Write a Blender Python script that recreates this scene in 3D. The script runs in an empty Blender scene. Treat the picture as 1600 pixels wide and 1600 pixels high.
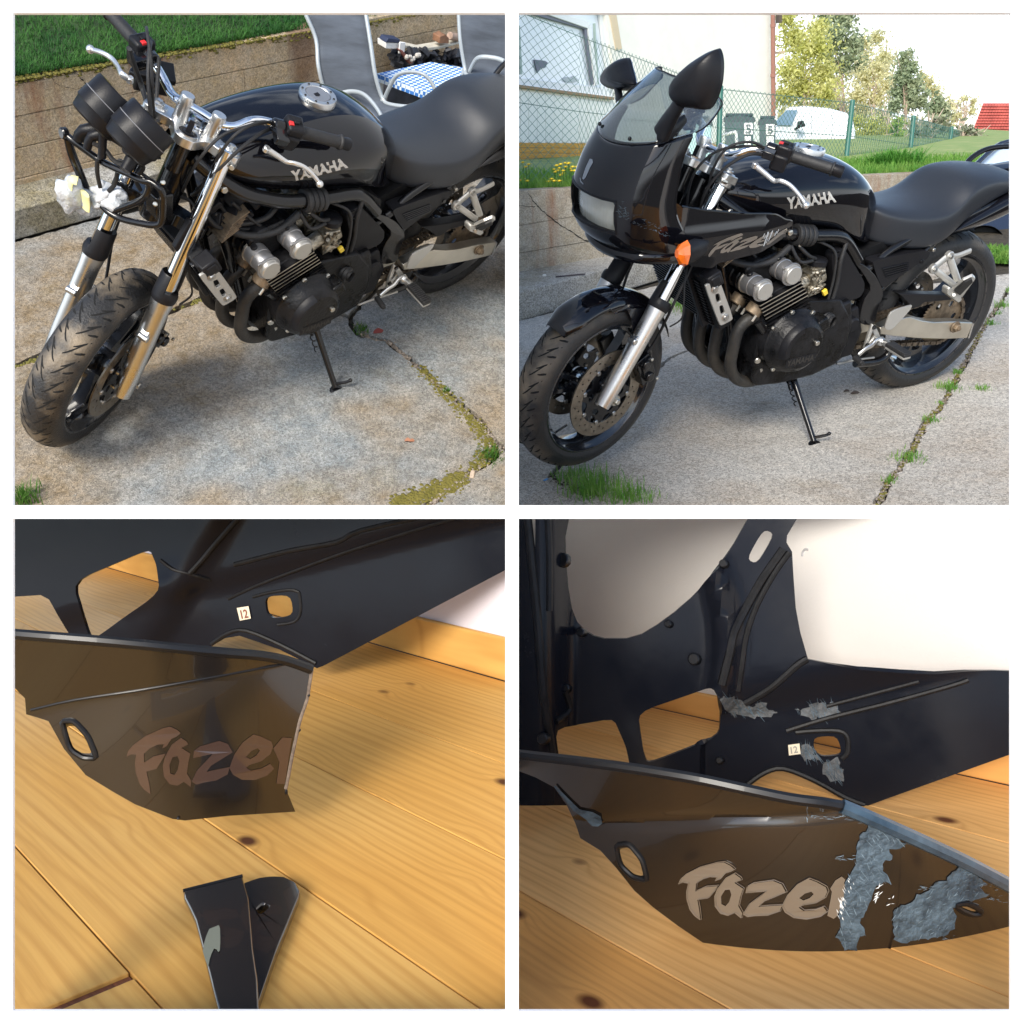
import bpy, bmesh, math, random
import numpy as np
from mathutils import Matrix, Vector
from mathutils.bvhtree import BVHTree

SC = bpy.context.scene
COL = SC.collection
# ------------------------------------------------------------------ camera
PITCH = math.radians(23.66)
CAMLOC = np.array([0, 0, 2.1])
cam_d = bpy.data.cameras.new('camera')
cam_d.sensor_width = 36; cam_d.lens = 33.75; cam_d.clip_start = 0.05; cam_d.clip_end = 500
cam = bpy.data.objects.new('camera', cam_d); COL.objects.link(cam)
cam.location = CAMLOC; cam.rotation_euler = (math.pi / 2 - PITCH, 0, 0)
SC.camera = cam
# ------------------------------------------------------------------ world + sun
SUN_EL, SUN_AZ = math.radians(37), math.radians(-158)     # azimuth from +Y clockwise: behind the camera, to its left
world = bpy.data.worlds.new('World'); SC.world = world; world.use_nodes = True
nt = world.node_tree; nt.nodes.clear()
out = nt.nodes.new('ShaderNodeOutputWorld'); bg = nt.nodes.new('ShaderNodeBackground')
sky = nt.nodes.new('ShaderNodeTexSky'); sky.sky_type = 'NISHITA'; sky.sun_disc = False
sky.sun_elevation = SUN_EL; sky.sun_rotation = SUN_AZ
bg.inputs[1].default_value = 0.15
# bright hazy air low over the horizon and thin white cloud, the same all the way round
tc = nt.nodes.new('ShaderNodeTexCoord'); sep = nt.nodes.new('ShaderNodeSeparateXYZ')
nt.links.new(tc.outputs['Generated'], sep.inputs[0])
mr = nt.nodes.new('ShaderNodeMapRange'); mr.inputs[1].default_value = 0.02; mr.inputs[2].default_value = 0.20
mr.inputs[3].default_value = 1.0; mr.inputs[4].default_value = 0.0; mr.interpolation_type = 'SMOOTHSTEP'
nt.links.new(sep.outputs[2], mr.inputs[0])
nz = nt.nodes.new('ShaderNodeTexNoise'); nz.inputs['Scale'].default_value = 2.6; nz.inputs['Detail'].default_value = 5
mp = nt.nodes.new('ShaderNodeMapping'); mp.inputs['Scale'].default_value = (1, 1, 2.2)
nt.links.new(tc.outputs['Generated'], mp.inputs[0]); nt.links.new(mp.outputs[0], nz.inputs[0])
cr = nt.nodes.new('ShaderNodeMapRange'); cr.inputs[1].default_value = 0.53; cr.inputs[2].default_value = 0.70
cr.inputs[3].default_value = 0.0; cr.inputs[4].default_value = 0.6
nt.links.new(nz.outputs[0], cr.inputs[0])
mx = nt.nodes.new('ShaderNodeMath'); mx.operation = 'MAXIMUM'
nt.links.new(mr.outputs[0], mx.inputs[0]); nt.links.new(cr.outputs[0], mx.inputs[1])
mix = nt.nodes.new('ShaderNodeMix'); mix.data_type = 'RGBA'
nt.links.new(mx.outputs[0], mix.inputs[0]); nt.links.new(sky.outputs[0], mix.inputs[6])
mix.inputs[7].default_value = (8.2, 8.7, 9.2, 1)
# below the horizon: the ground that goes on beyond what is built
lo = nt.nodes.new('ShaderNodeMapRange'); lo.inputs[1].default_value = -0.20; lo.inputs[2].default_value = -0.06; lo.interpolation_type = 'SMOOTHSTEP'
nt.links.new(sep.outputs[2], lo.inputs[0])
mix2 = nt.nodes.new('ShaderNodeMix'); mix2.data_type = 'RGBA'; mix2.inputs[6].default_value = (1.0, .98, .92, 1)
nt.links.new(lo.outputs[0], mix2.inputs[0]); nt.links.new(mix.outputs[2], mix2.inputs[7])
nt.links.new(mix2.outputs[2], bg.inputs[0]); nt.links.new(bg.outputs[0], out.inputs[0])
sun_d = bpy.data.lights.new('sun', 'SUN'); sun_d.energy = 3.0; sun_d.angle = math.radians(22); sun_d.color = (1, 0.94, 0.84)
sun = bpy.data.objects.new('sun', sun_d); COL.objects.link(sun)
sd = Vector((math.sin(SUN_AZ) * math.cos(SUN_EL), math.cos(SUN_AZ) * math.cos(SUN_EL), math.sin(SUN_EL)))
sun.rotation_euler = sd.to_track_quat('Z', 'Y').to_euler()
SC.view_settings.view_transform = 'Standard'; SC.view_settings.look = 'None'
SC.view_settings.exposure = 0.68; SC.view_settings.gamma = 1; SC.view_settings.use_curve_mapping = False

# ------------------------------------------------------------------ the four places and their poses
_c, _s = math.cos(PITCH), math.sin(PITCH)
W = np.array([[1, 0, 0], [0, -_s, _c], [0, -_c, -_s]])
B2P = [np.array([[0.99999, -0.0009, 0.00409, 0.0], [-0.0, 0.97667, 0.21474, 0.0], [-0.00419, -0.21473, 0.97666, 0.00021], [0, 0, 0, 1.]]),
       np.array([[1.0, -0.00031, 0.00136, -0.0], [-0.0, 0.97507, 0.22189, 0.0], [-0.0014, -0.22189, 0.97507, 0.00058], [0, 0, 0, 1.]])]
P2W = [np.array([[-0.70541, 0.6944, 0.1421, -0.31855], [-0.68722, -0.62097, -0.37698, 3.82944], [-0.17354, -0.36359, 0.91525, 1.41347], [0, 0, 0, 1.]]),
       np.array([[-0.9051, 0.41621, -0.08696, 1.55368], [-0.41633, -0.90904, -0.01758, 3.71849], [-0.08637, 0.02029, 0.99606, 1.03979], [0, 0, 0, 1.]])]
def floor_place(n, v, h):
    n = np.array(n, float); n /= np.linalg.norm(n); v = np.array(v, float); v -= n * (n @ v); v /= np.linalg.norm(v)
    R = W @ np.array([v, np.cross(n, v), n]).T
    M = np.eye(4); M[:3, :3] = R; M[:3, 3] = CAMLOC - (W @ n) * h
    return M
HF = 0.945
P2W.append(floor_place((-0.033, -0.9935, -0.11), (-0.6705, -0.0604, 0.7395), HF))
P2W.append(floor_place((-0.099, -0.99, -0.03), (-0.535, 0.028, 0.845), HF))
RAKE = math.radians(24); U = np.array([-math.sin(RAKE), 0, math.cos(RAKE)]); OA = np.array([1.503, 0, 0])
def steer_m(a):
    K = np.array([[0, -U[2], U[1]], [U[2], 0, -U[0]], [-U[1], U[0], 0]])
    R = np.eye(3) + math.sin(a) * K + (1 - math.cos(a)) * K @ K
    M = np.eye(4); M[:3, :3] = R; M[:3, 3] = OA - R @ OA
    return M
STEER = [0.65418, 0.11194]
SM = [steer_m(a) for a in STEER]
BM = [P2W[k] @ B2P[k] for k in (0, 1)]
FM = [BM[k] @ SM[k] for k in (0, 1)]
LM = [np.array([[0.907631, -0.419754, -0.003577, 0.10341], [0.413527, 0.892636, 0.179434, -0.611357], [-0.072125, -0.164339, 0.983764, 0.102848], [0, 0, 0, 1.]]),
      np.array([[0.96436, -0.230359, -0.130172, 0.147253], [0.237029, 0.970755, 0.038101, -0.289691], [0.117589, -0.067598, 0.990759, -0.104546], [0, 0, 0, 1.]])]   # wheel end of the fork
def ray(px, py, M):
    d = W @ np.array([(px - 800) / 1500., (py - 800) / 1500., 1.]); Mi = np.linalg.inv(M)
    return Mi[:3, :3] @ CAMLOC + Mi[:3, 3], Mi[:3, :3] @ d
def on(M, px, py, ax, v):
    o, d = ray(px, py, M); return o + (v - o[ax]) / d[ax] * d
def onp(M, px, py, p0, n):
    o, d = ray(px, py, M); p0 = np.array(p0, float); n = np.array(n, float)
    return o + ((p0 - o) @ n) / (d @ n) * d
def T(p, y): return on(BM[1], p[0], p[1], 1, y)
def L(p, y): return on(BM[0], p[0], p[1], 1, y)
def TF(p, y): return on(FM[1], p[0], p[1], 1, y)
def LF(p, y): return on(FM[0], p[0], p[1], 1, y)
def Z(x0, y0, s): return lambda x, y: (x0 + x * s, y0 + y * s)
zA = Z(20, 20, .2375); zB = Z(400, 20, .24375); zC = Z(20, 400, .24375); zD = Z(400, 400, .24375)
zE = Z(810, 20, .24375); zF = Z(1190, 20, .24375); zG = Z(810, 400, .24375); zH = Z(1190, 400, .24375)
zI = Z(300, 120, .1875); zJ = Z(300, 330, .1875); zK = Z(1050, 330, .1875); zL = Z(880, 60, .175); zM = Z(880, 280, .175)
zN = Z(810, 20, .125); zO = Z(1100, 140, .15); zP = Z(1340, 340, .15); zQ = Z(80, 120, .15); zR = Z(560, 20, .14375)
zS = Z(20, 810, .48125); zT = Z(810, 810, .48125)
r1 = Z(810, 1180, .25); r2 = Z(1180, 1180, .25); r3 = Z(20, 1180, .25); r4 = Z(20, 810, .25); r5 = Z(390, 810, .25)
r6 = Z(810, 810, .25); r7 = Z(1180, 810, .25); r8 = Z(270, 1340, .15)
def tr(f, z, pts, y): return [f(z(*p[:2]), (p[2] if len(p) > 2 else y)) for p in pts]

# ------------------------------------------------------------------ materials
MATS = {}
def mat(name, col, rough=0.5, metal=0.0, coat=0.0, var=0.0, vscale=8.0, bump=0.0, bscale=60.0, col2=None, trans=0.0, alpha=1.0, spec=0.5, rvar=0.0, emit=None, stretch=(1, 1, 1), det=6):
    if name in MATS: return MATS[name]
    m = bpy.data.materials.new(name); m.use_nodes = True; MATS[name] = m
    n = m.node_tree; b = n.nodes['Principled BSDF']
    b.inputs['Base Color'].default_value = (*col, 1); b.inputs['Roughness'].default_value = rough
    b.inputs['Metallic'].default_value = metal; b.inputs['Coat Weight'].default_value = coat
    b.inputs['Specular IOR Level'].default_value = spec
    b.inputs['Transmission Weight'].default_value = trans; b.inputs['Alpha'].default_value = alpha
    if emit: b.inputs['Emission Color'].default_value = (*emit[:3], 1); b.inputs['Emission Strength'].default_value = emit[3]
    if var or bump or rvar:
        t = n.nodes.new('ShaderNodeTexCoord'); mp = n.nodes.new('ShaderNodeMapping'); mp.inputs['Scale'].default_value = stretch
        n.links.new(t.outputs['Object'], mp.inputs[0])
    if var or rvar:
        z = n.nodes.new('ShaderNodeTexNoise'); z.inputs['Scale'].default_value = vscale; z.inputs['Detail'].default_value = det
        z.inputs['Roughness'].default_value = 0.65
        n.links.new(mp.outputs[0], z.inputs[0])
    if var:
        r = n.nodes.new('ShaderNodeMapRange'); r.inputs[1].default_value = 0.35; r.inputs[2].default_value = 0.65
        n.links.new(z.outputs[0], r.inputs[0])
        x = n.nodes.new('ShaderNodeMix'); x.data_type = 'RGBA'
        c2 = col2 or tuple(min(1, c * (1 + var)) for c in col); c1 = col if col2 else tuple(c * (1 - var) for c in col)
        x.inputs[6].default_value = (*c1, 1); x.inputs[7].default_value = (*c2, 1)
        n.links.new(r.outputs[0], x.inputs[0]); n.links.new(x.outputs[2], b.inputs['Base Color'])
    if rvar:
        r = n.nodes.new('ShaderNodeMapRange'); r.inputs[1].default_value = 0.3; r.inputs[2].default_value = 0.7
        r.inputs[3].default_value = max(0.02, rough - rvar); r.inputs[4].default_value = rough + rvar
        n.links.new(z.outputs[0], r.inputs[0]); n.links.new(r.outputs[0], b.inputs['Roughness'])
    if bump:
        z2 = n.nodes.new('ShaderNodeTexNoise'); z2.inputs['Scale'].default_value = bscale; z2.inputs['Detail'].default_value = 4
        n.links.new(mp.outputs[0], z2.inputs[0])
        bp = n.nodes.new('ShaderNodeBump'); bp.inputs['Strength'].default_value = bump; bp.inputs['Distance'].default_value = 0.01
        n.links.new(z2.outputs[0], bp.inputs['Height']); n.links.new(bp.outputs[0], b.inputs['Normal'])
    return m
def nodes_of(m):
    n = m.node_tree
    return n, n.nodes['Principled BSDF']
def N(n, typ, **kw):
    x = n.nodes.new(typ)
    for k, v in kw.items():
        if k.startswith('i'): x.inputs[int(k[1:])].default_value = v
        else: setattr(x, k, v)
    return x
black_paint = mat('black_gloss_paint', (0.004, 0.004, 0.006), 0.05, coat=.12, rvar=0.03, vscale=5)
black_metal = mat('black_painted_metal', (0.006, 0.006, 0.007), 0.2, coat=0.3, spec=.35, rvar=0.08, vscale=20)
black_matt = mat('black_matt', (0.008, 0.008, 0.009), 0.5, spec=.25, var=0.4, vscale=25, bump=0.1, bscale=200)
black_plastic = mat('black_plastic', (0.010, 0.010, 0.012), 0.4, spec=.22, rvar=0.1, vscale=12, bump=0.08, bscale=350)
rubber = mat('rubber', (0.014, 0.014, 0.015), 0.6, var=0.3, vscale=30, bump=0.15, bscale=150)
engine_black = mat('engine_black', (0.007, 0.007, 0.008), 0.34, spec=.25, var=0.9, vscale=18, rvar=0.15, bump=0.2, bscale=90)
dusty = mat('dusty_black', (0.012, 0.012, 0.012), 0.55, var=1, col2=(0.045, 0.038, 0.03), vscale=9, bump=0.2, bscale=90)
chrome = mat('chrome', (0.75, 0.76, 0.78), 0.07, 1.0, rvar=0.03, vscale=8)
alu = mat('brushed_aluminium', (0.62, 0.62, 0.61), 0.3, 1.0, rvar=0.08, vscale=14)
alu_warm = mat('cast_aluminium', (0.60, 0.56, 0.48), 0.4, 1.0, var=0.1, vscale=10, rvar=0.1)
alu_satin = mat('satin_silver_paint', (0.52, 0.51, 0.48), 0.38, 0.7, rvar=0.08, vscale=12)
alu_cap = mat('cam_cover_silver', (0.36, 0.36, 0.37), 0.36, 0.8, rvar=0.1, vscale=16)
steel = mat('steel', (0.42, 0.41, 0.39), 0.35, 1.0, var=0.2, vscale=30)
bolt_m = mat('zinc_bolt', (0.55, 0.53, 0.48), 0.35, 1.0, var=0.15, vscale=40)
rust_steel = mat('rusty_steel', (0.20, 0.15, 0.10), 0.5, 0.5, var=0.4, vscale=40)
carb_m = mat('carburettor_metal', (0.33, 0.30, 0.24), 0.42, 0.8, var=0.6, vscale=30, bump=0.6, bscale=70)
seat_m = mat('seat_vinyl', (0.018, 0.021, 0.027), 0.38, spec=.5, rvar=0.05, vscale=6, bump=0.12, bscale=420)
letter_m = mat('silver_lettering', (0.56, 0.54, 0.50), 0.35, 0.4)
fazer_m = mat('bronze_lettering', (0.20, 0.175, 0.15), 0.3, 0.3, coat=0.6)
orange_m = mat('orange_lens', (0.85, 0.16, 0.01), 0.12, coat=1, var=0.15, vscale=20)
lens_m = mat('headlight_glass', (0.74, 0.75, 0.66), 0.08, coat=1, trans=.45, bump=0.25, bscale=22, stretch=(1, 6, 1))
red_m = mat('red_plastic', (0.6, 0.02, 0.02), 0.4)
white_plastic = mat('white_plastic', (0.78, 0.78, 0.76), 0.4)
lever_m = mat('silver_lever', (0.72, 0.72, 0.71), 0.28, 0.85)
chain_m = mat('chain_metal', (0.16, 0.13, 0.10), 0.4, 0.8, var=0.5, vscale=80)
wheel_m = mat('wheel_black', (0.010, 0.011, 0.014), 0.16, coat=0.8, rvar=0.06, vscale=10)
disc_m = mat('brake_disc_steel', (0.27, 0.235, 0.19), 0.33, 0.9, var=0.25, vscale=40, rvar=0.08)
scuff_m = mat('sanded_plastic', (0.085, 0.115, 0.14), 0.7, var=1, col2=(0.03, 0.04, 0.05), vscale=18, bump=0.8, bscale=90)
scuff_light = mat('white_scratches', (0.55, 0.58, 0.6), 0.6, var=0.3, vscale=40)

# tyre: dark strips on the tread stand in for shaded grooves, dry dirt in the middle band
def tyre_material(name, dirt):
    m = mat(name, (0.018, 0.018, 0.018), 0.55); n, b = nodes_of(m)
    t = N(n, 'ShaderNodeUVMap'); s = N(n, 'ShaderNodeSeparateXYZ'); n.links.new(t.outputs[0], s.inputs[0])
    ab = N(n, 'ShaderNodeMath', operation='ABSOLUTE'); 
    sh = N(n, 'ShaderNodeMath', operation='SUBTRACT', i1=0.5); n.links.new(s.outputs[1], sh.inputs[0]); n.links.new(sh.outputs[0], ab.inputs[0])
    z = N(n, 'ShaderNodeTexNoise'); z.inputs['Scale'].default_value = 9; z.inputs['Detail'].default_value = 8
    o = N(n, 'ShaderNodeTexCoord'); n.links.new(o.outputs['Object'], z.inputs[0])
    mid = N(n, 'ShaderNodeMapRange', i1=0.14, i2=0.34, i3=1.0, i4=0.0); n.links.new(ab.outputs[0], mid.inputs[0])
    zr = N(n, 'ShaderNodeMapRange', i1=0.42, i2=0.66, i3=0.0, i4=1.0); n.links.new(z.outputs[0], zr.inputs[0])
    mu = N(n, 'ShaderNodeMath', operation='MULTIPLY'); n.links.new(mid.outputs[0], mu.inputs[0]); n.links.new(zr.outputs[0], mu.inputs[1])
    x = N(n, 'ShaderNodeMix', data_type='RGBA'); x.inputs[6].default_value = (0.016, 0.016, 0.017, 1); x.inputs[7].default_value = (*dirt, 1)
    n.links.new(mu.outputs[0], x.inputs[0]); n.links.new(x.outputs[2], b.inputs['Base Color'])
    z3 = N(n, 'ShaderNodeTexNoise'); z3.inputs['Scale'].default_value = 160; n.links.new(o.outputs['Object'], z3.inputs[0])
    bp = N(n, 'ShaderNodeBump', i0=0.25, i1=0.01); n.links.new(z3.outputs[0], bp.inputs['Height']); n.links.new(bp.outputs[0], b.inputs['Normal'])
    return m
tyre_m = tyre_material('tyre_rubber', (0.24, 0.19, 0.13))
groove_m = mat('recess_black', (0.004, 0.004, 0.004), 0.9)

# ------------------------------------------------------------------ object helpers
ORG = {}
def to_mat(M): return Matrix([list(map(float, r)) for r in M])
def tag(o, label=None, cat=None, group=None, kind=None):
    if label: o['label'] = label
    if cat: o['category'] = cat
    if group: o['group'] = group
    if kind: o['kind'] = kind
    return o
def trans(v):
    M = np.eye(4); M[:3, 3] = v; return M
def thing(name, label, cat, frame, base=(0, 0, 0), group=None):
    e = bpy.data.objects.new(name, None); COL.objects.link(e); e.empty_display_size = 0.1
    base = np.array(base, float); e.matrix_world = to_mat(frame @ trans(base)); ORG[e.name] = base
    return tag(e, label, cat, group)
def mk(V, Fc, name, smooth=True, sharp=38, recalc=False):
    me = bpy.data.meshes.new(name)
    me.from_pydata([tuple(map(float, v)) for v in V], [], [tuple(int(i) for i in f) for f in Fc])
    if recalc:
        b = bmesh.new(); b.from_mesh(me); bmesh.ops.recalc_face_normals(b, faces=b.faces); b.to_mesh(me); b.free()
    if smooth:
        me.shade_smooth()
        if sharp < 180: me.set_sharp_from_angle(angle=math.radians(sharp))
    me.update()
    return me
def part(name, g, m, parent, smooth=True, sharp=38, bevel=0, label=None, kind=None, recalc=True):
    base = ORG[parent.name]
    V = np.array(g[0], float) - base
    me = mk(V, g[1], name, smooth, sharp, recalc); me.materials.append(m)
    o = bpy.data.objects.new(name, me); COL.objects.link(o); o.parent = parent; ORG[o.name] = base
    if bevel:
        md = o.modifiers.new('bevel', 'BEVEL'); md.width = bevel; md.segments = 2; md.limit_method = 'ANGLE'; md.angle_limit = math.radians(40)
    return tag(o, label, None, None, kind)
def solo(name, g, m, frame, base, label=None, cat=None, group=None, kind=None, smooth=True, sharp=38, bevel=0, recalc=True):
    base = np.array(base, float)
    me = mk(np.array(g[0], float) - base, g[1], name, smooth, sharp, recalc); me.materials.append(m)
    o = bpy.data.objects.new(name, me); COL.objects.link(o); o.matrix_world = to_mat(frame @ trans(base)); ORG[o.name] = base
    if bevel:
        md = o.modifiers.new('bevel', 'BEVEL'); md.width = bevel; md.segments = 2; md.limit_method = 'ANGLE'; md.angle_limit = math.radians(40)
    return tag(o, label, cat, group, kind)
def copy_tree(o, parent=None):
    c = o.copy(); COL.objects.link(c); ORG[c.name] = ORG.get(o.name)
    if parent: c.parent = parent
    for ch in list(o.children): copy_tree(ch, c)
    return c
# ------------------------------------------------------------------ geometry helpers (verts, faces)
def join(*gs):
    V, F_ = [], []
    for g in gs:
        k = len(V); V += [np.array(v, float) for v in g[0]]; F_ += [tuple(i + k for i in f) for f in g[1]]
    return V, F_
def xf(g, M): return [M[:3, :3] @ np.array(v, float) + M[:3, 3] for v in g[0]], g[1]
def crv(pts, n=6, closed=False):
    P = [np.array(p, float) for p in pts]
    if len(P) < 3 or n < 2: return P
    out = []; m = len(P)
    for i in range(m if closed else m - 1):
        if closed: a, b, c, d = P[(i - 1) % m], P[i], P[(i + 1) % m], P[(i + 2) % m]
        else: a, b, c, d = P[max(i - 1, 0)], P[i], P[i + 1], P[min(i + 2, m - 1)]
        for t in np.linspace(0, 1, n, endpoint=False):
            out.append(0.5 * ((2 * b) + (-a + c) * t + (2 * a - 5 * b + 4 * c - d) * t ** 2 + (-a + 3 * b - 3 * c + d) * t ** 3))
    if not closed: out.append(P[-1])
    return out
def tube(pts, r, seg=10, n=6, closed=False, flat=1.0, caps=True, upv=None):
    P = crv(pts, n, closed); m = len(P)
    R = np.interp(np.linspace(0, 1, m), np.linspace(0, 1, len(r)), r) if hasattr(r, '__len__') else np.full(m, r)
    V, F_ = [], []; up = None
    for i in range(m):
        a = P[i - 1] if (i > 0 or closed) else P[i]; b = P[(i + 1) % m] if (i < m - 1 or closed) else P[i]
        t = b - a; t = t / (np.linalg.norm(t) + 1e-12)
        if up is None:
            up = np.array(upv, float) if upv is not None else (np.array([0, 0, 1.]) if abs(t[2]) < 0.9 else np.array([1., 0, 0]))
        up = up - t * (up @ t); up /= np.linalg.norm(up) + 1e-12
        s = np.cross(t, up)
        for k in range(seg):
            a_ = 2 * math.pi * k / seg
            V.append(P[i] + R[i] * (math.cos(a_) * up + flat * math.sin(a_) * s))
    for i in range(m if closed else m - 1):
        j = (i + 1) % m
        for k in range(seg):
            k2 = (k + 1) % seg
            F_.append((i * seg + k, i * seg + k2, j * seg + k2, j * seg + k))
    if caps and not closed:
        F_.append(tuple(range(seg))[::-1]); F_.append(tuple((m - 1) * seg + k for k in range(seg)))
    return V, F_
def loft(rings, closed=True, caps=True):
    V, F_ = [], []; s = len(rings[0])
    for r in rings: V += [np.array(p, float) for p in r]
    for i in range(len(rings) - 1):
        for k in range(s if closed else s - 1):
            k2 = (k + 1) % s
            F_.append((i * s + k, i * s + k2, (i + 1) * s + k2, (i + 1) * s + k))
    if caps and closed:
        F_.append(tuple(range(s))[::-1]); F_.append(tuple((len(rings) - 1) * s + k for k in range(s)))
    return V, F_
def lathe(prof, c, axis, seg=32, closed=False, arc=(0, 2 * math.pi)):
    """prof: (along axis, radius)"""
    c = np.array(c, float); ax = np.array(axis, float); ax /= np.linalg.norm(ax)
    e = np.cross(ax, [0, 0, 1.]); 
    if np.linalg.norm(e) < 0.1: e = np.cross(ax, [1., 0, 0])
    e /= np.linalg.norm(e); f = np.cross(ax, e); V, F_ = [], []; m = len(prof)
    full = abs(arc[1] - arc[0] - 2 * math.pi) < 1e-6
    ns = seg if full else seg + 1
    for k in range(ns):
        a = arc[0] + (arc[1] - arc[0]) * k / seg
        for (h, r) in prof: V.append(c + ax * h + r * (math.cos(a) * e + math.sin(a) * f))
    for k in range(seg):
        k2 = (k + 1) % ns
        for i in range(m if closed else m - 1):
            i2 = (i + 1) % m
            F_.append((k * m + i, k * m + i2, k2 * m + i2, k2 * m + i))
    return V, F_
def cyl(a, b, r, seg=16, ch=0.0):
    a = np.array(a, float); b = np.array(b, float); l = np.linalg.norm(b - a); c = min(ch, r * .5, l * .4)
    return lathe([(0, 1e-5), (0, r - c), (c, r), (l - c, r), (l, r - c), (l, 1e-5)], a, b - a, seg)
def sph(c, r, seg=14, sc=(1, 1, 1)):
    V, F_ = lathe([(-r * math.cos(t), max(1e-5, r * math.sin(t))) for t in np.linspace(0, math.pi, seg // 2 + 1)], (0, 0, 0), (0, 0, 1), seg)
    return [np.array(c, float) + np.array(v) * np.array(sc) for v in V], F_
def prism(poly, off):
    P = [np.array(p, float) for p in poly]; n = len(P); off = np.array(off, float)
    return P + [p + off for p in P], [tuple(range(n))[::-1], tuple(range(n, 2 * n))] + [(i, (i + 1) % n, n + (i + 1) % n, n + i) for i in range(n)]
def box(c, s, R=None):
    c = np.array(c, float); V = []
    for z in (-.5, .5):
        for x, y in ((-.5, -.5), (.5, -.5), (.5, .5), (-.5, .5)):
            v = np.array([x * s[0], y * s[1], z * s[2]]); V.append(c + (R @ v if R is not None else v))
    return V, [(3, 2, 1, 0), (4, 5, 6, 7), (0, 1, 5, 4), (1, 2, 6, 5), (2, 3, 7, 6), (3, 0, 4, 7)]
def rotm(axis, a):
    ax = np.array(axis, float); ax /= np.linalg.norm(ax)
    K = np.array([[0, -ax[2], ax[1]], [ax[2], 0, -ax[0]], [-ax[1], ax[0], 0]])
    return np.eye(3) + math.sin(a) * K + (1 - math.cos(a)) * K @ K
def tri_poly(outer, holes=(), jag=0):
    """triangulate a 2D polygon with holes -> (V2, faces)"""
    from mathutils.geometry import tessellate_polygon
    loops = [[Vector((p[0], p[1], 0)) for p in outer]] + [[Vector((p[0], p[1], 0)) for p in h] for h in holes]
    t = tessellate_polygon(loops); V2 = [tuple(v)[:2] for l in loops for v in l]
    return V2, [tuple(f) for f in t], [len(l) for l in loops]
def sheet(outer, holes, f3, th):
    """thick sheet: 2D outline with holes, f3(u,v)->3D point, th: 3D offset vector for the back"""
    V2, F_, ln = tri_poly(outer, holes); n = len(V2); V = [np.array(f3(*p), float) for p in V2]; th = np.array(th, float)
    Fc = list(F_) + [tuple(n + i for i in f[::-1]) for f in F_]; k = 0
    for l in ln:
        for i in range(l):
            a, b = k + i, k + (i + 1) % l; Fc.append((a, b, n + b, n + a))
        k += l
    return V + [v + th for v in V], Fc
def round_poly(pts, r=0.25, n=4):
    P = [np.array(p, float) for p in pts]; out = []; m = len(P)
    for i in range(m):
        a, b, c = P[i - 1], P[i], P[(i + 1) % m]
        p, q = b + (a - b) * r, b + (c - b) * r
        for t in np.linspace(0, 1, n): out.append((1 - t) ** 2 * p + 2 * t * (1 - t) * b + t * t * q)
    return out
def jag(pts, step, amp, rnd):
    out = []; m = len(pts)
    for i in range(m):
        a = np.array(pts[i], float); b = np.array(pts[(i + 1) % m], float); k = max(1, int(np.linalg.norm(b - a) / step))
        for j in range(k):
            p = a + (b - a) * j / k; out.append(tuple(p + np.array([rnd.uniform(-amp, amp), rnd.uniform(-amp, amp)])[:len(p)]))
    return out
def hexbolt(c, axis, r=0.009, h=0.008):
    return lathe([(0, r), (h * .8, r), (h, r * .8), (h, 1e-5)], c, axis, 6)
def bvh_of(o):
    dg = bpy.context.evaluated_depsgraph_get(); ev = o.evaluated_get(dg); me = ev.to_mesh()
    V = [v.co.copy() for v in me.vertices]; P = [tuple(p.vertices) for p in me.polygons]
    ev.to_mesh_clear(); b = ORG[o.name]
    return BVHTree.FromPolygons([v + Vector(b) for v in V], P)
def project(bvhs, M, px, py, lift):
    o, d = ray(px, py, M); d = d / np.linalg.norm(d); best = None
    for b in bvhs:
        h = b.ray_cast(Vector(o), Vector(d))
        if h[0] is not None and (best is None or h[3] < best[3]): best = h
    if best is None: return None
    nrm = np.array(best[1]); nrm = nrm if nrm @ d < 0 else -nrm
    return np.array(best[0]) + nrm * lift
def decal(bvhs, M, polys, lift=0.0012, sub=1):
    """polys: list of (outer, holes) in photo pixels -> thin sheet lying on the surface"""
    G = []
    for outer, holes in polys:
        V2, F_, ln = tri_poly(outer, holes)
        V = [project(bvhs, M, x, y, lift) for x, y in V2]
        ok = [v is not None for v in V]
        fs = [f for f in F_ if all(ok[i] for i in f)]
        V = [v if v is not None else np.zeros(3) for v in V]
        used = sorted({i for f in fs for i in f}); mp_ = {u: i for i, u in enumerate(used)}
        if used: G.append(([V[u] for u in used], [tuple(mp_[i] for i in f) for f in fs]))
    return join(*G) if G else None
def font_polys(txt, bold=0.0):
    c = bpy.data.curves.new('t', 'FONT'); c.body = txt; c.offset = bold; c.resolution_u = 4
    o = bpy.data.objects.new('t', c); COL.objects.link(o); dg = bpy.context.evaluated_depsgraph_get()
    me = o.evaluated_get(dg).to_mesh(); V = [tuple(v.co)[:2] for v in me.vertices]; Fc = [tuple(p.vertices) for p in me.polygons]
    o.evaluated_get(dg).to_mesh_clear(); bpy.data.objects.remove(o); bpy.data.curves.remove(c)
    A = np.array(V); lo, hi = A.min(0), A.max(0); A = (A - lo) / (hi - lo)
    return A, Fc          # unit square

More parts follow.
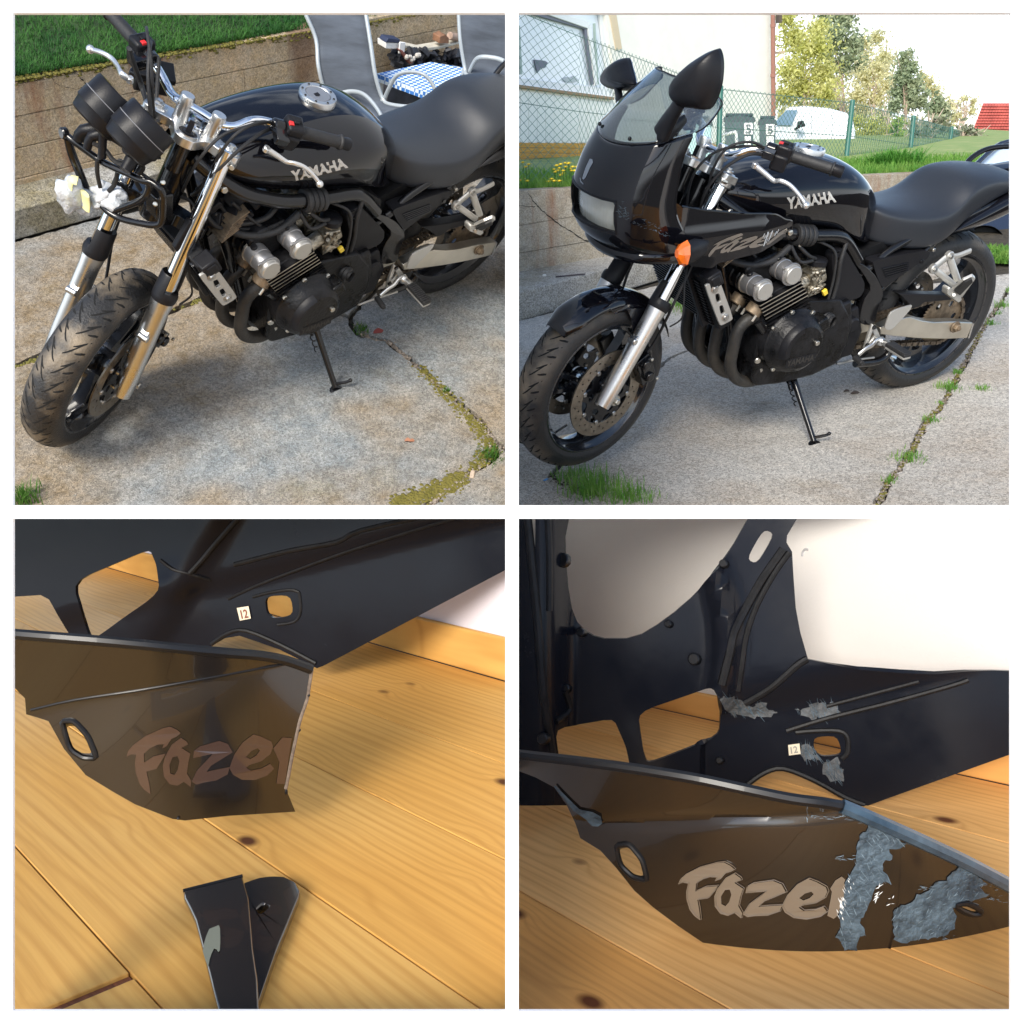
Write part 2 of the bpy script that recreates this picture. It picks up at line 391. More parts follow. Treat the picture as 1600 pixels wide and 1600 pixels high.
def AT(k, px, py, d):
    """point of place k seen at a photo pixel, d metres in front of the camera"""
    w = CAMLOC + W @ np.array([(px - 800) / 1500. * d, (py - 800) / 1500. * d, d]); Mi = np.linalg.inv(P2W[k]); return Mi[:3, :3] @ w + Mi[:3, 3]
def PX(k, px, py, ax, v): return on(P2W[k], px, py, ax, v)
def offset_poly(P, w):
    """move every corner of a counter-clockwise outline inwards by w"""
    P = [np.array(p, float) for p in P]; n = len(P); out = []
    A = sum(P[i][0] * P[(i + 1) % n][1] - P[(i + 1) % n][0] * P[i][1] for i in range(n)); s = 1 if A > 0 else -1
    for i in range(n):
        a = P[i] - P[i - 1]; b = P[(i + 1) % n] - P[i]; a /= np.linalg.norm(a) + 1e-9; b /= np.linalg.norm(b) + 1e-9
        t = a + b; t /= np.linalg.norm(t) + 1e-9; out.append(P[i] + s * w * np.array([-t[1], t[0]]))
    return out
def blades(pts, hmin, hmax, wd, rnd, lean=.5, up=(0, 0, 1.), curve=True):
    """grass blades: pts -> one mesh of thin bent leaves"""
    V, F_ = [], []; up = np.array(up)
    for p in pts:
        p = np.array(p, float); a = rnd.uniform(0, 6.283); h = rnd.uniform(hmin, hmax); d = np.array([math.cos(a), math.sin(a), 0]); s = np.array([-d[1], d[0], 0]) * wd * rnd.uniform(.6, 1.2)
        l = rnd.uniform(.1, lean) * h; k = len(V)
        V += [p - s, p + s, p + up * h * .6 + d * l * .4 - s * .8, p + up * h * .6 + d * l * .4 + s * .8, p + up * h * rnd.uniform(.8, 1) + d * l]
        F_ += [(k, k + 1, k + 3, k + 2), (k + 2, k + 3, k + 4)]
    return V, F_
def leaf_mat(name, c1, c2, scale=6, tr=.35):
    m = mat(name, c1, .6, var=.01, col2=c2, vscale=scale, spec=.25); n, b = nodes_of(m)
    o = [x for x in n.nodes if x.type == 'OUTPUT_MATERIAL'][0]; t = N(n, 'ShaderNodeBsdfTranslucent'); mx = N(n, 'ShaderNodeMixShader', i0=tr)
    src = b.inputs['Base Color'].links[0].from_socket; n.links.new(src, t.inputs[0]); n.links.new(b.outputs[0], mx.inputs[1]); n.links.new(t.outputs[0], mx.inputs[2]); n.links.new(mx.outputs[0], o.inputs[0])
    return m
def concrete(name, c1, c2, c3, spec_scale=260, big=.9, contrast=.55, rust=None, lines=None):
    m = mat(name, c1, .88); n, b = nodes_of(m); L_ = n.links.new
    t = N(n, 'ShaderNodeTexCoord').outputs['Object']
    def noise(sc, det=8, ro=.6, st=None):
        z = N(n, 'ShaderNodeTexNoise'); z.inputs['Scale'].default_value = sc; z.inputs['Detail'].default_value = det; z.inputs['Roughness'].default_value = ro
        if st:
            mp = N(n, 'ShaderNodeMapping'); mp.inputs['Scale'].default_value = st; L_(t, mp.inputs[0]); L_(mp.outputs[0], z.inputs[0])
        else: L_(t, z.inputs[0])
        return z.outputs[0]
    def ramp(s, a, b_, c=0., d=1.):
        r = N(n, 'ShaderNodeMapRange', i1=a, i2=b_, i3=c, i4=d); L_(s, r.inputs[0]); return r.outputs[0]
    def mixc(f, a, b_, mode='MIX'):
        x = N(n, 'ShaderNodeMix', data_type='RGBA', blend_type=mode); 
        if isinstance(f, float): x.inputs[0].default_value = f
        else: L_(f, x.inputs[0])
        for i, q in ((6, a), (7, b_)):
            if isinstance(q, tuple): x.inputs[i].default_value = (*q, 1)
            else: L_(q, x.inputs[i])
        return x.outputs[2]
    c = mixc(ramp(noise(big, 6), .42, .54), c1, c2)
    c = mixc(ramp(noise(big * 2.7, 10, .7), .56, .72, 0, .75), c, c3)
    c = mixc(ramp(noise(14, 8, .7), .35, .65), c, mixc(.35, c, (.5, .48, .44)), 'MIX')
    c = mixc(ramp(noise(2.3, 12, .75), .60, .66, 0, .45), c, tuple(q * .45 for q in c2))
    c = mixc(ramp(noise(5.5, 12, .8), .63, .68, 0, .5), c, tuple(min(1, q * 1.7) for q in c1))
    g = ramp(noise(spec_scale, 3, .5), .36, .64)
    v = N(n, 'ShaderNodeTexVoronoi'); v.inputs['Scale'].default_value = spec_scale * .55; L_(t, v.inputs[0])
    vv = ramp(v.outputs['Color'], .1, .9)
    gg = N(n, 'ShaderNodeMath', operation='MULTIPLY'); L_(g, gg.inputs[0]); gg.inputs[1].default_value = 1.0
    sp = N(n, 'ShaderNodeMath', operation='ADD'); L_(g, sp.inputs[0]); L_(vv, sp.inputs[1])
    sc = ramp(sp.outputs[0], .2, 1.8, 1 - contrast, 1 + contrast)
    c = mixc(1.0, c, sc, 'MULTIPLY')
    if rust:
        c = mixc(ramp(noise(7, 8, .65, (1, 1, .13)), .55, .70, 0, .8), c, rust)
        c = mixc(ramp(noise(3, 6, .6, (1, 1, .2)), .56, .66, 0, .6), c, tuple(q * .45 for q in rust))
    L_(c, b.inputs['Base Color'])
    bp = N(n, 'ShaderNodeBump', i0=.5, i1=.004); L_(sp.outputs[0], bp.inputs['Height'])
    bp2 = N(n, 'ShaderNodeBump', i0=.6, i1=.02); L_(noise(9, 8, .7), bp2.inputs['Height']); L_(bp2.outputs[0], bp.inputs['Normal']); L_(bp.outputs[0], b.inputs['Normal'])
    return m
# ------------------------------------------------------------------ the motorcycle (x forward, y to its left, z up, metres)
def tyre_mesh(name, c, rad, hw, rim_r, parent, S, grooves, label=None):
    prof = [(-hw * .86, rim_r), (-hw * .98, rim_r + .018), (-hw, rad - .052), (-hw * .93, rad - .030), (-hw * .72, rad - .0135), (-hw * .45, rad - .005), (-hw * .2, rad - .001), (0, rad)]
    prof += [(-a, b) for a, b in prof[:-1][::-1]]
    m = len(prof); seg = 96
    g = lathe(prof, c, (0, 1, 0), seg)
    g = xf(g, S) if S is not None else g
    o = part(name, g, tyre_m, parent, sharp=180, recalc=False, label=label)
    uv = o.data.uv_layers.new(name='UVMap')
    for p in o.data.polygons:
        for li, vi in zip(p.loop_indices, p.vertices): uv.data[li].uv = ((vi // m) / seg * 8, (vi % m) / (m - 1))
    rnd = random.Random(3); G = []
    def surf(a, h):
        r = np.interp(h, [q[0] for q in prof], [q[1] for q in prof]) + .0006
        return np.array(c) + np.array([r * math.cos(a), h, r * math.sin(a)])
    for i in range(grooves):
        a0 = 2 * math.pi * i / grooves
        for s in (-1, 1):
            for (h0, h1, da, off) in ((.06, .62, .16, 0), (.30, .80, .12, .10), (.5, .92, .06, .05)):
                A = [];
                for t in np.linspace(0, 1, 5):
                    h = s * hw * (h0 + (h1 - h0) * t); a = a0 + off + da * t ** 1.3 + (s > 0) * math.pi / grooves
                    w = .0028 * math.sin(math.pi * min(max(t, .08), .92)) + .0006
                    A.append((surf(a - w / rad * 1.2, h), surf(a + w / rad * 1.2, h)))
                V = [p for q in A for p in q]; F_ = [(2 * j, 2 * j + 1, 2 * j + 3, 2 * j + 2) for j in range(4)]
                G.append((V, F_))
    gg = join(*G); gg = xf(gg, S) if S is not None else gg
    part('groove_shade', gg, groove_m, o, smooth=False, kind='stuff', recalc=False)  # groove shade drawn as dark strips just above the rubber
    return o
def circ2(r, n, ph=0): return [(r * math.cos(2 * math.pi * i / n + ph), r * math.sin(2 * math.pi * i / n + ph)) for i in range(n)]
def ring_disc(c, y, r0, r1, th, holes, S):
    hs = [circ2(r0, 40)]
    for (rr, n, hr, ph) in holes:
        for i in range(n):
            a = 2 * math.pi * i / n + ph; hs.append([(rr * math.cos(a) + u, rr * math.sin(a) + v) for u, v in circ2(hr, 7)])
    g = sheet(circ2(r1, 64), hs, lambda u, v: (c[0] + u, y - th / 2, c[2] + v), (0, th, 0))
    return xf(g, S) if S is not None else g
def wheel(name, c, rad, hw, rim_w, parent, S, grooves, discs, phase, front):
    X = (lambda g: xf(g, S)) if S is not None else (lambda g: g)
    rr = rad - .073
    prof = [(-rim_w - .006, rr + .004), (-rim_w - .006, rr - .002), (-rim_w + .004, rr - .008), (-rim_w + .012, rr - .020), (-.012, rr - .028), (.012, rr - .028),
            (rim_w - .012, rr - .020), (rim_w - .004, rr - .008), (rim_w + .006, rr - .002), (rim_w + .006, rr + .004), (rim_w, rr + .008), (0, rr - .012), (-rim_w, rr + .008)]
    G = [lathe(prof, c, (0, 1, 0), 72, closed=True)]
    G.append(lathe([(-.062, .001), (-.062, .03), (-.03, .042), (.03, .042), (.062, .03), (.062, .001)], c, (0, 1, 0), 28))
    for i in range(3):
        a = phase + i * 2 * math.pi / 3
        R = np.array([[math.cos(a), 0, -math.sin(a)], [0, 1, 0], [math.sin(a), 0, math.cos(a)]])
        o2 = [(.03, -.030), (.09, -.024), (.15, -.032), (rr - .016, -.055), (rr - .016, .055), (.15, .032), (.09, .024), (.03, .030)]
        hole = round_poly([(.075, -.010), (.135, -.015), (.165, -.022), (.165, .022), (.135, .015), (.075, .010)], .3, 3)
        g = sheet(round_poly(o2, .2, 3), [hole], lambda u, v: (u, -.017, v), (0, .034, 0))
        G.append(([R @ v + np.array(c) for v in g[0]], g[1]))
    G.append(cyl(np.array(c) + [(rr - .03) * .6, .0, -(rr - .03) * .8], np.array(c) + [(rr - .07) * .6, .02, -(rr - .07) * .8], .004, 8))
    w = part(name, X(join(*G)), wheel_m, parent, bevel=.0015)
    tyre_mesh('tyre', c, rad, hw, rr - .002, w, S, grooves)
    for (y, r0, r1) in discs:
        nh = [(r0 + (r1 - r0) * .3, 20, .0034, 0), (r0 + (r1 - r0) * .62, 20, .0034, .16)] if y > 0 else [(r0 + (r1 - r0) * .5, 18, .0036, 0)]
        d = part('brake_disc', ring_disc(c, y, r0, r1, .005, nh, S), disc_m, w)
        sp = [((.046 + .052 * (i % 2)) * math.cos(2 * math.pi * i / 16), (.046 + .052 * (i % 2)) * math.sin(2 * math.pi * i / 16)) for i in range(16)]
        hs = [[(q * math.cos(t + i * math.pi / 3), q * math.sin(t + i * math.pi / 3)) for q, t in ((.05, -.22), (.066, -.3), (.07, 0), (.066, .3), (.05, .22))] for i in range(0)]
        g = sheet(circ2(r0 + .002, 32) if not front else [((r0 + .004 if i % 4 < 2 else r0 - .022) * math.cos(2 * math.pi * i / 32), (r0 + .004 if i % 4 < 2 else r0 - .022) * math.sin(2 * math.pi * i / 32)) for i in range(32)],
                  [circ2(.028, 16)] + [[(.066 * math.cos(b) + .013 * math.cos(t) * math.cos(b) * .8 - .016 * math.sin(t) * math.sin(b), .066 * math.sin(b) + .013 * math.cos(t) * math.sin(b) * .8 + .016 * math.sin(t) * math.cos(b)) for t in np.linspace(0, 6.28, 9)[:-1]] for b in np.linspace(0, 2 * math.pi, 7)[:-1]],
                  lambda u, v: (c[0] + u, y - .004 if y > 0 else y - .002, c[2] + v), (0, .006, 0))
        part('disc_carrier', X(g), black_metal, d, bevel=.001)
        bs = []
        for i in range(8):
            a = 2 * math.pi * (i + .25) / 8; q = np.array(c) + [(r0 - .004) * math.cos(a), y, (r0 - .004) * math.sin(a)]
            bs.append(cyl(q - [0, .005, 0], q + [0, .006, 0], .0085, 12, .002))
            if front and i % 2: 
                q = np.array(c) + [.045 * math.cos(a), y, .045 * math.sin(a)]; bs.append(hexbolt(q, (0, 1, 0), .006, .009))
        part('disc_rivet', X(join(*bs)), steel, d, kind='stuff')
    return w
def puff(outline, n, depth, rings=6, pw=.5):
    P = np.array(outline, float); c = P.mean(0); n = np.array(n, float); n /= np.linalg.norm(n); R = []
    for i in range(rings + 1):
        s = math.cos(i / rings * math.pi / 2) * .985 + .015; h = depth * math.sin(i / rings * math.pi / 2) ** (pw * 2)
        R.append([c + (p - c) * s + n * h for p in P])
    return loft(R, True, True)

C_F = (1.410, 0, .2935); C_R = (-.002, 0, .310)
def make_bike(k):
    naked = (k == 0); S = SM[k]; X = lambda g: xf(g, S); Lw = LM[k]; Y = lambda g: xf(g, Lw)
    root = thing('motorcycle', 'black naked motorcycle without fairing, bagged wiring at its nose, beside garden chairs' if naked else
                 'black motorcycle with fairing, screen and two mirrors, in front of the wire fence', 'motorcycle', BM[k], (.70, 0, -.02), 'two black motorcycles on side stands')
    P_ = lambda name, g, m, par=root, **kw: part(name, g, m, par, **kw)
    # ---------------- wheels
    wheel('front_wheel', C_F, .2935, .057, .046, root, Lw, 30, [(.074, .104, .149), (-.074, .104, .149)], 2.35 if k else .9, True)
    rw = wheel('rear_wheel', C_R, .312, .080, .066, root, None, 30, [(-.075, .075, .1225)], .5, False)
    spr = [( (.098 if i % 2 else .090) * math.cos(2 * math.pi * i / 96), (.098 if i % 2 else .090) * math.sin(2 * math.pi * i / 96)) for i in range(96)]
    hs = [[(.062 * math.cos(a) + u, .062 * math.sin(a) + v) for u, v in circ2(.014, 8)] for a in np.linspace(0, 2 * math.pi, 7)[:-1]]
    P_('sprocket', sheet(spr, hs, lambda u, v: (C_R[0] + u, .092, C_R[2] + v), (0, .006, 0)), rust_steel, rw)
    # chain: outer plates and rollers round the two sprockets
    cf = np.array([.505, .335]); cr = np.array([C_R[0], C_R[2]]); path = []
    a0 = math.radians(96); 
    for a in np.linspace(a0, a0 + math.radians(168), 22): path.append(cr + .096 * np.array([math.cos(a), math.sin(a)]))
    for a in np.linspace(math.radians(-96), math.radians(84), 10): path.append(cf + .036 * np.array([math.cos(a), math.sin(a)]))
    path.append(path[0]); Q = [path[0]]; d = 0
    seg = np.array(path); L_ = np.r_[0, np.cumsum(np.linalg.norm(np.diff(seg, axis=0), axis=1))]
    npin = int(L_[-1] / .0159); pins = [np.array([np.interp(L_[-1] * i / npin, L_, seg[:, 0]), np.interp(L_[-1] * i / npin, L_, seg[:, 1])]) for i in range(npin)]
    G = []
    for i in range(npin):
        a, b = pins[i], pins[(i + 1) % npin]; m_ = (a + b) / 2; an = math.atan2(b[1] - a[1], b[0] - a[0]); R = rotm((0, 1, 0), -an)
        w = .013 if i % 2 else .010
        for s in (-1, 1): G.append(box((m_[0], .095 + s * w, m_[1]), (.022, .002, .014), R))
        G.append(cyl((a[0], .083, a[1]), (a[0], .107, a[1]), .0048, 6))
    P_('chain', join(*G), chain_m, kind='stuff', smooth=False)
    # ---------------- fork
    top, bot = np.array([1.093, .098, .966]), np.array([1.449, .112, .305]); dv = bot - top
    fork = None
    for s in (1, -1):
        m = np.array([1, s, 1.]); q = lambda t, o=(0, 0, 0): (top + dv * t + np.array(o)) * m
        tube_o = P_('fork_tube', cyl(((Lw if k == 0 else S)[:3, :3] @ q(-.02) + (Lw if k == 0 else S)[:3, 3]), Lw[:3, :3] @ q(.62) + Lw[:3, 3], .0207, 28), chrome)
        if fork is None: fork = tube_o
        ax = dv / np.linalg.norm(dv) * m; ln = np.linalg.norm(dv)
        leg = P_('fork_leg', Y(lathe([(.565 * ln, .024), (.565 * ln, .0305), (.60 * ln, .0305), (.63 * ln, .0285), (.93 * ln, .0275), (.99 * ln, .026), (1.035 * ln, .024), (1.035 * ln, .002)], q(0), ax, 28)), alu)
        P_('dust_seal', Y(lathe([(.545 * ln, .022), (.545 * ln, .031), (.56 * ln, .0345), (.575 * ln, .0345), (.588 * ln, .032)], q(0), ax, 28)), black_plastic, leg)
        gd = lathe([(.475 * ln, .030), (.48 * ln, .0325), (.56 * ln, .0345), (.56 * ln, .0315), (.48 * ln, .0295)], q(0), ax, 20, True, (math.radians(-100), math.radians(95)) if s > 0 else (math.radians(85), math.radians(280)))
        P_('fork_guard', Y(gd), black_plastic, leg)
        lug = q(.735, (.030, -.012, .010)); P_('mudguard_boss', Y(join(cyl(lug, lug + np.array([.002, .030 * s, .0]), .010, 12, .002), box(q(.735, (.016, 0, .004)), (.034, .022, .036), rotm((0, 1, 0), .5)))), alu, leg, bevel=.004)
        axl = np.array([1.418, .128 * s, .297]); P_('axle_bolt', Y(join(cyl(axl - [0, .02 * s, 0], axl, .019, 14, .002), hexbolt(axl, (0, s, 0), .011, .011))), bolt_m, leg)
        # caliper behind the leg
        cc = np.array([C_F[0] - .125, .083 * s, C_F[2] + .075]); Rr = rotm((0, 1, 0), math.radians(-58))
        g = join(box(cc, (.105, .05, .055), Rr), box(cc + Rr @ np.array([0, .018 * s, .006]), (.08, .028, .043), Rr), cyl(cc + Rr @ np.array([.028, .02 * s, 0]), cc + Rr @ np.array([.028, .042 * s, 0]), .017, 14, .003), cyl(cc + Rr @ np.array([-.028, .02 * s, 0]), cc + Rr @ np.array([-.028, .042 * s, 0]), .017, 14, .003))
        ca = P_('brake_caliper', Y(g), black_metal, bevel=.003)
        P_('caliper_bolt', Y(join(*[hexbolt(cc + Rr @ np.array([u, .043 * s, v]), (0, s, 0), .006, .006) for u, v in ((.045, .018), (-.045, .018))])), bolt_m, ca)
        hose = [cc + [0, 0, .03], cc + [-.03, .01 * s, .09], q(.55, (-.05, .012 * s, 0)), q(.35, (-.04, .0, 0)), q(.22, (-.01, -.03 * s, 0)), (1.15, .02 * s, .80)]
        P_('brake_hose', tube([Lw[:3, :3] @ np.array(h, float) + Lw[:3, 3] if n_ < 4 else S[:3, :3] @ np.array(h, float) + S[:3, 3] for n_, h in enumerate(hose)], .0045, 8), rubber)
    P_('front_axle', Y(cyl((1.41, -.11, .2935), (1.41, .11, .2935), .012, 12)), steel, fork)
    P_('sensor_cable', Y(tube([np.array([1.25, .13, .52]), (1.222, .145, .55), (1.225, .14, .60), (1.22, .12, .66), (1.20, .1, .7)], .003, 6)), rubber)
    # yokes
    ex = np.array([math.cos(RAKE), 0, math.sin(RAKE)]); Cy = np.array([1.072, 0, .964])
    yk = lambda a, b, h=0.: Cy + ex * a + np.array([0, b, 0]) + U * h
    outl = round_poly([(-.028, -.03), (-.022, -.078), (-.012, -.125), (.045, -.128), (.055, -.09), (.045, -.05), (.062, -.04), (.102, -.026), (.112, 0), (.102, .026), (.062, .04), (.045, .05), (.055, .09), (.045, .128), (-.012, .125), (-.022, .078), (-.028, .03)], .3, 3)
    uy = P_('upper_yoke', X(sheet(outl, [], lambda a, b: yk(a, b, -.012), U * .024)), alu, bevel=.004)
    for s in (1, -1):
        cp = np.array([1.093, .098 * s, .966]); P_('fork_cap', X(join(cyl(cp - U * .02, cp + U * .022, .028, 22, .004), cyl(cp + U * .02, cp + U * .030, .017, 18, .002), hexbolt(cp + U * .03, U, .010, .006))), alu, uy)
        cb = cp - U * .004 + np.array([.0, .024 * s, 0]); P_('clamp_bolt', X(cyl(cb + ex * .012, cb + ex * .040, .007, 8, .001)), bolt_m, uy)
    P_('stem_nut', X(join(cyl(yk(0, 0, .012), yk(0, 0, .018), .024, 20, .002), lathe([(0, .0185), (.018, .0185), (.021, .015), (.021, .001)], yk(0, 0, .018), U, 6))), chrome, uy)
    ig = yk(.078, 0, .012); P_('ignition_lock', X(join(cyl(ig, ig + U * .004, .024, 20), cyl(ig + U * .004, ig + U * .0075, .015, 16, .002))), black_plastic, uy)
    P_('lock_rim', X(lathe([(0, .0255), (.006, .0265), (.006, .0235), (0, .0235)], ig, U, 24)), alu, uy)
    P_('ignition_key', X(join(box(ig + U * .022 + ex * .0, (.004, .014, .030), rotm((0, 1, 0), -RAKE)))), black_plastic, uy, bevel=.001)
    P_('lock_barrel', X(cyl(yk(.078, 0, -.09), yk(.078, 0, -.012), .021, 16, .003)), black_metal, uy)
    ly = P_('lower_yoke', X(sheet(outl[:], [], lambda a, b: yk(a * .8, b, -.245), U * .035)), black_metal, bevel=.005)
    P_('steering_head', cyl(OA + U * .83, OA + U * 1.03, .036, 22, .004), black_metal)
    # ---------------- handlebar
    half = [(1.062, 0, 1.018), (1.062, .05, 1.019), (1.050, .082, 1.027), (1.022, .106, 1.043), (1.002, .128, 1.047), (.986, .166, 1.050), (.968, .215, 1.052), (.882, .336, 1.030)]
    rside = [(1.062, -.05, 1.015), (1.042, -.082, .998), (1.015, -.108, .990), (.992, -.135, .990), (.972, -.166, .992), (.948, -.215, .992), (.868, -.336, .962)] if naked else [(a, -b_, c) for a, b_, c in half[1:]]
    full = [np.array(p) for p in rside[::-1]] + [np.array(p) for p in half]
    hb = P_('handlebar', X(tube(full, .0112, 16, 6)), chrome)
    for s in (1, -1):
        b0, b1 = np.array([1.083, .040 * s, .975]), np.array([1.060, .042 * s, 1.046])
        P_('bar_riser', X(join(lathe([(0, .021), (.01, .0195), (.05, .0165), (.07, .018), (.074, .016), (.074, .001)], b0, b1 - b0, 20), cyl((1.062, .026 * s, 1.018), (1.062, .058 * s, 1.018), .020, 20, .003))), alu, hb, label=None)
        e0, e1 = (np.array(half[-2]), np.array(half[-1])) if s > 0 else (np.array(rside[-2]), np.array(rside[-1]))
        q = lambda t: e0 * (1 - t) + e1 * t
        dq = (q(1) - q(0)) / np.linalg.norm(q(1) - q(0)); up = np.array([.1, 0, 1.]); up -= dq * (up @ dq); up /= np.linalg.norm(up); fw = np.cross(dq * s, up) * 1.0
        if fw[0] < 0: fw = -fw
        gr = lathe([(.0, .021), (.004, .021), (.006, .0165), (.10, .0162), (.118, .0165), (.121, .0205), (.125, .0205), (.125, .012)], q(.02), dq, 24)
        gp = P_('grip', X(gr), rubber, hb)
        P_('bar_end', X(lathe([(.124, .012), (.126, .0165), (.150, .0170), (.153, .015), (.153, .001)], q(.02), dq, 20)), black_plastic, hb)
        Rs = np.array([dq, fw, up]).T
        sc_ = q(-.115)
        sw = P_('switch_housing', X(join(box(sc_ + up * .004, (.046, .052, .050), Rs), box(sc_ - up * .020 + fw * .014 - dq * .004, (.046, .040, .048), Rs))), black_plastic, hb, bevel=.007)
        P_('switch_button', X(join(box(sc_ - dq * .002 + up * .030, (.014, .012, .008), Rs), box(sc_ + fw * .0 + up * .026 + dq * .012, (.010, .02, .006), Rs), cyl(sc_ - fw * .022 + up * .01, sc_ - fw * .034 + up * .012, .006, 10, .002))), black_matt, sw, bevel=.001)
        P_('red_switch', X(box(sc_ - dq * .016 + up * .028 + fw * .006, (.012, .012, .007), Rs)), red_m, sw, bevel=.001)
        pc = q(-.36); pe = P_('lever_perch', X(join(box(pc + fw * .02, (.034, .06, .022), Rs), cyl(pc - dq * .017, pc + dq * .014, .019, 16, .003))), black_metal, hb, bevel=.004)
        l0 = pc + fw * .042
        lv = [l0 - dq * .012, l0 + dq * .022 + fw * .004, l0 + dq * .075 + fw * .014 - up * .002, l0 + dq * .105 + fw * .008, l0 + dq * .15 + fw * .012 - up * .004, l0 + dq * .182 + fw * .018 - up * .006]
        if s > 0:
            lv = [TF(zO(*a[:2]), a[2]) for a in ((530, 790, .172), (640, 880, .20), (730, 950, .225), (800, 950, .245), (900, 1000, .270), (1000, 1110, .300), (1060, 1205, .322))]
        else:
            lv = [LF(zA(*a[:2]), a[2]) for a in ((770, 440, -.165), (715, 400, -.185), (690, 350, -.21), (650, 300, -.235), (580, 260, -.265), (510, 240, -.295))]
        g = tube(lv, [.0095, .008, .0065, .0065, .006, .0055], 10, 5, flat=.75)
        P_('brake_lever' if s < 0 else 'clutch_lever', X(join(g, sph(lv[-1], .0105), cyl(lv[0] - up * .008, lv[0] + up * .008, .0085, 12, .002))), lever_m, hb)
    # brake fluid reservoir, right
    rc = LF(zA(930, 380), -.185); R0 = rotm((0, 0, 1), .55) @ rotm((0, 1, 0), .05)
    rs = P_('fluid_reservoir', X(join(box(rc, (.062, .105, .018), R0))), black_matt, hb, bevel=.003)
    P_('reservoir_body', X(box(rc - [0, 0, .033], (.054, .094, .050), R0)), black_plastic, rs, bevel=.006)
    P_('brake_cylinder', X(cyl(rc + [.03, -.05, -.02], rc + [.02, .03, -.02], .013, 12, .003)), black_metal, hb)
    # cables and hoses
    cab = [[(.985, .155, 1.045), (1.04, .13, 1.075), (1.10, .10, 1.06), (1.13, .085, 1.00), (1.135, .08, .92), (1.12, .06, .82)],
           [(.985, .16, 1.035), (1.05, .14, 1.045), (1.11, .115, 1.01), (1.15, .09, .94), (1.14, .07, .85), (1.10, .05, .78)],
           [(1.0, .15, 1.06), (1.06, .11, 1.06), (1.12, .07, 1.04), (1.17, .05, .98), (1.17, .04, .88), (1.13, .03, .80)],
           [(1.01, -.17, 1.08), (1.07, -.15, 1.10), (1.12, -.12, 1.06), (1.15, -.08, .98), (1.14, -.05, .88)],
           [(1.0, -.19, 1.10), (1.05, -.17, 1.13), (1.10, -.13, 1.10), (1.12, -.10, 1.02), (1.12, -.07, .92)],
           [(1.02, -.14, 1.06), (1.07, -.11, 1.0), (1.12, -.08, .96), (1.16, -.04, .90)]]
    for i, c_ in enumerate(cab): P_('control_cable', X(tube(c_, .0048 if i % 2 else .0040, 8, 7)), rubber)
    if naked:
        for c_ in ([zA(770, 240, ) + (-.2,), zA(800, 340) + (-.185,), zA(850, 480) + (-.16,), zA(885, 620) + (-.12,), zA(905, 720) + (-.09,)],
                   [zA(760, 230) + (-.21,), zA(815, 400) + (-.18,), zA(870, 560) + (-.14,), zA(925, 735) + (-.08,)],
                   [zA(985, 590) + (-.11,), zA(985, 660) + (-.1,), zA(940, 730) + (-.07,), zA(900, 790) + (-.05,)]):
            P_('brake_hose', X(tube([LF(q[:2], q[2]) for q in c_], .0055, 8, 6)), rubber)
    # ---------------- frame
    for s in (1, -1):
        m = np.array([1, s, 1.])
        main = [(1.105, .045, .925), (1.06, .095, .885), (1.0, .125, .843), (.9, .137, .795), (.81, .14, .770), (.73, .14, .754), (.64, .14, .738), (.59, .14, .708), (.53, .142, .640)]
        fr_ = P_('frame_tube', tube([np.array(p) * m for p in main], .0205, 18, 6), black_metal)
        side = [T(zH(*a), .15) for a in ((590, 30), (665, 60), (735, 130), (785, 235), (745, 335), (722, 440), (640, 440), (625, 400), (650, 290), (705, 205), (650, 110), (580, 30))]
        side = [(v[0], v[2]) for v in round_poly(side, .2, 2)]
        P_('frame_plate', sheet(side, [], lambda u, v: (u, s * .118, v), (0, s * .034, 0)), black_metal, fr_, bevel=.007)
        pv = np.array([.502, .155 * s, .412]); P_('pivot_cap', cyl(pv - [0, .02 * s, 0], pv + [0, .014 * s, 0], .026, 20, .006), black_plastic, fr_)
        P_('lower_rail', tube([np.array(p) * m for p in ((1.06, .05, .80), (1.02, .07, .66), (.985, .085, .52), (.955, .09, .40), (.925, .092, .31), (.86, .092, .258), (.75, .095, .245), (.60, .10, .240), (.50, .11, .26), (.455, .12, .33))], .0165, 12, 5), black_metal, fr_)
        P_('seat_rail', tube([np.array(p) * m for p in ((.40, .125, .49), (.30, .125, .560), (.20, .125, .625), (.08, .12, .70), (-.15, .10, .745))], .0125, 12, 4), black_metal, fr_)
        P_('upper_seat_rail', tube([np.array(p) * m for p in ((.52, .13, .575), (.45, .13, .60), (.37, .125, .645), (.2, .12, .70))], .0125, 12, 4), black_metal, fr_)
        rb = [lathe([(-.009, .022), (-.008, .031), (-.004, .034), (.004, .034), (.008, .031), (.009, .022)], (x, .14 * s, z), (1, 0, .22), 22) for x, z in ((.808, .768), (.790, .764), (.772, .760), (.754, .757))]
        P_('rubber_gaiter', join(*rb), rubber, fr_)
        P_('frame_bolt', join(cyl((1.058, .10 * s, .868), (1.06, .124 * s, .868), .010, 10, .002), cyl((.80, .14 * s, .742), (.80, .158 * s, .740), .007, 10)), bolt_m, fr_)
    # ---------------- fuel tank
    tk = [  # x, z top, half width, z of widest, z bottom, bottom half width
        (1.085, .925, .050, .905, .885, .040), (1.06, .948, .088, .912, .870, .070), (1.02, .962, .118, .908, .850, .095), (.96, .974, .138, .896, .828, .112), (.88, .982, .150, .886, .806, .124),
        (.80, .984, .156, .878, .788, .130), (.72, .980, .158, .872, .775, .132), (.64, .966, .157, .866, .750, .130), (.575, .943, .150, .856, .722, .125), (.52, .910, .132, .838, .690, .115), (.475, .872, .108, .812, .668, .100), (.44, .832, .082, .785, .662, .080), (.415, .79, .055, .755, .665, .055)]
    rings = []
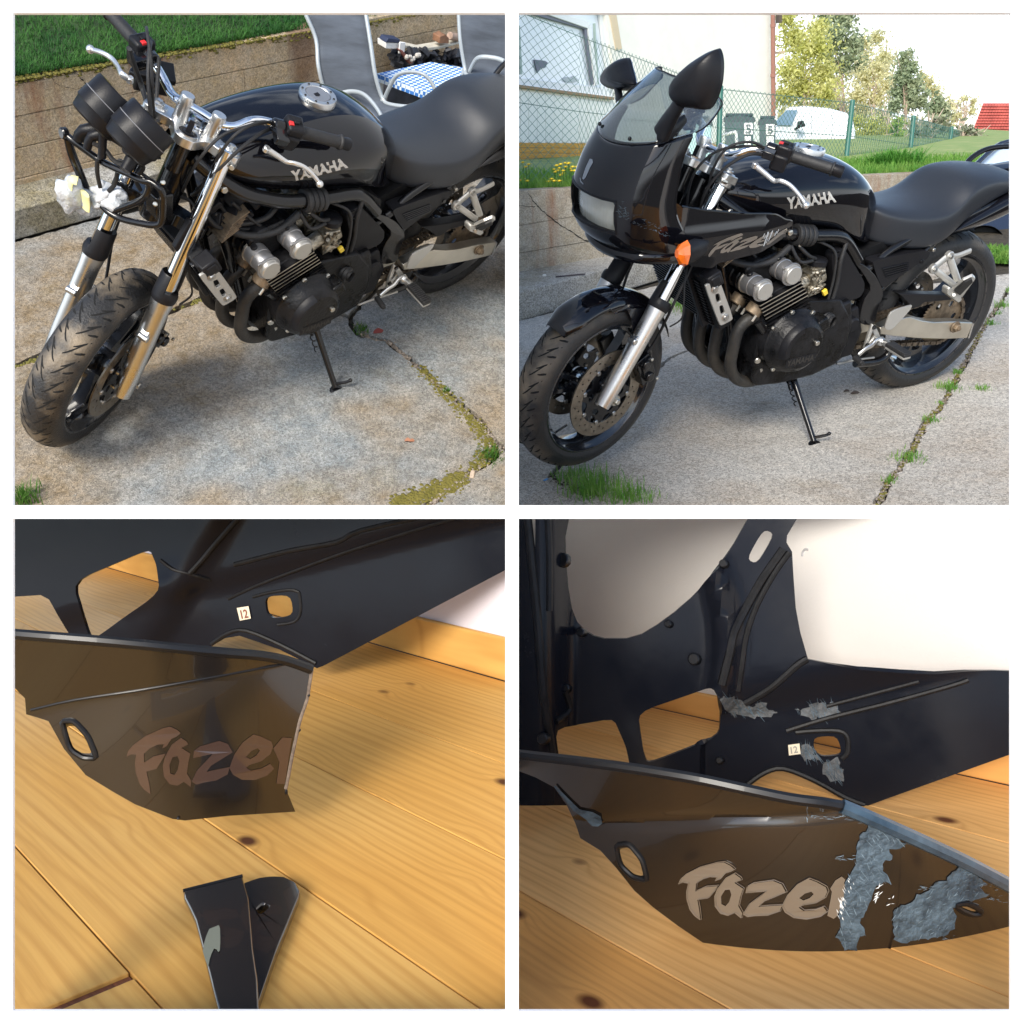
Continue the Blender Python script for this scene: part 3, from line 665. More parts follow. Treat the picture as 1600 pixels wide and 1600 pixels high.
    for (x, zt, hw, zw, zb, bw) in tk:
        r = []
        hp = [(0, zt), (.25, zt - .002), (.5, zt - (zt - zw) * .09), (.72, zt - (zt - zw) * .26), (.88, zt - (zt - zw) * .5), (.965, zt - (zt - zw) * .72), (1, zw), (.99, zw - (zw - zb) * .25), (.93, zw - (zw - zb) * .55)]
        pts = [(hw * a, z) for a, z in hp] + [(bw, zb + .008), (bw * .93, zb), (0, zb)]
        # lay the section back a little towards the rear
        r = [(x + (z - .86) * .05, y, z) for y, z in pts] + [(x + (z - .86) * .05, -y, z) for y, z in pts[1:-1][::-1]]
        rings.append(r)
    tank = P_('fuel_tank', loft(rings), black_paint, sharp=70)
    tank.modifiers.new('smooth', 'SUBSURF').levels = 2; tank.modifiers['smooth'].render_levels = 2
    ff = np.array([.696, 0, .981]); fn = np.array([-.12, 0, 1.]); fn /= np.linalg.norm(fn)
    capo = P_('filler_ring', lathe([(-.02, .052), (.002, .052), (.006, .050), (.006, .036), (.003, .034), (.003, .001)], ff, fn, 40), alu, tank)
    P_('filler_cap', lathe([(.003, .034), (.0055, .033), (.006, .001)], ff, fn, 32), alu_cap, tank)
    P_('cap_bolt', join(*[cyl(ff + fn * .005 + rotm(fn, a) @ np.array([.043, 0, 0.005]), ff + fn * .008 + rotm(fn, a) @ np.array([.043, 0, 0.005]), .0032, 8) for a in np.linspace(0, 2 * math.pi, 9)[:-1]]), black_metal, tank)
    P_('lock_flap', box(ff + fn * .007 + [.012, .004, 0], (.022, .012, .002), rotm((0, 1, 0), .12)), black_plastic, tank)
    bt = bvh_of(tank)
    A, Fc = font_polys('YAMAHA', .05)
    c0, c1, c2, c3 = [np.array(zO(*q)) for q in ((862, 1248), (1378, 1170), (1342, 1054), (858, 1124))]
    V = []
    for u, v in A:
        p = (1 - v) * ((1 - u) * c0 + u * c1) + v * ((1 - u) * c3 + u * c2); q = project([bt], BM[1], p[0], p[1], .0012); V.append(q if q is not None else np.zeros(3))
    P_('tank_lettering', (V, Fc), letter_m, tank, smooth=False, recalc=False, label='silver YAMAHA lettering on the tank side')
    # ---------------- seat
    st = [(.462, .800, .785, .030, .690), (.43, .792, .768, .078, .668), (.37, .776, .752, .118, .646), (.29, .768, .742, .142, .630), (.21, .768, .738, .152, .624), (.15, .784, .746, .152, .640),
          (.105, .815, .772, .147, .668), (.065, .842, .806, .141, .694), (.0, .846, .822, .132, .726), (-.10, .838, .816, .122, .756), (-.20, .816, .795, .105, .766), (-.26, .788, .768, .086, .757), (-.285, .762, .750, .060, .745)]
    rings = []
    for (x, zc, ze, hw, zb) in st:
        pts = [(0, zc), (hw * .4, zc - (zc - ze) * .12), (hw * .75, zc - (zc - ze) * .45), (hw * .93, ze + .002), (hw * .97, ze - .004), (hw * .99, ze - .013), (hw, ze - .04 if ze - .04 > zb + .02 else (ze + zb) / 2), (hw * .96, zb + .010), (hw * .90, zb), (0, zb)]
        rings.append([(x, y, z) for y, z in pts] + [(x, -y, z) for y, z in pts[1:-1][::-1]])
    seat = P_('seat', loft(rings), seat_m, sharp=180); seat.modifiers.new('smooth', 'SUBSURF').levels = 2; seat.modifiers['smooth'].render_levels = 2
    # ---------------- tail and side covers
    tl = [(.155, .655, .648, .120), (.10, .685, .655, .138), (.03, .712, .655, .146), (-.06, .740, .662, .146), (-.16, .768, .680, .142), (-.26, .790, .706, .132), (-.36, .800, .735, .115), (-.46, .800, .762, .092), (-.52, .792, .775, .06)]
    rings = []
    for (x, zt, zb, hw) in tl:
        pts = [(0, zt), (hw * .8, zt), (hw * .97, zt - .012), (hw, zt - (zt - zb) * .4), (hw * .9, zt - (zt - zb) * .85), (hw * .75, zb), (0, zb)]
        rings.append([(x, y, z) for y, z in pts] + [(x, -y, z) for y, z in pts[1:-1][::-1]])
    tail = P_('tail_cowl', loft(rings), black_paint, sharp=60); tail.modifiers.new('smooth', 'SUBSURF').levels = 2
    P_('tail_lamp', box((-.50, 0, .78), (.05, .12, .03)), red_m, tail, bevel=.008)
    if not naked or True:
        P_('grab_rail', tube([(-.13, .105, .775), (-.185, .12, .818), (-.27, .12, .842), (-.38, .08, .845), (-.40, 0, .845), (-.38, -.08, .845), (-.27, -.12, .842), (-.185, -.12, .818), (-.13, -.105, .775)], .0095, 12, 5), black_metal, tail)
    for s in (1, -1):
        o2 = [T(zP(*a), .15) for a in ((165, 480), (200, 450), (440, 395), (720, 345), (765, 370), (745, 420), (620, 500), (500, 580), (285, 735), (255, 720), (210, 620))]
        o2 = [(v[0], v[2]) for v in round_poly(o2, .25, 3)]
        sc2 = P_('side_cover', sheet(o2, [], lambda u, v: (u, s * .105, v), (0, s * .042, 0)), black_plastic, bevel=.006)
        if s > 0:
            G = []
            for i in range(5):
                a, b = T(zP(255 - i * 2 + i * 12, 535 + i * 22), .149), T(zP(530 - i * 0, 470 + i * 20), .149); G.append(tube([a, b], .0016, 6, 1))
            P_('cover_rib', join(*G), black_metal, sc2)
            P_('cover_screw', join(cyl(T(zP(660, 455), .145), T(zP(660, 455), .145) + [0, .006, 0], .008, 12, .001)), black_metal, sc2)
            b0 = T(zP(783, 332), .145); P_('seat_bolt', cyl(b0 - [0, .01, 0], b0 + [0, .008, 0], .007, 12, .002), bolt_m, sc2)
    P_('inner_mudguard', lathe([(-.075, .335), (-.06, .348), (.06, .348), (.075, .335), (.06, .342), (-.06, .342)], C_R, (0, 1, 0), 24, True, (math.radians(-100), math.radians(-20))), black_matt)
    P_('battery_box', prism([(.50, -.10, .48), (.50, -.10, .64), (.30, -.10, .69), (.12, -.10, .66), (.22, -.10, .56), (.40, -.10, .45)], (0, .20, 0)), black_matt)
    # ---------------- swingarm, guards, stands
    sa = [T(zP(*a), .165) for a in ((235, 1150), (480, 1045), (560, 1035), (680, 1075), (800, 1090), (1000, 1083), (1200, 1095), (1140, 1255), (900, 1265), (640, 1258), (400, 1235), (240, 1215))]
    sa = [(v[0], v[2]) for v in sa]
    for s in (1, -1):
        sw = P_('swingarm', sheet(sa, [], lambda u, v: (u, s * .128, v), (0, s * .038, 0)), alu_warm, bevel=.004)
        q = np.array([C_R[0], .166 * s, C_R[2] - .002])
        P_('rear_axle_nut', join(cyl(q, q + [0, .006 * s, 0], .022, 20, .002), hexbolt(q + [0, .006 * s, 0], (0, s, 0), .015, .012), cyl(q, q + [0, .024 * s, 0], .007, 10)), rust_steel, sw)
        P_('chain_adjuster', join(box((-.095, .147 * s, .273), (.008, .040, .060)), cyl((-.10, .147 * s, .273), (-.115, .147 * s, .273), .006, 8)), alu, sw)
    P_('swingarm_bridge', box((.40, 0, .375), (.07, .25, .06)), alu_warm, bevel=.006)
    cg = [T(zP(*a), .12) for a in ((425, 790), (560, 795), (930, 800), (985, 830), (975, 860), (700, 885), (640, 930), (560, 950), (520, 880), (470, 830))]
    P_('chain_guard', sheet([(v[0], v[2]) for v in cg], [], lambda u, v: (u, .085, v), (0, .035, 0)), black_plastic, bevel=.003)
    P_('mudguard_hugger', lathe([(-.07, .330), (-.05, .338), (.07, .338), (.085, .328), (.07, .332), (-.05, .332)], C_R, (0, 1, 0), 20, True, (math.radians(-100), math.radians(-35))), black_plastic)
    hg = [T(zP(*a), .19) for a in ((285, 1135), (335, 995), (400, 955), (560, 908), (567, 920), (545, 965), (360, 1165), (320, 1172), (290, 1160))]
    P_('heel_guard', sheet([(v[0], v[2]) for v in round_poly(hg, .2, 2)], [], lambda u, v: (u, .185, v), (0, .006, 0)), alu_satin, bevel=.002)
    br = [(155, 1108), (205, 1165), (245, 1255), (235, 1330), (205, 1330), (200, 1265), (150, 1300), (100, 1370), (60, 1400), (85, 1310), (120, 1200)]
    bb = [T(zP(*a), .175) for a in br]; hole = [T(zP(*a), .175) for a in ((158, 1180), (180, 1230), (150, 1275), (115, 1310), (125, 1260))]
    rbk = P_('footrest_bracket', sheet([(v[0], v[2]) for v in bb], [[(v[0], v[2]) for v in hole]], lambda u, v: (u, .165, v), (0, .012, 0)), alu_satin, bevel=.003)
    P_('bracket_bolt', join(*[hexbolt(T(zP(*a), .177), (0, 1, 0), .008, .007) for a in ((168, 1142), (95, 1325))]), black_metal, rbk)
    f0, f1 = T(zP(245, 1290), .19), T(zP(330, 1325), .225)
    P_('footrest_joint', join(tube([f0, f1], .012, 10, 1), sph(f0, .016)), alu, rbk)
    g0, g1 = T(zP(320, 1330), .225), T(zP(520, 1455), .318)
    dg = (g1 - g0); R = np.array([dg / np.linalg.norm(dg), np.cross([0, 0, 1.], dg / np.linalg.norm(dg)), [0, 0, 1.]]).T
    fp = P_('footrest', box((g0 + g1) / 2 - [0, 0, .004], (np.linalg.norm(dg), .034, .012), R), alu_satin, bevel=.004)
    P_('footrest_rubber', join(*[box(g0 + dg * t + [0, 0, .008], (np.linalg.norm(dg) * .068, .035, .014), R) for t in np.linspace(.06, .94, 11)] + [box((g0 + g1) / 2 + [0, 0, .004], (np.linalg.norm(dg), .033, .012), R)]), rubber, fp, bevel=.002)
    P_('gear_lever', tube([T(zP(*a[:2]), a[2]) for a in ((255, 1262, .185), (200, 1275, .19), (150, 1330, .195), (80, 1370, .195), (10, 1430, .195))], .0085, 10, 4, flat=.7), alu, rbk)
    t0, t1 = T(zH(595, 650), .19), T(zH(645, 690), .235); P_('gear_lever_tip', join(cyl(t0, t1, .010, 14, .002), cyl(t1, t1 + (t1 - t0) * .08, .007, 10)), rubber, rbk)
    P_('gear_rod', tube([T(zH(*a), .18) for a in ((480, 690), (600, 665), (720, 650))], .004, 8, 2), steel, rbk)
    P_('heel_plate_tube', tube([T(zH(*a), .13) for a in ((600, 690), (720, 680), (790, 650), (830, 600))], .014, 10, 4), black_metal, rbk)
    # pillion footrest hanger
    pA, pB, pC, pD = [T(zP(*a[:2]), a[2]) for a in ((950, 395, .15), (785, 530, .15), (1000, 700, .185), (1175, 345, .15))]
    ph = P_('pillion_bracket', join(tube([pA, pB], .0125, 10, 1, flat=.6), tube([pB, pC], .0115, 10, 1, flat=.6), tube([pA, T(zP(1040, 660), .185)], .0125, 10, 1, flat=.6), tube([pA, T(zP(1030, 400), .15), pD], .010, 10, 4, flat=.6), cyl(pB - [0, .008, 0], pB + [0, .010, 0], .017, 16, .003), cyl(pA - [0, .008, 0], pA + [0, .010, 0], .017, 16, .003)), alu_satin)
    P_('bracket_bolt', join(hexbolt(pA + [0, .010, 0], (0, 1, 0), .008, .006), hexbolt(pB + [0, .010, 0], (0, 1, 0), .008, .006)), steel, ph)
    kk = [T(zP(*a), .20) for a in ((925, 740), (945, 715), (1060, 790), (1070, 850), (1035, 880), (920, 790))]
    P_('footrest_clamp', sheet([(v[0], v[2]) for v in kk], [], lambda u, v: (u, .178, v), (0, .03, 0)), white_plastic if False else alu_satin, ph, bevel=.003)
    P_('clamp_bolt', cyl(T(zP(1003, 805), .208), T(zP(1003, 805), .214), .007, 12, .001), steel, ph)
    pr = [T(zP(*a[:2]), a[2]) for a in ((980, 740, .20), (1100, 640, .235), (1195, 595, .245), (1225, 625, .245), (1085, 820, .20), (1040, 790, .195))]
    n_ = np.cross(pr[1] - pr[0], pr[4] - pr[0]); n_ /= np.linalg.norm(n_)
    P_('pillion_footrest', prism([p - n_ * .006 for p in pr], n_ * .012), alu_satin, ph, bevel=.002)
    pi_ = [T(zP(*a[:2]), a[2]) for a in ((1000, 735, .205), (1110, 640, .24), (1180, 600, .25), (1195, 640, .25), (1060, 780, .205))]
    sg = -1 if n_[1] < 0 else 1
    P_('footrest_pad', prism([p + n_ * sg * .006 for p in pi_], n_ * sg * .008), rubber, ph, bevel=.002)
    # side stand
    s0, s1 = np.array([.705, .125, .262]), np.array([.708, .306, .078])
    sd_ = P_('side_stand', join(tube([s0, s0 * .5 + s1 * .5, s1], [.012, .010, .010], 12, 1), tube([s0 * .72 + s1 * .28 + [.018, -.01, 0], s0 + [.018, -.01, .01]], .008, 10, 1)), black_metal)
    ft = s1 + [0, .012, -.010]; Rl = rotm((1, 0, 0), -math.radians(12.6))
    P_('stand_foot', join(([Rl @ (v - ft) + ft for v in cyl(ft - [0, 0, .006], ft + [0, 0, .004], .026, 20, .003)[0]], cyl(ft, ft + [0, 0, .1], .026, 20, .003)[1])), black_metal, sd_)
    P_('stand_tang', join(tube([s1 + [0, -.006, .012], s1 + [-.030, .012, .022], s1 + [-.046, .016, .028]], .0055, 8, 3), sph(s1 + [-.046, .016, .028], .007)), black_metal, sd_)
    P_('stand_spring', tube([s0 * (1 - t) + s1 * t + np.array([.022 + .006 * math.cos(80 * t), .006 * math.sin(80 * t) - .004, 0]) for t in np.linspace(.02, .48, 90)], .0022, 5, 1), black_metal, sd_)
    # ---------------- engine
    cc = [(.925, .31), (.925, .42), (.915, .50), (.80, .56), (.60, .53), (.545, .46), (.53, .36), (.56, .285), (.66, .262), (.80, .262), (.90, .275)]
    eng = P_('engine_case', sheet(cc, [], lambda u, v: (u, -.185, v), (0, .37, 0)), engine_black, bevel=.012)
    d1 = np.array([-.156, 0, .052]); d1 /= np.linalg.norm(d1); a1 = np.array([d1[2], 0, -d1[0]])        # fins run along d1, cylinders along a1 (up)
    base = np.array([.955, 0, .560]); ln = .162
    cyb = [base + a1 * -.09 + d1 * .012, base + a1 * .035 + d1 * .012, base + a1 * .035 + d1 * (ln - .01), base + a1 * -.09 + d1 * (ln - .01)]
    P_('cylinder_block', prism([p - np.array([0, .190, 0]) for p in cyb], (0, .38, 0)), engine_black, eng, bevel=.004)
    for i in range(9):
        o_ = base + a1 * (.028 - i * .0144) + d1 * (.0035 * i); q = [o_, o_ + d1 * ln, o_ + d1 * ln + a1 * .0035, o_ + a1 * .0035]
        f = P_('cooling_fin', prism([p - np.array([0, .211, 0]) for p in q], (0, .422, 0)), engine_black, eng)
        if i < 5:
            q = [o_ - d1 * .001 + a1 * .0002, o_ + d1 * (ln + .001) + a1 * .0002, o_ + d1 * (ln + .001) + a1 * .0033, o_ - d1 * .001 + a1 * .0033]
            P_('fin_edge', prism([p + np.array([0, .209, 0]) for p in q], (0, .003, 0)), alu_warm, f)
    hd = [base + a1 * .033 + d1 * .004, base + a1 * .09 - d1 * .004, base + a1 * .13 + d1 * .01, base + a1 * .14 + d1 * .05, base + a1 * .13 + d1 * .13, base + a1 * .09 + d1 * .165, base + a1 * .033 + d1 * .158]
    P_('cylinder_head', prism([p - np.array([0, .150, 0]) for p in hd], (0, .295, 0)), engine_black, eng, bevel=.008)
    for (cx, cz) in ((.965, .640), (.862, .674)):
        for s in (1, -1):
            c0 = np.array([cx, 0, cz])
            y = lambda v: c0 + [0, v * s, 0]
            cm = P_('cam_cover', lathe([(.135, .034), (.172, .034), (.173, .0325), (.206, .0315), (.209, .030)], c0, (0, s, 0), 28), alu_cap, eng)
            P_('cam_cover_neck', lathe([(.06, .036), (.085, .036), (.088, .030), (.10, .030), (.103, .036), (.118, .036), (.121, .031), (.135, .031)], c0, (0, s, 0), 24), engine_black, cm)
            P_('cover_gasket', lathe([(.132, .030), (.132, .0375), (.137, .0375), (.137, .030)], c0, (0, s, 0), 20), alu_warm, cm)
            fl = [(u * .0365 * (1 + .22 * max(0, math.cos(2 * (t - .6))) ** 6), v * .0365 * (1 + .22 * max(0, math.cos(2 * (t - .6))) ** 6)) for t in np.linspace(0, 2 * math.pi, 33)[:-1] for u, v in [(math.cos(t), math.sin(t))]]
            P_('cover_flange', sheet(fl, [], lambda u, v: (cx + u, s * .207, cz + v), (0, s * .006, 0)), alu_cap, cm, bevel=.001)
            P_('cam_cap', lathe([(.213, .0305), (.224, .0295), (.2265, .027), (.2265, .001)], c0, (0, s, 0), 28), alu_satin, cm)
            P_('cap_screw', join(*[cyl(np.array([cx + .040 * math.cos(a), .213 * s, cz + .040 * math.sin(a)]), np.array([cx + .040 * math.cos(a), .2165 * s, cz + .040 * math.sin(a)]), .0042, 8) for a in (.6, .6 + math.pi)]), steel, cm)
            P_('plug_bolt', cyl(c0 + [.012, .155 * s, .030], c0 + [.016, .155 * s, .039], .010, 12, .002), engine_black, cm)
    # generator cover
    gc = np.array([.812, 0, .440])
    gv = P_('generator_cover', lathe([(.17, .112), (.215, .110), (.222, .103), (.245, .099), (.254, .092), (.264, .088), (.270, .078), (.275, .072), (.275, .001)], gc, (0, 1, 0), 44), engine_black, eng)
    P_('cover_lip', lathe([(.262, .090), (.278, .087), (.286, .080), (.286, .062), (.275, .060), (.262, .064)], gc, (0, 1, 0), 16, True, (math.radians(-75), math.radians(15))), black_plastic, gv)
    P_('cover_block', box(gc + [-.075, .238, .055], (.055, .05, .045), rotm((0, 1, 0), .5)), engine_black, gv, bevel=.006)
    A2, F2 = font_polys('YAMAHA', .02)
    P_('cover_lettering', sheet([(0, 0), (1, 0), (1, 1), (0, 1)], [], lambda u, v: (gc[0] + .062 - .118 * u, .2752, gc[2] - .058 + .030 * v), (0, .0008, 0)), black_plastic, gv)
    P_('embossed_letters', join(([np.array([gc[0] + .058 - .11 * u, .2765, gc[2] - .054 + .022 * v]) for u, v in A2], F2)), dusty, gv, smooth=False, recalc=False, label='embossed YAMAHA lettering')
    for a, r, yy in ((.62, .108, .214), (2.2, .108, .214), (3.75, .108, .214), (5.3, .108, .214), (4.5, .108, .214), (1.35, .108, .214)):
        P_('cover_bolt', hexbolt(np.array([gc[0] + r * math.cos(a), yy, gc[2] + r * math.sin(a)]), (0, 1, 0), .008, .009), bolt_m, gv)
    P_('large_bolt', cyl((.765, .26, .451), (.765, .285, .451), .0085, 12, .001), bolt_m, gv)
    P_('oil_sight_glass', box((.79, .17, .292), (.07, .02, .022)), alu_warm, gv, bevel=.004)
    P_('sprocket_cover', sheet([(.67, .30), (.69, .40), (.64, .50), (.55, .52), (.52, .42), (.54, .30), (.6, .27)], [], lambda u, v: (u, .13, v), (0, .05, 0)), engine_black, eng, bevel=.01)
    P_('clutch_actuator', join(*[lathe([(0, .026), (.01, .024), (.012, .018), (.02, .018)], (.655 - i * .004, .165 + i * .012, .475 - i * .003), (-.3, 1, 0), 16) for i in range(3)]), rubber, eng)
    P_('drive_cover', sheet([(v[0], v[2]) for v in [T(zK(*a), .15) for a in ((1340, 900), (1560, 790), (1590, 1000), (1500, 1200), (1330, 1250), (1260, 1180), (1300, 1000))]], [], lambda u, v: (u, .12, v), (0, .03, 0)), black_plastic, eng, bevel=.008)
    # airbox panel
    ab = [T(zK(*a), .155) for a in ((1325, 380), (1340, 345), (1420, 310), (1450, 335), (1600, 590), (1595, 660), (1560, 715), (1370, 785), (1345, 770), (1340, 600))]
    abx = P_('airbox_cover', sheet([(v[0], v[2]) for v in round_poly(ab, .18, 3)], [], lambda u, v: (u, .125, v), (0, .034, 0)), black_plastic, bevel=.007)
    P_('cover_plug', lathe([(0, .010), (.003, .009), (.003, .005), (.001, .004), (.001, .0005)], T(zK(1378, 405), .158), (0, 1, 0), 16), black_metal, abx)
    P_('airbox', prism([(.62, -.12, .52), (.64, -.12, .70), (.60, -.12, .74), (.50, -.12, .66), (.48, -.12, .54)], (0, .245, 0)), black_matt, abx)
    # carburettors: bodies, tops, float bowls and small fittings
    rn = random.Random(5)
    for j, y in enumerate((.135, .045, -.045, -.135)):
        c = np.array([.70, y, .615])
        cb = P_('carburettor', join(box(c, (.06, .05, .05), rotm((0, 1, 0), .3)), cyl(c + [0, 0, .02], c + [-.004, 0, .05], .026, 18, .004), box(c - [-.006, 0, .04], (.05, .045, .04), rotm((0, 1, 0), .2)),
                                        cyl(c + [.025, 0, -.01], c + [.07, 0, -.03], .022, 16, .003), *[cyl(c + [rn.uniform(-.03, .03), .022, rn.uniform(-.05, .03)], c + [rn.uniform(-.03, .03), .034, rn.uniform(-.05, .03)], rn.uniform(.003, .007), 8) for _ in range(9)],
                                        *[box(c + [rn.uniform(-.028, .028), .026, rn.uniform(-.05, .02)], (rn.uniform(.008, .02), .012, rn.uniform(.006, .02)), rotm((0, 1, 0), rn.uniform(0, 1))) for _ in range(7)]), carb_m, bevel=.002)
        P_('carburettor_top', lathe([(.036, .034), (.052, .034), (.056, .030), (.060, .018), (.060, .001)], c + [0, .0, .002], (-.06, 0, 1), 22), black_plastic, cb)
    P_('yellow_tag', box((.672, .172, .566), (.016, .012, .020), rotm((0, 1, 0), .5)), mat('yellow_plastic', (.75, .55, .05), .45), bevel=.002)
    P_('intake_boot', join(*[cyl((.765, y, .585), (.82, y, .575), .023, 16, .003) for y in (.135, .045, -.045, -.135)]), rubber)
    for c_, r in (([(.60, .15, .73), (.625, .165, .66), (.62, .165, .58), (.63, .165, .50), (.64, .16, .46)], .007), ([(.72, .14, .735), (.66, .165, .70), (.645, .17, .62), (.65, .17, .52), (.65, .16, .47)], .0045),
                  ([(.80, .15, .735), (.76, .16, .70), (.72, .15, .68)], .006), ([(.83, .15, .74), (.80, .17, .69), (.74, .16, .68)], .0055), ([(.86, .10, .76), (.92, .12, .73), (1.0, .10, .72), (1.06, .08, .76)], .008),
                  ([(.83, .145, .735), (.90, .15, .70), (.98, .13, .695), (1.05, .09, .72)], .011), ([(1.02, .1, .80), (.95, .12, .72), (.88, .13, .66), (.84, .14, .60)], .005), ([(1.07, .05, .84), (1.03, .08, .76), (.99, .10, .70), (.93, .12, .70)], .006), ([(1.09, .08, .88), (1.10, .09, .80), (1.06, .10, .73), (1.0, .11, .72)], .007)):
        P_('hose', tube(c_, r, 10, 6), rubber)
    rn = random.Random(8)
    P_('wiring_and_coils', join(*[box((rn.uniform(.93, 1.09), rn.uniform(.02, .10), rn.uniform(.72, .80)), (rn.uniform(.02, .05), rn.uniform(.02, .05), rn.uniform(.01, .03)), rotm((rn.uniform(-1, 1), 1, rn.uniform(-1, 1)), rn.uniform(0, 1.5))) for _ in range(26)]), black_plastic, bevel=.003)
    P_('ignition_coil', join(*[box((1.01 + i * .006, .105, .765 - i * .010), (.06, .05, .0035), rotm((0, 1, 0), .5)) for i in range(6)]), rust_steel)
    # exhaust
    for y, dx in ((.165, 0), (.085, .012), (.0, .014), (-.09, .006)):
        h = [(v[0] + dx, y * w, v[2]) for v, w in zip([T(zK(*q), .165) for q in ((690, 865), (612, 912), (548, 1000), (508, 1150), (492, 1290), (535, 1390), (640, 1438), (800, 1425), (960, 1400))], (1.05, 1.02, 1, 1, .98, .95, .9, .8, .7))] + [(.62, y * .5, .228)]
        hp = P_('header_pipe', tube(h, .0198, 18, 6), dusty)
        P_('pipe_flange', cyl((.940, y * 1.05, .575), (.962, y * 1.05, .545), .027, 14, .003), rust_steel, hp)
        for o_ in (-.028, .028): P_('flange_bolt', cyl((.966, y * 1.05 + o_, .552), (.978, y * 1.05 + o_, .534), .0045, 8), bolt_m, hp)
    P_('collector', tube([(.60, 0, .235), (.45, -.06, .235), (.30, -.14, .28), (.10, -.20, .36)], [.04, .035, .03, .03], 16, 4), dusty)
    P_('silencer', tube([(.12, -.205, .355), (-.30, -.215, .52)], [.05, .05], 20, 1), alu)
    P_('engine_mount', tube([T(zK(*q), .185) for q in ((710, 900), (775, 985), (835, 1110), (850, 1245))], .0205, 14, 5), black_metal)
    P_('mount_bolt', join(cyl((.908, .165, .378), (.916, .190, .375), .011, 12, .002), cyl((.888, .165, .335), (.894, .185, .333), .009, 12, .002)), bolt_m)
    # oil cooler with its side plate
    oc = P_('oil_cooler', prism([(1.175, -.15, .70), (1.135, -.15, .72), (1.045, -.15, .53), (1.085, -.15, .515)], (0, .335, 0)), black_matt, bevel=.004)
    P_('cooler_fin', join(*[prism([(1.178 - .0052 * i, -.14, .69 - .0108 * i), (1.168 - .0052 * i, -.14, .695 - .0108 * i), (1.1665 - .0052 * i, -.14, .692 - .0108 * i), (1.1765 - .0052 * i, -.14, .687 - .0108 * i)], (0, .3, 0)) for i in range(1, 16)]), black_metal, oc, kind='stuff')
    pl = [T(zK(*a), .205) for a in ((278, 628), (292, 612), (390, 578), (405, 590), (512, 890), (500, 910), (415, 955), (398, 945))]
    h1 = [T(zK(*a), .205) for a in ((362, 695), (395, 685), (412, 750), (378, 768))]; h2 = [T(zK(*a), .205) for a in ((395, 795), (425, 782), (445, 850), (412, 865))]
    cp = P_('cooler_plate', sheet([(v[0], v[2]) for v in round_poly(pl, .2, 2)], [[(v[0], v[2]) for v in round_poly(h, .25, 3)] for h in (h1, h2)], lambda u, v: (u, .196, v), (0, .008, 0)), alu_satin, oc, bevel=.0025)
    for a in ((355, 648), (443, 885)): P_('plate_bolt', lathe([(0, .013), (.002, .013), (.003, .009), (.007, .007), (.007, .001)], T(zK(*a), .204), (0, 1, 0), 14), steel, cp)
    bx = T(zK(330, 560), .18); P_('cooler_bracket', join(box(bx, (.05, .05, .05), rotm((0, 1, 0), .45)), box(bx + [0, .022, 0], (.034, .012, .034), rotm((0, 1, 0), .45))), black_plastic, oc, bevel=.005)
    P_('radiator_shroud', prism([(1.155, .10, .80), (1.20, .10, .72), (1.10, .10, .50), (1.06, .10, .52)], (0, .02, 0)), black_plastic, oc, bevel=.004)

    if naked:
        # gauges
        cA, cB = L(zQ(560, 345), -.06), L(zQ(905, 600), .06); P_('gauge_bridge', join(box((cA + cB) / 2 + [.0, 0, .0], (.045, .10, .040), rotm((0, 1, 0), -.93)), box((cA + cB) / 2 + [-.02, 0, .02], (.03, .07, .03), rotm((0, 1, 0), -.93))), black_plastic, bevel=.006)
        for s, px in ((-1, zQ(560, 345)), (1, zQ(905, 600))):
            c = L(px, .060 * s); n = np.array([-.80, .0, .60]); n /= np.linalg.norm(n)
            gp = P_('gauge', lathe([(-.046, .001), (-.046, .050), (-.042, .056), (-.020, .061), (-.016, .065), (.012, .065), (.014, .063), (.048, .0625), (.052, .060), (.052, .001)], c + n * 0, n, 40), black_plastic)
            P_('gauge_seam', lathe([(.0125, .0645), (.0135, .0657), (.0145, .0645)], c, n, 40), mat('seam_line', (.25, .25, .26), .4), gp)
            P_('gauge_face', lathe([(.0525, .052), (.053, .001)], c, n, 30), mat('gauge_glass', (.05, .05, .05), .05, coat=1), gp)
        cL, cR = L(zQ(905, 600), .06), L(zQ(560, 345), -.06)
        pp = [L(zQ(*a[:2]), a[2]) for a in ((515, 480, -.045), (590, 480, -.03), (700, 560, .0), (850, 650, .04), (980, 730, .07), (1050, 800, .09), (1010, 835, .09), (900, 760, .06), (740, 680, .01), (640, 600, -.02), (550, 520, -.04))]
        n_ = np.array([-.50, 0, .87]); P_('clear_gauge_bracket', prism(pp, n_ * .006), mat('clear_plastic', (.66, .68, .68), .15, coat=1, var=.3, vscale=60, col2=(.3, .32, .33)))
        P_('gauge_arm', join(tube([cR + [.02, 0, -.05], L(zQ(330, 560), -.075), L(zQ(290, 640), -.085)], [.018, .014, .014], 12, 2), tube([cR + [.02, .02, -.05], L(zQ(420, 620), -.05), L(zQ(375, 740), -.05)], [.016, .012, .010], 12, 2),
                             tube([cL + [.01, -.02, -.05], L(zQ(850, 830), .04), L(zQ(770, 980), .055)], [.020, .016, .014], 12, 2), tube([L(zQ(540, 560), -.03), L(zQ(530, 840), -.02)], .010, 10, 1), tube([L(zQ(600, 600), -.02), L(zQ(900, 800), .03)], .010, 10, 1)), black_plastic)
        st_ = [L(zQ(*a[:2]), a[2]) for a in ((180, 625, -.11), (260, 690, -.09), (480, 850, -.045), (640, 940, .0), (800, 1010, .04), (950, 1080, .08), (1050, 1100, .10), (1150, 1190, .125), (1165, 1320, .125), (1150, 1500, .125), (1080, 1545, .115), (900, 1520, .075), (720, 1475, .03), (600, 1410, .0), (530, 1340, -.02))]
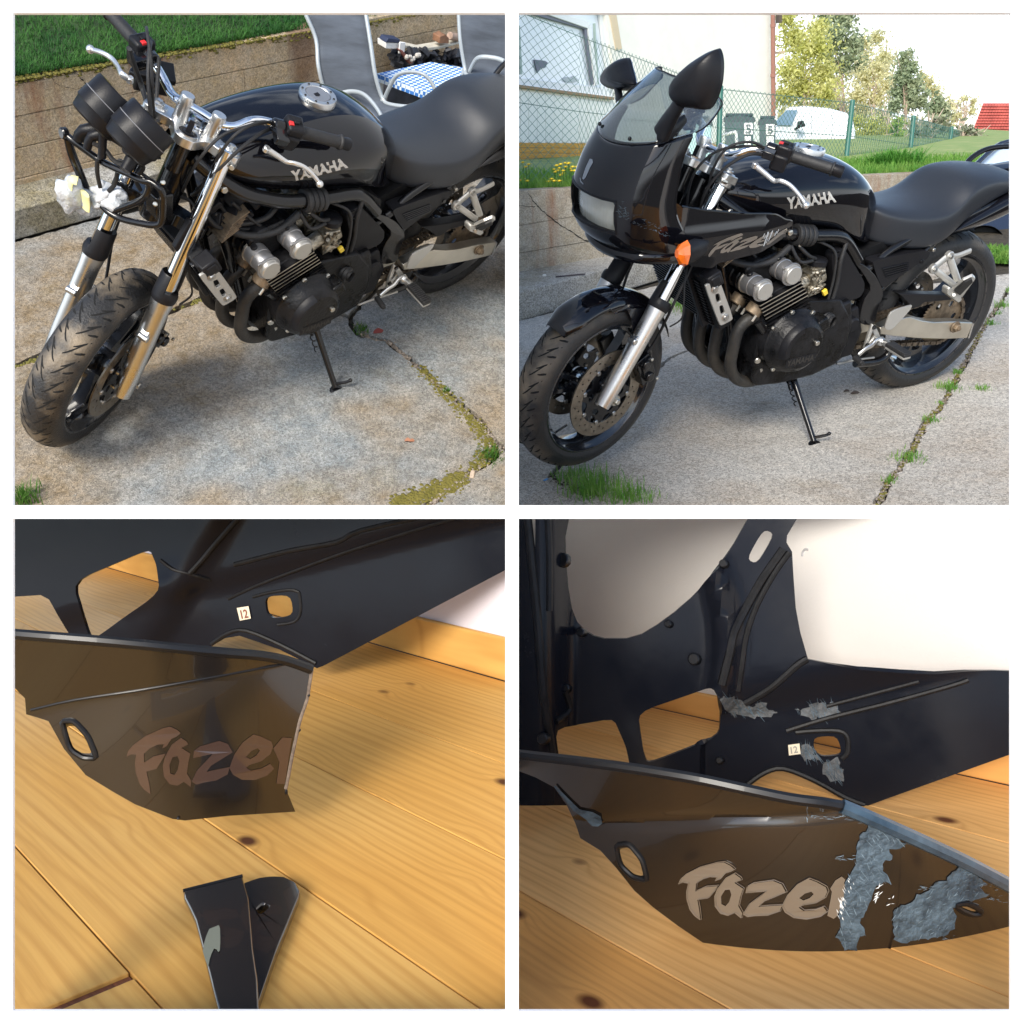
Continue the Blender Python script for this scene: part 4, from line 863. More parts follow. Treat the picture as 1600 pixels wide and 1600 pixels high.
        fs = P_('fairing_stay', join(tube(st_, .0085, 12, 5), tube([L(zQ(*a[:2]), a[2]) for a in ((960, 1060, .08), (1020, 1120, .095), (990, 1230, .09), (900, 1300, .06), (720, 1370, .02), (620, 1410, .0))], .0085, 12, 5),
                                     tube([L(zQ(*a[:2]), a[2]) for a in ((170, 640, -.115), (215, 800, -.115), (300, 1010, -.11), (400, 1250, -.105))], [.009, .011, .011, .009], 12, 4),
                                     cyl(L(zQ(100, 590), -.12), L(zQ(170, 585), -.12), .014, 14, .003)), black_metal)
        for a in ((1165, 1100), (1085, 1325)): P_('stay_bolt', cyl(L(zQ(*a), .115), L(zQ(*a), .125), .006, 12, .002), bolt_m, fs)
        P_('horn_bracket', box(L(zQ(1130, 1300), .06), (.05, .05, .07)), black_metal, fs, bevel=.004)
        for c_ in ([(480, 870, -.03), (480, 1000, -.03), (510, 1150, -.03)], [(690, 1000, .0), (660, 1120, -.01), (600, 1190, -.02)], [(430, 690, -.04), (560, 760, -.02), (640, 860, .0), (740, 920, .02), (860, 880, .03)], [(900, 880, .04), (960, 950, .04), (880, 1060, .03), (930, 1180, .03)], [(420, 700, -.05), (470, 640, -.05), (520, 700, -.04), (500, 860, -.03)]):
            P_('gauge_wire', tube([L(zQ(*a[:2]), a[2]) for a in c_], .0055, 8, 6), rubber)
        # wiring wrapped in clear bags with yellow tape
        rn = random.Random(2)
        bagm = mat('clear_bag', (.62, .66, .70), .18, trans=.35, coat=.5, var=.35, vscale=40, col2=(.9, .92, .95), bump=1.0, bscale=40)
        tape = mat('yellow_tape', (.80, .74, .36), .5)
        def crumple(c, r, sc, seed):
            rr = random.Random(seed); V, F_ = sph((0, 0, 0), 1, 22)
            k1 = [(rr.uniform(-1, 1), rr.uniform(-1, 1), rr.uniform(-1, 1), rr.uniform(4, 9), rr.uniform(0, 6)) for _ in range(9)]
            return [c + np.array(sc) * r * v * (1 + .06 * sum(math.sin(k[3] * (v @ np.array(k[:3])) + k[4]) for k in k1)) for v in V], F_
        bg_ = P_('wrapped_connector', join(crumple(L(zQ(180, 1230), -.10), .040, (.8, .8, 1.2), 1), crumple(L(zQ(330, 1240), -.09), .026, (1, 1.2, .8), 2), crumple(L(zQ(340, 1370), -.09), .020, (.8, 1.3, .7), 7)), bagm, sharp=180)
        P_('wrapped_connector', join(crumple(L(zQ(560, 1210), -.04), .027, (1, 1.1, .9), 3), crumple(L(zQ(650, 1270), -.02), .030, (1, 1.4, .85), 4), crumple(L(zQ(700, 1210), -.01), .018, (1, 1.3, .8), 6), crumple(L(zQ(510, 1300), -.05), .020, (1, 1.3, .8), 16)), bagm, sharp=180)
        for pts, w in (([(240, 1270, -.10), (235, 1140, -.10), (250, 1030, -.10), (320, 1035, -.09)], .012), ([(395, 1165, -.07), (405, 1250, -.07), (400, 1320, -.07)], .018)):
            q = [L(zQ(*a[:2]), a[2]) + np.array([.018, .012, 0]) for a in pts]; P_('yellow_tape', tube(q, w, 10, 4, flat=.35, upv=(0, 1, .3)), tape, bg_)
    else:
        # ---------------- fairing: rows from the top of the screen down, columns from the centre line to the edge
        lv = [(1.250, 1.262, 1.205, .100, 1.4), (1.235, 1.280, 1.190, .120, 1.3), (1.20, 1.322, 1.168, .148, 1.15), (1.155, 1.370, 1.175, .162, 1.0), (1.115, 1.405, 1.215, .168, 1.0), (1.085, 1.428, 1.255, .172, .95), (1.045, 1.456, 1.282, .176, .95),
              (1.01, 1.477, 1.296, .180, .9), (.975, 1.492, 1.303, .184, .85), (.955, 1.497, 1.305, .186, .82), (.925, 1.500, 1.303, .188, .8), (.895, 1.500, 1.290, .190, .8), (.865, 1.496, 1.270, .191, .8), (.840, 1.488, 1.255, .191, .82), (.816, 1.468, 1.245, .190, .85), (.800, 1.440, 1.245, .188, .9)]
        cols = np.array([0, .14, .29, .45, .555, .66, .76, .86, .93, 1.0])
        def fp_(row, t, s=1):
            z, xc, xe, ye, b = lv[row]; th = t * math.pi / 2
            return np.array([xe + (xc - xe) * math.cos(th) ** (b * .9), s * ye * math.sin(th) ** .92, z + (.045 * t ** 1.5 if row >= 5 and row < 8 else (.030 * t ** 1.5 if 3 <= row < 5 else 0)) - (.012 * t if row < 2 else 0)])
        def patch(r0, r1, skip=None, off=0):
            V, F_ = [], []; nc = len(cols) * 2 - 1
            for r in range(r0, r1 + 1):
                for j in range(nc):
                    i = j - (len(cols) - 1); V.append(fp_(r, cols[abs(i)], 1 if i >= 0 else -1))
            for r in range(r1 - r0):
                for j in range(nc - 1):
                    i = j - (len(cols) - 1)
                    if skip and skip(r + r0, i): continue
                    F_.append((r * nc + j, r * nc + j + 1, (r + 1) * nc + j + 1, (r + 1) * nc + j))
            return V, F_
        hl = lambda r, i: 9 <= r < 12 and -3 <= i < 3
        body = P_('fairing_cowl', patch(5, 15, hl), black_paint, sharp=180)
        for o_, w in ((body, .004),):
            m2 = o_.modifiers.new('s', 'SUBSURF'); m2.levels = 2; m2.render_levels = 2
            m1 = o_.modifiers.new('t', 'SOLIDIFY'); m1.thickness = w; m1.offset = 0
        scrn = mat('smoked_screen', (.36, .40, .40), .03, trans=.96, alpha=1, coat=1)
        sc_ = P_('windscreen', patch(0, 5), scrn, sharp=180)
        m2 = sc_.modifiers.new('s', 'SUBSURF'); m2.levels = 2; m2.render_levels = 2
        m1 = sc_.modifiers.new('t', 'SOLIDIFY'); m1.thickness = .003; m1.offset = 1
        P_('screen_edge', tube([fp_(0, cols[abs(i)], 1 if i >= 0 else -1) for i in range(-9, 10)], .003, 8, 2), black_plastic, sc_)
        for s in (1, -1):
            P_('screen_edge', tube([fp_(r, 1, s) for r in range(0, 6)], .0025, 8, 3), black_plastic, sc_)
            for cc_ in ((.30, .80) if s > 0 else (.30,)):
                q = fp_(5, cc_, s) + np.array([-.004, .0, .016]); P_('screen_screw', sph(q, .006, 10), black_metal, sc_)
        # headlight
        def hp_(r, i, dx): return fp_(r, cols[abs(i)] * 1.0, 1 if i >= 0 else -1) + np.array([dx, 0, 0])
        V = [hp_(r, i, -.022) for r in range(9, 13) for i in range(-3, 4)]; F_ = [(a * 7 + b, a * 7 + b + 1, (a + 1) * 7 + b + 1, (a + 1) * 7 + b) for a in range(3) for b in range(6)]
        hlo = P_('headlight', (V, F_), lens_m, sharp=180)
        loop = [hp_(9, i, 0) for i in range(-3, 4)] + [hp_(r, 3, 0) for r in (10, 11)] + [hp_(12, i, 0) for i in range(3, -4, -1)] + [hp_(r, -3, 0) for r in (11, 10)]
        lp2 = [p + np.array([-.024, 0, 0]) for p in loop]; m_ = len(loop)
        P_('headlight_surround', join(([*loop, *lp2], [(i, (i + 1) % m_, m_ + (i + 1) % m_, m_ + i) for i in range(m_)]), tube(loop, .0045, 8, 1, closed=True)), black_plastic, hlo)
        rc_ = np.mean(V, 0); P_('headlight_reflector', ([p + np.array([-.012 - .055 * max(0, 1 - 2.0 * np.linalg.norm((p - rc_) / [1, .19, .11])) ** .5 if True else 0, 0, 0]) for p in V], F_), chrome, hlo, sharp=180); P_('bulb', sph(rc_ + [-.035, 0, 0], .016, 12), alu_satin, hlo)
        # side wing with its lip
        for s in (1, -1):
            wo = [zM(965, 180), zM(1060, 245), zM(1250, 272), zO(200, 1270), zO(420, 1290), zO(700, 1298), zO(790, 1320), zO(870, 1365), zO(955, 1390), zK(1045, 140), zK(1050, 225), zK(965, 245), zK(860, 292), zK(720, 342), zK(500, 402), zK(380, 430), zK(330, 470), zM(1290, 790), zM(1160, 775), zM(1040, 740), zM(950, 690), zM(850, 645), zM(700, 630), zM(640, 600), zM(700, 400), zM(820, 260)]
            pts = [T(p, .186) for p in wo]
            yo = lambda u: .188 if u > .98 else .188 - (.98 - u) * .28
            o2 = [(v[0], v[2]) for v in pts]
            from mathutils.geometry import delaunay_2d_cdt
            # fill the outline with a fine grid so the panel can curve
            o2 = [tuple(p) for p in jag(o2, .008, 0, random.Random(1))]; oa = np.array(o2)
            inner = [(u, v) for u in np.arange(.84, 1.36, .012) for v in np.arange(.72, .98, .012) if np.min(np.hypot(oa[:, 0] - u, oa[:, 1] - v)) > .006]
            ol = [Vector(p) for p in o2]; n0 = len(ol)
            r_ = delaunay_2d_cdt(ol + [Vector(p) for p in inner], [(i, (i + 1) % n0) for i in range(n0)], [], 1, 1e-5)
            fy = lambda u, v: yo(u) + .010 * math.exp(-((v - (.835 - (1.1 - u) * .05)) / .03) ** 2) - (max(0, u - 1.24) ** 2) * 2.2
            V = [np.array([p[0], s * fy(p[0], p[1]), p[1]]) for p in r_[0]]
            wg = P_('fairing_side', (V, r_[2]), black_paint, sharp=180)
            md = wg.modifiers.new("t", "SOLIDIFY"); md.thickness = .004; md.offset = 0; md.use_rim = False
            if s > 0: wingL = wg
            P_('panel_edge', tube([np.array([v_[0], s * fy(v_[0], v_[2]), v_[2]]) for v_ in [T(p, .186) for p in wo[1:12]]], .0035, 8, 3), black_paint, wg)
        # beak lip below the headlight
        bk = [fp_(15, cols[abs(i)], 1 if i >= 0 else -1) for i in range(-9, 10)]
        lip = loft([[p + np.array([.004, 0, .004]) for p in bk], [p + np.array([.012, 0, -.012]) for p in bk], [p + np.array([.0, 0, -.030]) for p in bk], [p + np.array([-.03, 0, -.034]) for p in bk]], closed=False, caps=False)
        lo = P_('fairing_lip', lip, black_paint, sharp=180); md = lo.modifiers.new('t', 'SOLIDIFY'); md.thickness = .003
        bvb = [bvh_of(body), bvh_of(wingL), bvh_of(lo)]
        # emblem on the nose
        em = [[zL(*q) for q in pl_] for pl_ in ([(240, 1075), (262, 1080), (268, 1110), (240, 1160), (205, 1240), (185, 1262), (172, 1250), (200, 1160)], [(155, 1240), (165, 1275), (185, 1300), (180, 1306), (158, 1285), (150, 1250)])]
        g = decal(bvb, BM[1], [(p, ()) for p in em], .0012)
        if g: P_('nose_emblem', g, mat('emblem_silver', (.35, .37, .4), .3, .6), body, smooth=False, recalc=False)
        # lettering on the side panel
        Mx = np.array([[1060, 1381, 1], [1094, 1437, 1], [1291, 1424, 1]], float)
        tgt = np.array([zK(340, 285), zK(308, 382), zK(790, 262)], float); AF = np.linalg.solve(Mx, tgt)
        g = decal(bvb, BM[1], [([tuple(np.array([x, y, 1]) @ AF) for x, y in o_], [[tuple(np.array([x, y, 1]) @ AF) for x, y in h] for h in hs_]) for o_, hs_ in FAZER], .0014)
        if g: P_('side_lettering', g, fazer_m, wingL, smooth=False, recalc=False, label='bronze Fazer lettering on the side panel')
        rn = random.Random(4)
        G = []
        for a, b, w in [(zK(800, 170), zK(760, 290), 3), (zK(835, 160), zK(800, 250), 2.5), (zK(870, 165), zK(850, 205), 3.2), (zK(885, 150), zK(872, 185), 2)] + [(zK(770 + 8 * i, 185 + 14 * (i % 4)), zK(755 + 9 * i, 215 + 16 * (i % 4)), 1.6) for i in range(5)]:
            a, b = np.array(a), np.array(b); d = (b - a) / np.linalg.norm(b - a); n2 = np.array([-d[1], d[0]]) * w * .35; G.append(([tuple(a - n2), tuple(a + n2), tuple(b + n2 * .6), tuple(b - n2 * .6)], ()))
        for i in range(90):          # scuffs on the nose and lip
            x, y = zM(*( (rn.uniform(440, 560), rn.uniform(200, 330)) if i % 3 == 0 else (rn.uniform(560, 760), 0))); 
            if i % 3: u = rn.uniform(0, 1); x, y = zM(480 + 460 * u, 300 + 190 * u + rn.uniform(-38, 38))
            an = rn.uniform(-.5, .9); l = rn.uniform(1.5, 5); w = rn.uniform(.15, .5); d = np.array([math.cos(an), math.sin(an)]); n2 = np.array([-d[1], d[0]]) * w; a = np.array([x, y]); b = a + d * l
            G.append(([tuple(a - n2), tuple(a + n2), tuple(b + n2), tuple(b - n2)], ()))
        g = decal(bvb, BM[1], G[:9], .0017)
        if g: P_('paint_scratch', g, scuff_light, wingL, smooth=False, recalc=False, kind='stuff')
        g = decal(bvb, BM[1], G[9:], .0014)
        if g: P_('paint_scuff', g, scuff_m, body, smooth=False, recalc=False, kind='stuff')
        bq = T(zK(983, 178), .168); P_('panel_bolt', lathe([(0, .0095), (.004, .009), (.006, .005), (.006, .001)], bq, (0, 1, 0), 14), bolt_m, wingL)
        # mirrors
        for s, outl, yy, stem in ((1, [(1408, 92), (1432, 160), (1438, 260), (1425, 400), (1385, 530), (1315, 632), (1180, 625), (1060, 605), (990, 540), (975, 455), (1010, 370), (1085, 285), (1190, 195), (1300, 125), (1370, 95)], .285, [(880, 850, .175), (930, 760, .195), (990, 660, .23), (1040, 570, .26)]),
                                  (-1, [(592, 172), (618, 250), (655, 400), (640, 425), (605, 462), (540, 468), (455, 450), (420, 405), (430, 335), (470, 260), (530, 205)], -.285, [(520, 640, -.18), (505, 560, -.205), (490, 470, -.24), (478, 410, -.26)])):
            n_ = np.array([.92, .30 * s, .05]); c0 = T(zL(*(1215, 380)), .285) if s > 0 else T(zL(540, 340), -.285)
            ol = [onp(BM[1], *zL(*q), c0, n_) for q in outl]
            ol = crv(ol, 3, True)
            mi = P_('mirror', puff(ol, n_, .062, 7, .5), black_plastic, sharp=180)
            P_('mirror_glass', prism([c0 + (p - c0) * .93 - n_ * .003 for p in ol], -n_ * .002), chrome, mi)
            q = [T(zL(*a[:2]), a[2]) for a in stem]
            P_('mirror_arm', tube(q, [.030, .026, .021, .019] if s > 0 else [.022, .019, .017, .016], 14, 4, flat=.62), black_plastic, mi)
            if s > 0: P_('mirror_base', tube([T(zL(870, 850), .176), T(zL(960, 830), .165), T(zL(1085, 720), .15)], [.026, .022, .014], 12, 3, flat=.5), black_plastic, mi)
        # indicator
        for s in (1, -1):
            m3 = np.array([1, s, 1.]); c0 = T(zM(1035, 675), .262) * m3; c1 = T(zM(1290, 690), .20) * m3
            stl = T(zM(1100, 660), .255) * m3
            rg = lambda c, a, b, n=14: [c + np.array([0, a * math.cos(t), b * math.sin(t)]) for t in np.linspace(0, 2 * math.pi, n + 1)[:-1]]
            ind = P_('indicator', loft([rg(stl, .022, .034), rg(stl + [-.03, -.008 * s, 0], .024, .034), rg(stl + [-.075, -.024 * s, -.004], .016, .024), rg(stl + [-.10, -.04 * s, -.006], .008, .015)]), black_plastic, bevel=.002)
            ang = [c for c in (.92, 1)]
            l0 = [stl + np.array([.002, .022 * 1.06 * u, .034 * 1.08 * v]) for u, v in ((1, .1), (.7, .8), (0, 1.05), (-.75, .75), (-1, .05), (-.75, -.7), (0, -1.05), (.7, -.75))]
            l1 = [stl + np.array([.020, .020 * u, .030 * v]) for u, v in ((1, .1), (.7, .8), (0, 1.05), (-.75, .75), (-1, .05), (-.75, -.7), (0, -1.05), (.7, -.75))]
            l2 = [stl + np.array([.034, .010 * u + .002 * s, .012 * v + .004]) for u, v in ((1, .1), (.7, .8), (0, 1.05), (-.75, .75), (-1, .05), (-.75, -.7), (0, -1.05), (.7, -.75))]
            P_('orange_lens', loft([l0, l1, l2]), orange_m, ind, smooth=False)
        # front mudguard
        def guard(a): # half width and radius along the arc
            return .318 + .004 * math.sin(a)
        R_ = []; aa = np.linspace(math.radians(47), math.radians(150), 26)
        for i, a in enumerate(aa):
            r = .322; e = min(1, (i + .6) / 3.5); w = .066 * (.55 + .45 * e)
            ring = []
            for t in np.linspace(-1, 1, 15):
                dr = -.030 * abs(t) ** 2.6 - (.018 * max(0, abs(t) - .75) / .25 if 8 < i < 20 else 0)
                ring.append(np.array([C_F[0] + (r + dr) * math.cos(a), w * t, C_F[2] + (r + dr) * math.sin(a)]))
            R_.append(ring)
        mg = P_('front_mudguard', Y(loft(R_, False, False)), black_paint, sharp=180); md = mg.modifiers.new('t', 'SOLIDIFY'); md.thickness = .003
        for s in (1, -1):
            q = [np.array(p) * [1, s, 1] for p in ((1.39, .060, .575), (1.30, .066, .565), (1.30, .086, .50), (1.315, .088, .43), (1.345, .085, .44), (1.36, .068, .53))]
            P_('mudguard_stay', Y(prism(q, (0, .004 * s, 0))), black_paint, mg, bevel=.003)
            P_('mudguard_screw', Y(sph((1.335, .095 * s, .515), .008, 10)), bolt_m, mg)
    return root

FAZER = []
def _fz():
    A = lambda pts: [r1(*p) for p in pts]; B = lambda pts: [r2(*p) for p in pts]
    F_ = [(1000, 805), (1012, 775), (1045, 745), (1130, 702), (1240, 672), (1285, 668), (1328, 690), (1352, 712), (1325, 728), (1290, 738), (1258, 775), (1228, 785), (1240, 762), (1200, 760), (1150, 775), (1112, 800), (1108, 850), (1170, 822), (1248, 815), (1222, 850), (1185, 893), (1120, 902), (1132, 965), (1138, 1030), (1100, 1002), (1072, 965), (1052, 900), (1050, 850), (1062, 800), (1030, 795)]
    a_ = [(1225, 880), (1245, 830), (1290, 770), (1350, 738), (1388, 765), (1394, 780), (1350, 795), (1405, 832), (1388, 880), (1375, 940), (1400, 985), (1393, 1018), (1352, 985), (1310, 1002), (1262, 988), (1228, 942)]
    ah = [(1268, 880), (1292, 840), (1322, 838), (1332, 868), (1318, 915), (1295, 940), (1270, 928)]
    z_ = [(1420, 860), (1428, 820), (1465, 800), (1590, 782), (1645, 805), (1672, 855), (1590, 890), (1530, 915), (1500, 945), (1560, 940), (1648, 935), (1632, 975), (1560, 1000), (1480, 1003), (1432, 1010), (1402, 990), (1440, 930), (1520, 870), (1545, 850), (1480, 855)]
    e_ = [(165, 940), (200, 870), (255, 810), (330, 770), (382, 790), (440, 822), (450, 850), (432, 890), (370, 925), (292, 938), (272, 950), (300, 970), (370, 965), (425, 945), (448, 975), (400, 1010), (320, 1025), (240, 1015), (185, 980)]
    eh = [(275, 890), (310, 862), (350, 850), (365, 865), (340, 890), (300, 905)]
    r_ = [(450, 1000), (470, 900), (478, 850), (468, 830), (500, 780), (540, 755), (562, 775), (552, 800), (610, 785), (628, 800), (604, 852), (560, 872), (535, 930), (512, 1000), (490, 1020)]
    for o, h in ((A(F_), []), (A(a_), [A(ah)]), (A(z_), []), (B(e_), [B(eh)]), (B(r_), [])): FAZER.append((o, h))
_fz()
bike0 = make_bike(0)
bike1 = make_bike(1)
# ================================================================== place 0: the yard with the naked motorcycle
rnd = random.Random(11)
GP0 = lambda px, py, h=0.: PX(0, px, py, 2, h)[:2]
soil_m = mat('joint_soil', (.045, .036, .024), .95, var=.5, vscale=30, bump=1, bscale=80)
moss_m = mat('moss', (.12, .11, .015), .95, col2=(.20, .17, .035), var=.3, vscale=25, bump=1, bscale=120)
weed_m = leaf_mat('weed_leaf', (.05, .14, .02), (.10, .22, .03), 20)
con0 = concrete('yard_concrete', (.19, .215, .23), (.215, .155, .085), (.14, .115, .04), contrast=.5, big=.8)
def slab(k, name, px_poly, step, amp, m, gp, parent_base=(0, 0, 0), top=0.0, w=.009, fixed=()):
    P = [gp(*p) for p in px_poly]
    P = offset_poly(jag(P, step * .7, amp * 1.5, rnd), w * 1.25)
    g = sheet([tuple(p) for p in P], [], lambda u, v: (u, v, top), (0, 0, -.05))
    return solo(name, g, m, P2W[k], parent_base, kind='structure', bevel=.004)
soil0 = solo('soil', ([(3, 2.5, -.022), (-4, 2.5, -.022), (-4, -1.3, -.022), (3, -1.3, -.022)], [(0, 1, 2, 3)]), soil_m, P2W[0], (0, 0, 0), kind='structure', smooth=False)
J1 = [(-150, 640), (20, 572), (45, 563), (78, 546), (150, 520), (264, 488), (327, 461), (420, 470), (546, 495)]
J2 = [(546, 495), (556, 522), (602, 531), (644, 563), (688, 605), (749, 653), (775, 690)]
J2b = [(775, 690), (800, 712), (840, 760)]
J3 = [(775, 690), (773, 714), (741, 734), (722, 748), (692, 766), (668, 792), (655, 850)]
gp = lambda x, y: GP0(x, y)
slab(0, 'concrete_slab', J1 + J2[1:] + J3[1:] + [(-150, 850)], .03, .004, con0, gp)
slab(0, 'concrete_slab', [(-150, 640), (-150, 415), (20, 376), (162, 338), (420, 290), (620, 250), (700, 330), (546, 495)] + J1[1:-1][::-1], .03, .003, con0, gp)
slab(0, 'concrete_slab', J2[::-1] + [(700, 330), (620, 250), (1100, 170), (1100, 900), (840, 760), (800, 712)], .03, .004, con0, gp)
slab(0, 'concrete_slab', J3[::-1] + [(800, 712), (840, 760), (1100, 900), (1100, 1000), (655, 1000)], .03, .005, con0, gp)
# step along the wall, retaining wall, lawn
YS, YW, HS, ZW = -1.038, -1.20, .118, .482
stepm = concrete('mossy_step_concrete', (.30, .30, .29), (.20, .17, .09), (.12, .11, .04), contrast=.6, big=1.6)
stp = solo('concrete_step', box((-.8, (YS + YW) / 2, HS / 2), (5.4, YS - YW, HS)), stepm, P2W[0], (-.8, YS, 0), kind='structure', bevel=.006)
mossf = mat('algae_film', (.16, .13, .05), .9, col2=(.24, .21, .13), var=.3, vscale=5, bump=.6, bscale=70)
wallm = concrete('rust_stained_wall', (.54, .38, .21), (.44, .33, .19), (.58, .44, .27), contrast=.4, big=1.5, rust=(.24, .07, .025))
w0 = thing('retaining_wall', 'rust streaked concrete wall with mossy top, in the yard of the garden chairs', 'wall', P2W[0], (-.8, YW, 0))
def wall_boards(parent, x0, x1, yf, zs, hgt, m, thick, seed):
    r = random.Random(seed)
    for i in range(len(zs) - 1):
        x = x1
        while x > x0:
            l = r.uniform(1.3, 1.9); xa = max(x0, x - l); d = r.uniform(0, .004)
            part('cast_panel', box(((x + xa) / 2, yf - thick / 2 + d, (zs[i] + zs[i + 1]) / 2), (x - xa - .0015, thick, zs[i + 1] - zs[i] - .0025)), m, parent, bevel=.0025); x = xa
zt = lambda x: ZW + .018 * x
wall_boards(w0, -3.5, 1.9, YW, [0, .14, .255, .37, ZW], 0, wallm, .16, 2)
ck = [zA(385, 360), zA(405, 385), zA(440, 420), zA(475, 465), zA(520, 492), zA(550, 505), zA(580, 522)]
def crack(parent, px, k, y, w, nm='crack'):
    P = [PX(k, *p, 1, y) for p in jag(px + px[::-1], 3, .0, rnd)[:0] or px]; V = []
    r = random.Random(5); Q = []
    for i in range(len(P) - 1):
        for t in np.linspace(0, 1, 5, endpoint=False): Q.append(P[i] * (1 - t) + P[i + 1] * t + np.array([r.uniform(-1, 1), 0, r.uniform(-1, 1)]) * .0022)
    for q in Q: ww = w * r.uniform(.4, 1.2); V += [q + [0, 0, ww], q - [ww * .4, 0, ww]]
    return part(nm, (V, [(2 * i, 2 * i + 1, 2 * i + 3, 2 * i + 2) for i in range(len(Q) - 1)]), groove_m, parent, smooth=False, recalc=False)
crack(w0, ck, 0, YW + .0062, .0028)
crack(w0, [zA(250, 420), zA(275, 455), zA(320, 490)], 0, YW + .0062, .0016)
crack(w0, [zA(320, 490), zA(420, 500), zA(500, 480)], 0, YW + .0062, .001)
mp = []
for i in range(4200):
    x = rnd.uniform(-3.3, 1.7); mp.append((x, YW - abs(rnd.gauss(0, .02)) + .008, zt(x) - .002 - (rnd.random() ** 5) * .03 * (.4 + .6 * math.sin(x * 7) ** 2)))
G = [sph(p, rnd.uniform(.003, .008), 6, (1.4, 1, .6)) for p in mp]
part('moss', join(*G), moss_m, w0, kind='stuff', sharp=180, recalc=False)
lawn_soil = solo('lawn_ground', ([(3.2, YW - .022, zt(3.2) + .003), (-5, YW - .022, zt(-5) + .003), (-5, -5, ZW + .04), (3.2, -5, ZW + .20)], [(3, 2, 1, 0)]), mat('lawn_soil', (.02, .045, .01), .95, var=.4, vscale=10), P2W[0], (0, YW, ZW), kind='structure', smooth=False)
pts = []
while len(pts) < 85000:
    y = YW - .015 - rnd.random() ** 1.5 * 2.9; x = rnd.uniform(-1.6, 1.75)
    pts.append((x, y, zt(x) - (y - YW) * .0285))
grass0 = leaf_mat('lawn_grass', (.02, .10, .02), (.07, .19, .035), 5, .35)
solo('grass', blades(pts, .010, .036, .0016, rnd, 1.6), grass0, P2W[0], (0, YW, ZW), 'short dark green lawn growing above the rust streaked wall', 'grass', kind='stuff', smooth=False, recalc=False)
# garden furniture
fab = mat('grey_mesh_fabric', (.085, .10, .125), .62, var=.35, vscale=3, bump=.5, bscale=500, stretch=(1, 1, 5))
tubm = mat('pale_grey_tube', (.42, .46, .48), .4, .3)
def Bp(z, l): return [PX(0, *z(*p[:2]), 1, p[2]) for p in l]
def chair(label, left, right, arms, grp, legs):
    c = thing('garden_chair', label, 'chair', P2W[0], (left[-1][0], left[-1][1], 0), grp)
    A, B = crv(left, 5), crv(right, 5); n = min(len(A), len(B))
    A = [A[int(i * (len(A) - 1) / (n - 1))] for i in range(n)]; B = [B[int(i * (len(B) - 1) / (n - 1))] for i in range(n)]
    rows = [[a * (1 - t) + b * t + np.array([0, 0, -.012 * math.sin(math.pi * t)]) for t in np.linspace(0, 1, 7)] for a, b in zip(A, B)]
    g = loft(rows, False, False); o = part('fabric_sling', g, fab, c, sharp=180); o.modifiers.new('t', 'SOLIDIFY').thickness = .003
    part('side_tube', tube(left, .0085, 10, 5), tubm, c); part('side_tube', tube(right, .0085, 10, 5), tubm, c)
    for a in arms: part('armrest', tube(a, .0095, 10, 6, flat=.8), tubm, c)
    for a in legs: part('leg', tube(a, .0085, 8, 2), tubm, c)
    return c
l_ = Bp(zB, [(290, -90, -1.04), (315, 0, -1.0), (385, 170, -.95), (402, 350, -.90), (455, 515, -.86), (600, 625, -.72), (840, 745, -.50)])
r_ = Bp(zB, [(690, -90, -.90), (703, 0, -.87), (735, 200, -.81), (765, 400, -.76), (812, 550, -.72), (870, 590, -.66), (1060, 610, -.52)])
a1 = Bp(zB, [(530, 520, -.84), (620, 505, -.78), (700, 530, -.70), (780, 620, -.60), (838, 735, -.50)])
a2 = Bp(zB, [(820, 560, -.72), (850, 490, -.70), (900, 405, -.67), (980, 380, -.63), (1070, 393, -.57), (1120, 440, -.54), (1150, 500, -.52)])
chair('grey mesh garden chair with tall back, standing at the left of the checked table', l_, r_, [a1, a2], 'grey mesh garden chairs',
      [[l_[-1], (l_[-1][0] - .02, l_[-1][1] + .04, 0)], [r_[-1], (r_[-1][0] - .02, r_[-1][1] + .04, 0)], [l_[-3], (l_[-3][0] + .10, l_[-3][1] - .05, 0)], [r_[-3], (r_[-3][0] + .10, r_[-3][1] - .05, 0)]])
l_ = Bp(zB, [(1292, -90, -.80), (1298, 0, -.78), (1310, 180, -.74), (1338, 350, -.70), (1352, 400, -.66), (1450, 470, -.52), (1560, 540, -.42)])
r_ = Bp(zB, [(1640, -90, -.62), (1650, 0, -.60), (1660, 180, -.57), (1675, 330, -.54), (1690, 380, -.50), (1780, 450, -.38), (1880, 520, -.30)])
a1 = Bp(zB, [(1365, 385, -.68), (1405, 305, -.64), (1450, 283, -.60), (1540, 292, -.54), (1590, 310, -.50)])
chair('grey mesh garden chair at the right edge, behind the motorcycle seat', l_, r_, [a1], 'grey mesh garden chairs',
      [[l_[-1], (l_[-1][0], l_[-1][1] + .04, 0)], [r_[-1], (r_[-1][0], r_[-1][1] + .04, 0)], [l_[3], (l_[3][0] + .06, l_[3][1] - .05, 0)]])
chk = mat('blue_check_cloth', (.6, .68, .75), .6); n, b = nodes_of(chk)
t = N(n, 'ShaderNodeTexCoord'); mpn = N(n, 'ShaderNodeMapping'); mpn.inputs['Rotation'].default_value = (0, 0, .55); n.links.new(t.outputs['Object'], mpn.inputs[0])
ck_ = N(n, 'ShaderNodeTexChecker'); ck_.inputs['Scale'].default_value = 62; ck_.inputs[1].default_value = (.035, .16, .48, 1); ck_.inputs[2].default_value = (.62, .72, .78, 1)
n.links.new(mpn.outputs[0], ck_.inputs[0]); n.links.new(ck_.outputs[0], b.inputs['Base Color'])
HT = .40
tc_ = [PX(0, *zB(*p), 2, HT) for p in ((775, 392), (1120, 318), (1375, 362), (1120, 520))]
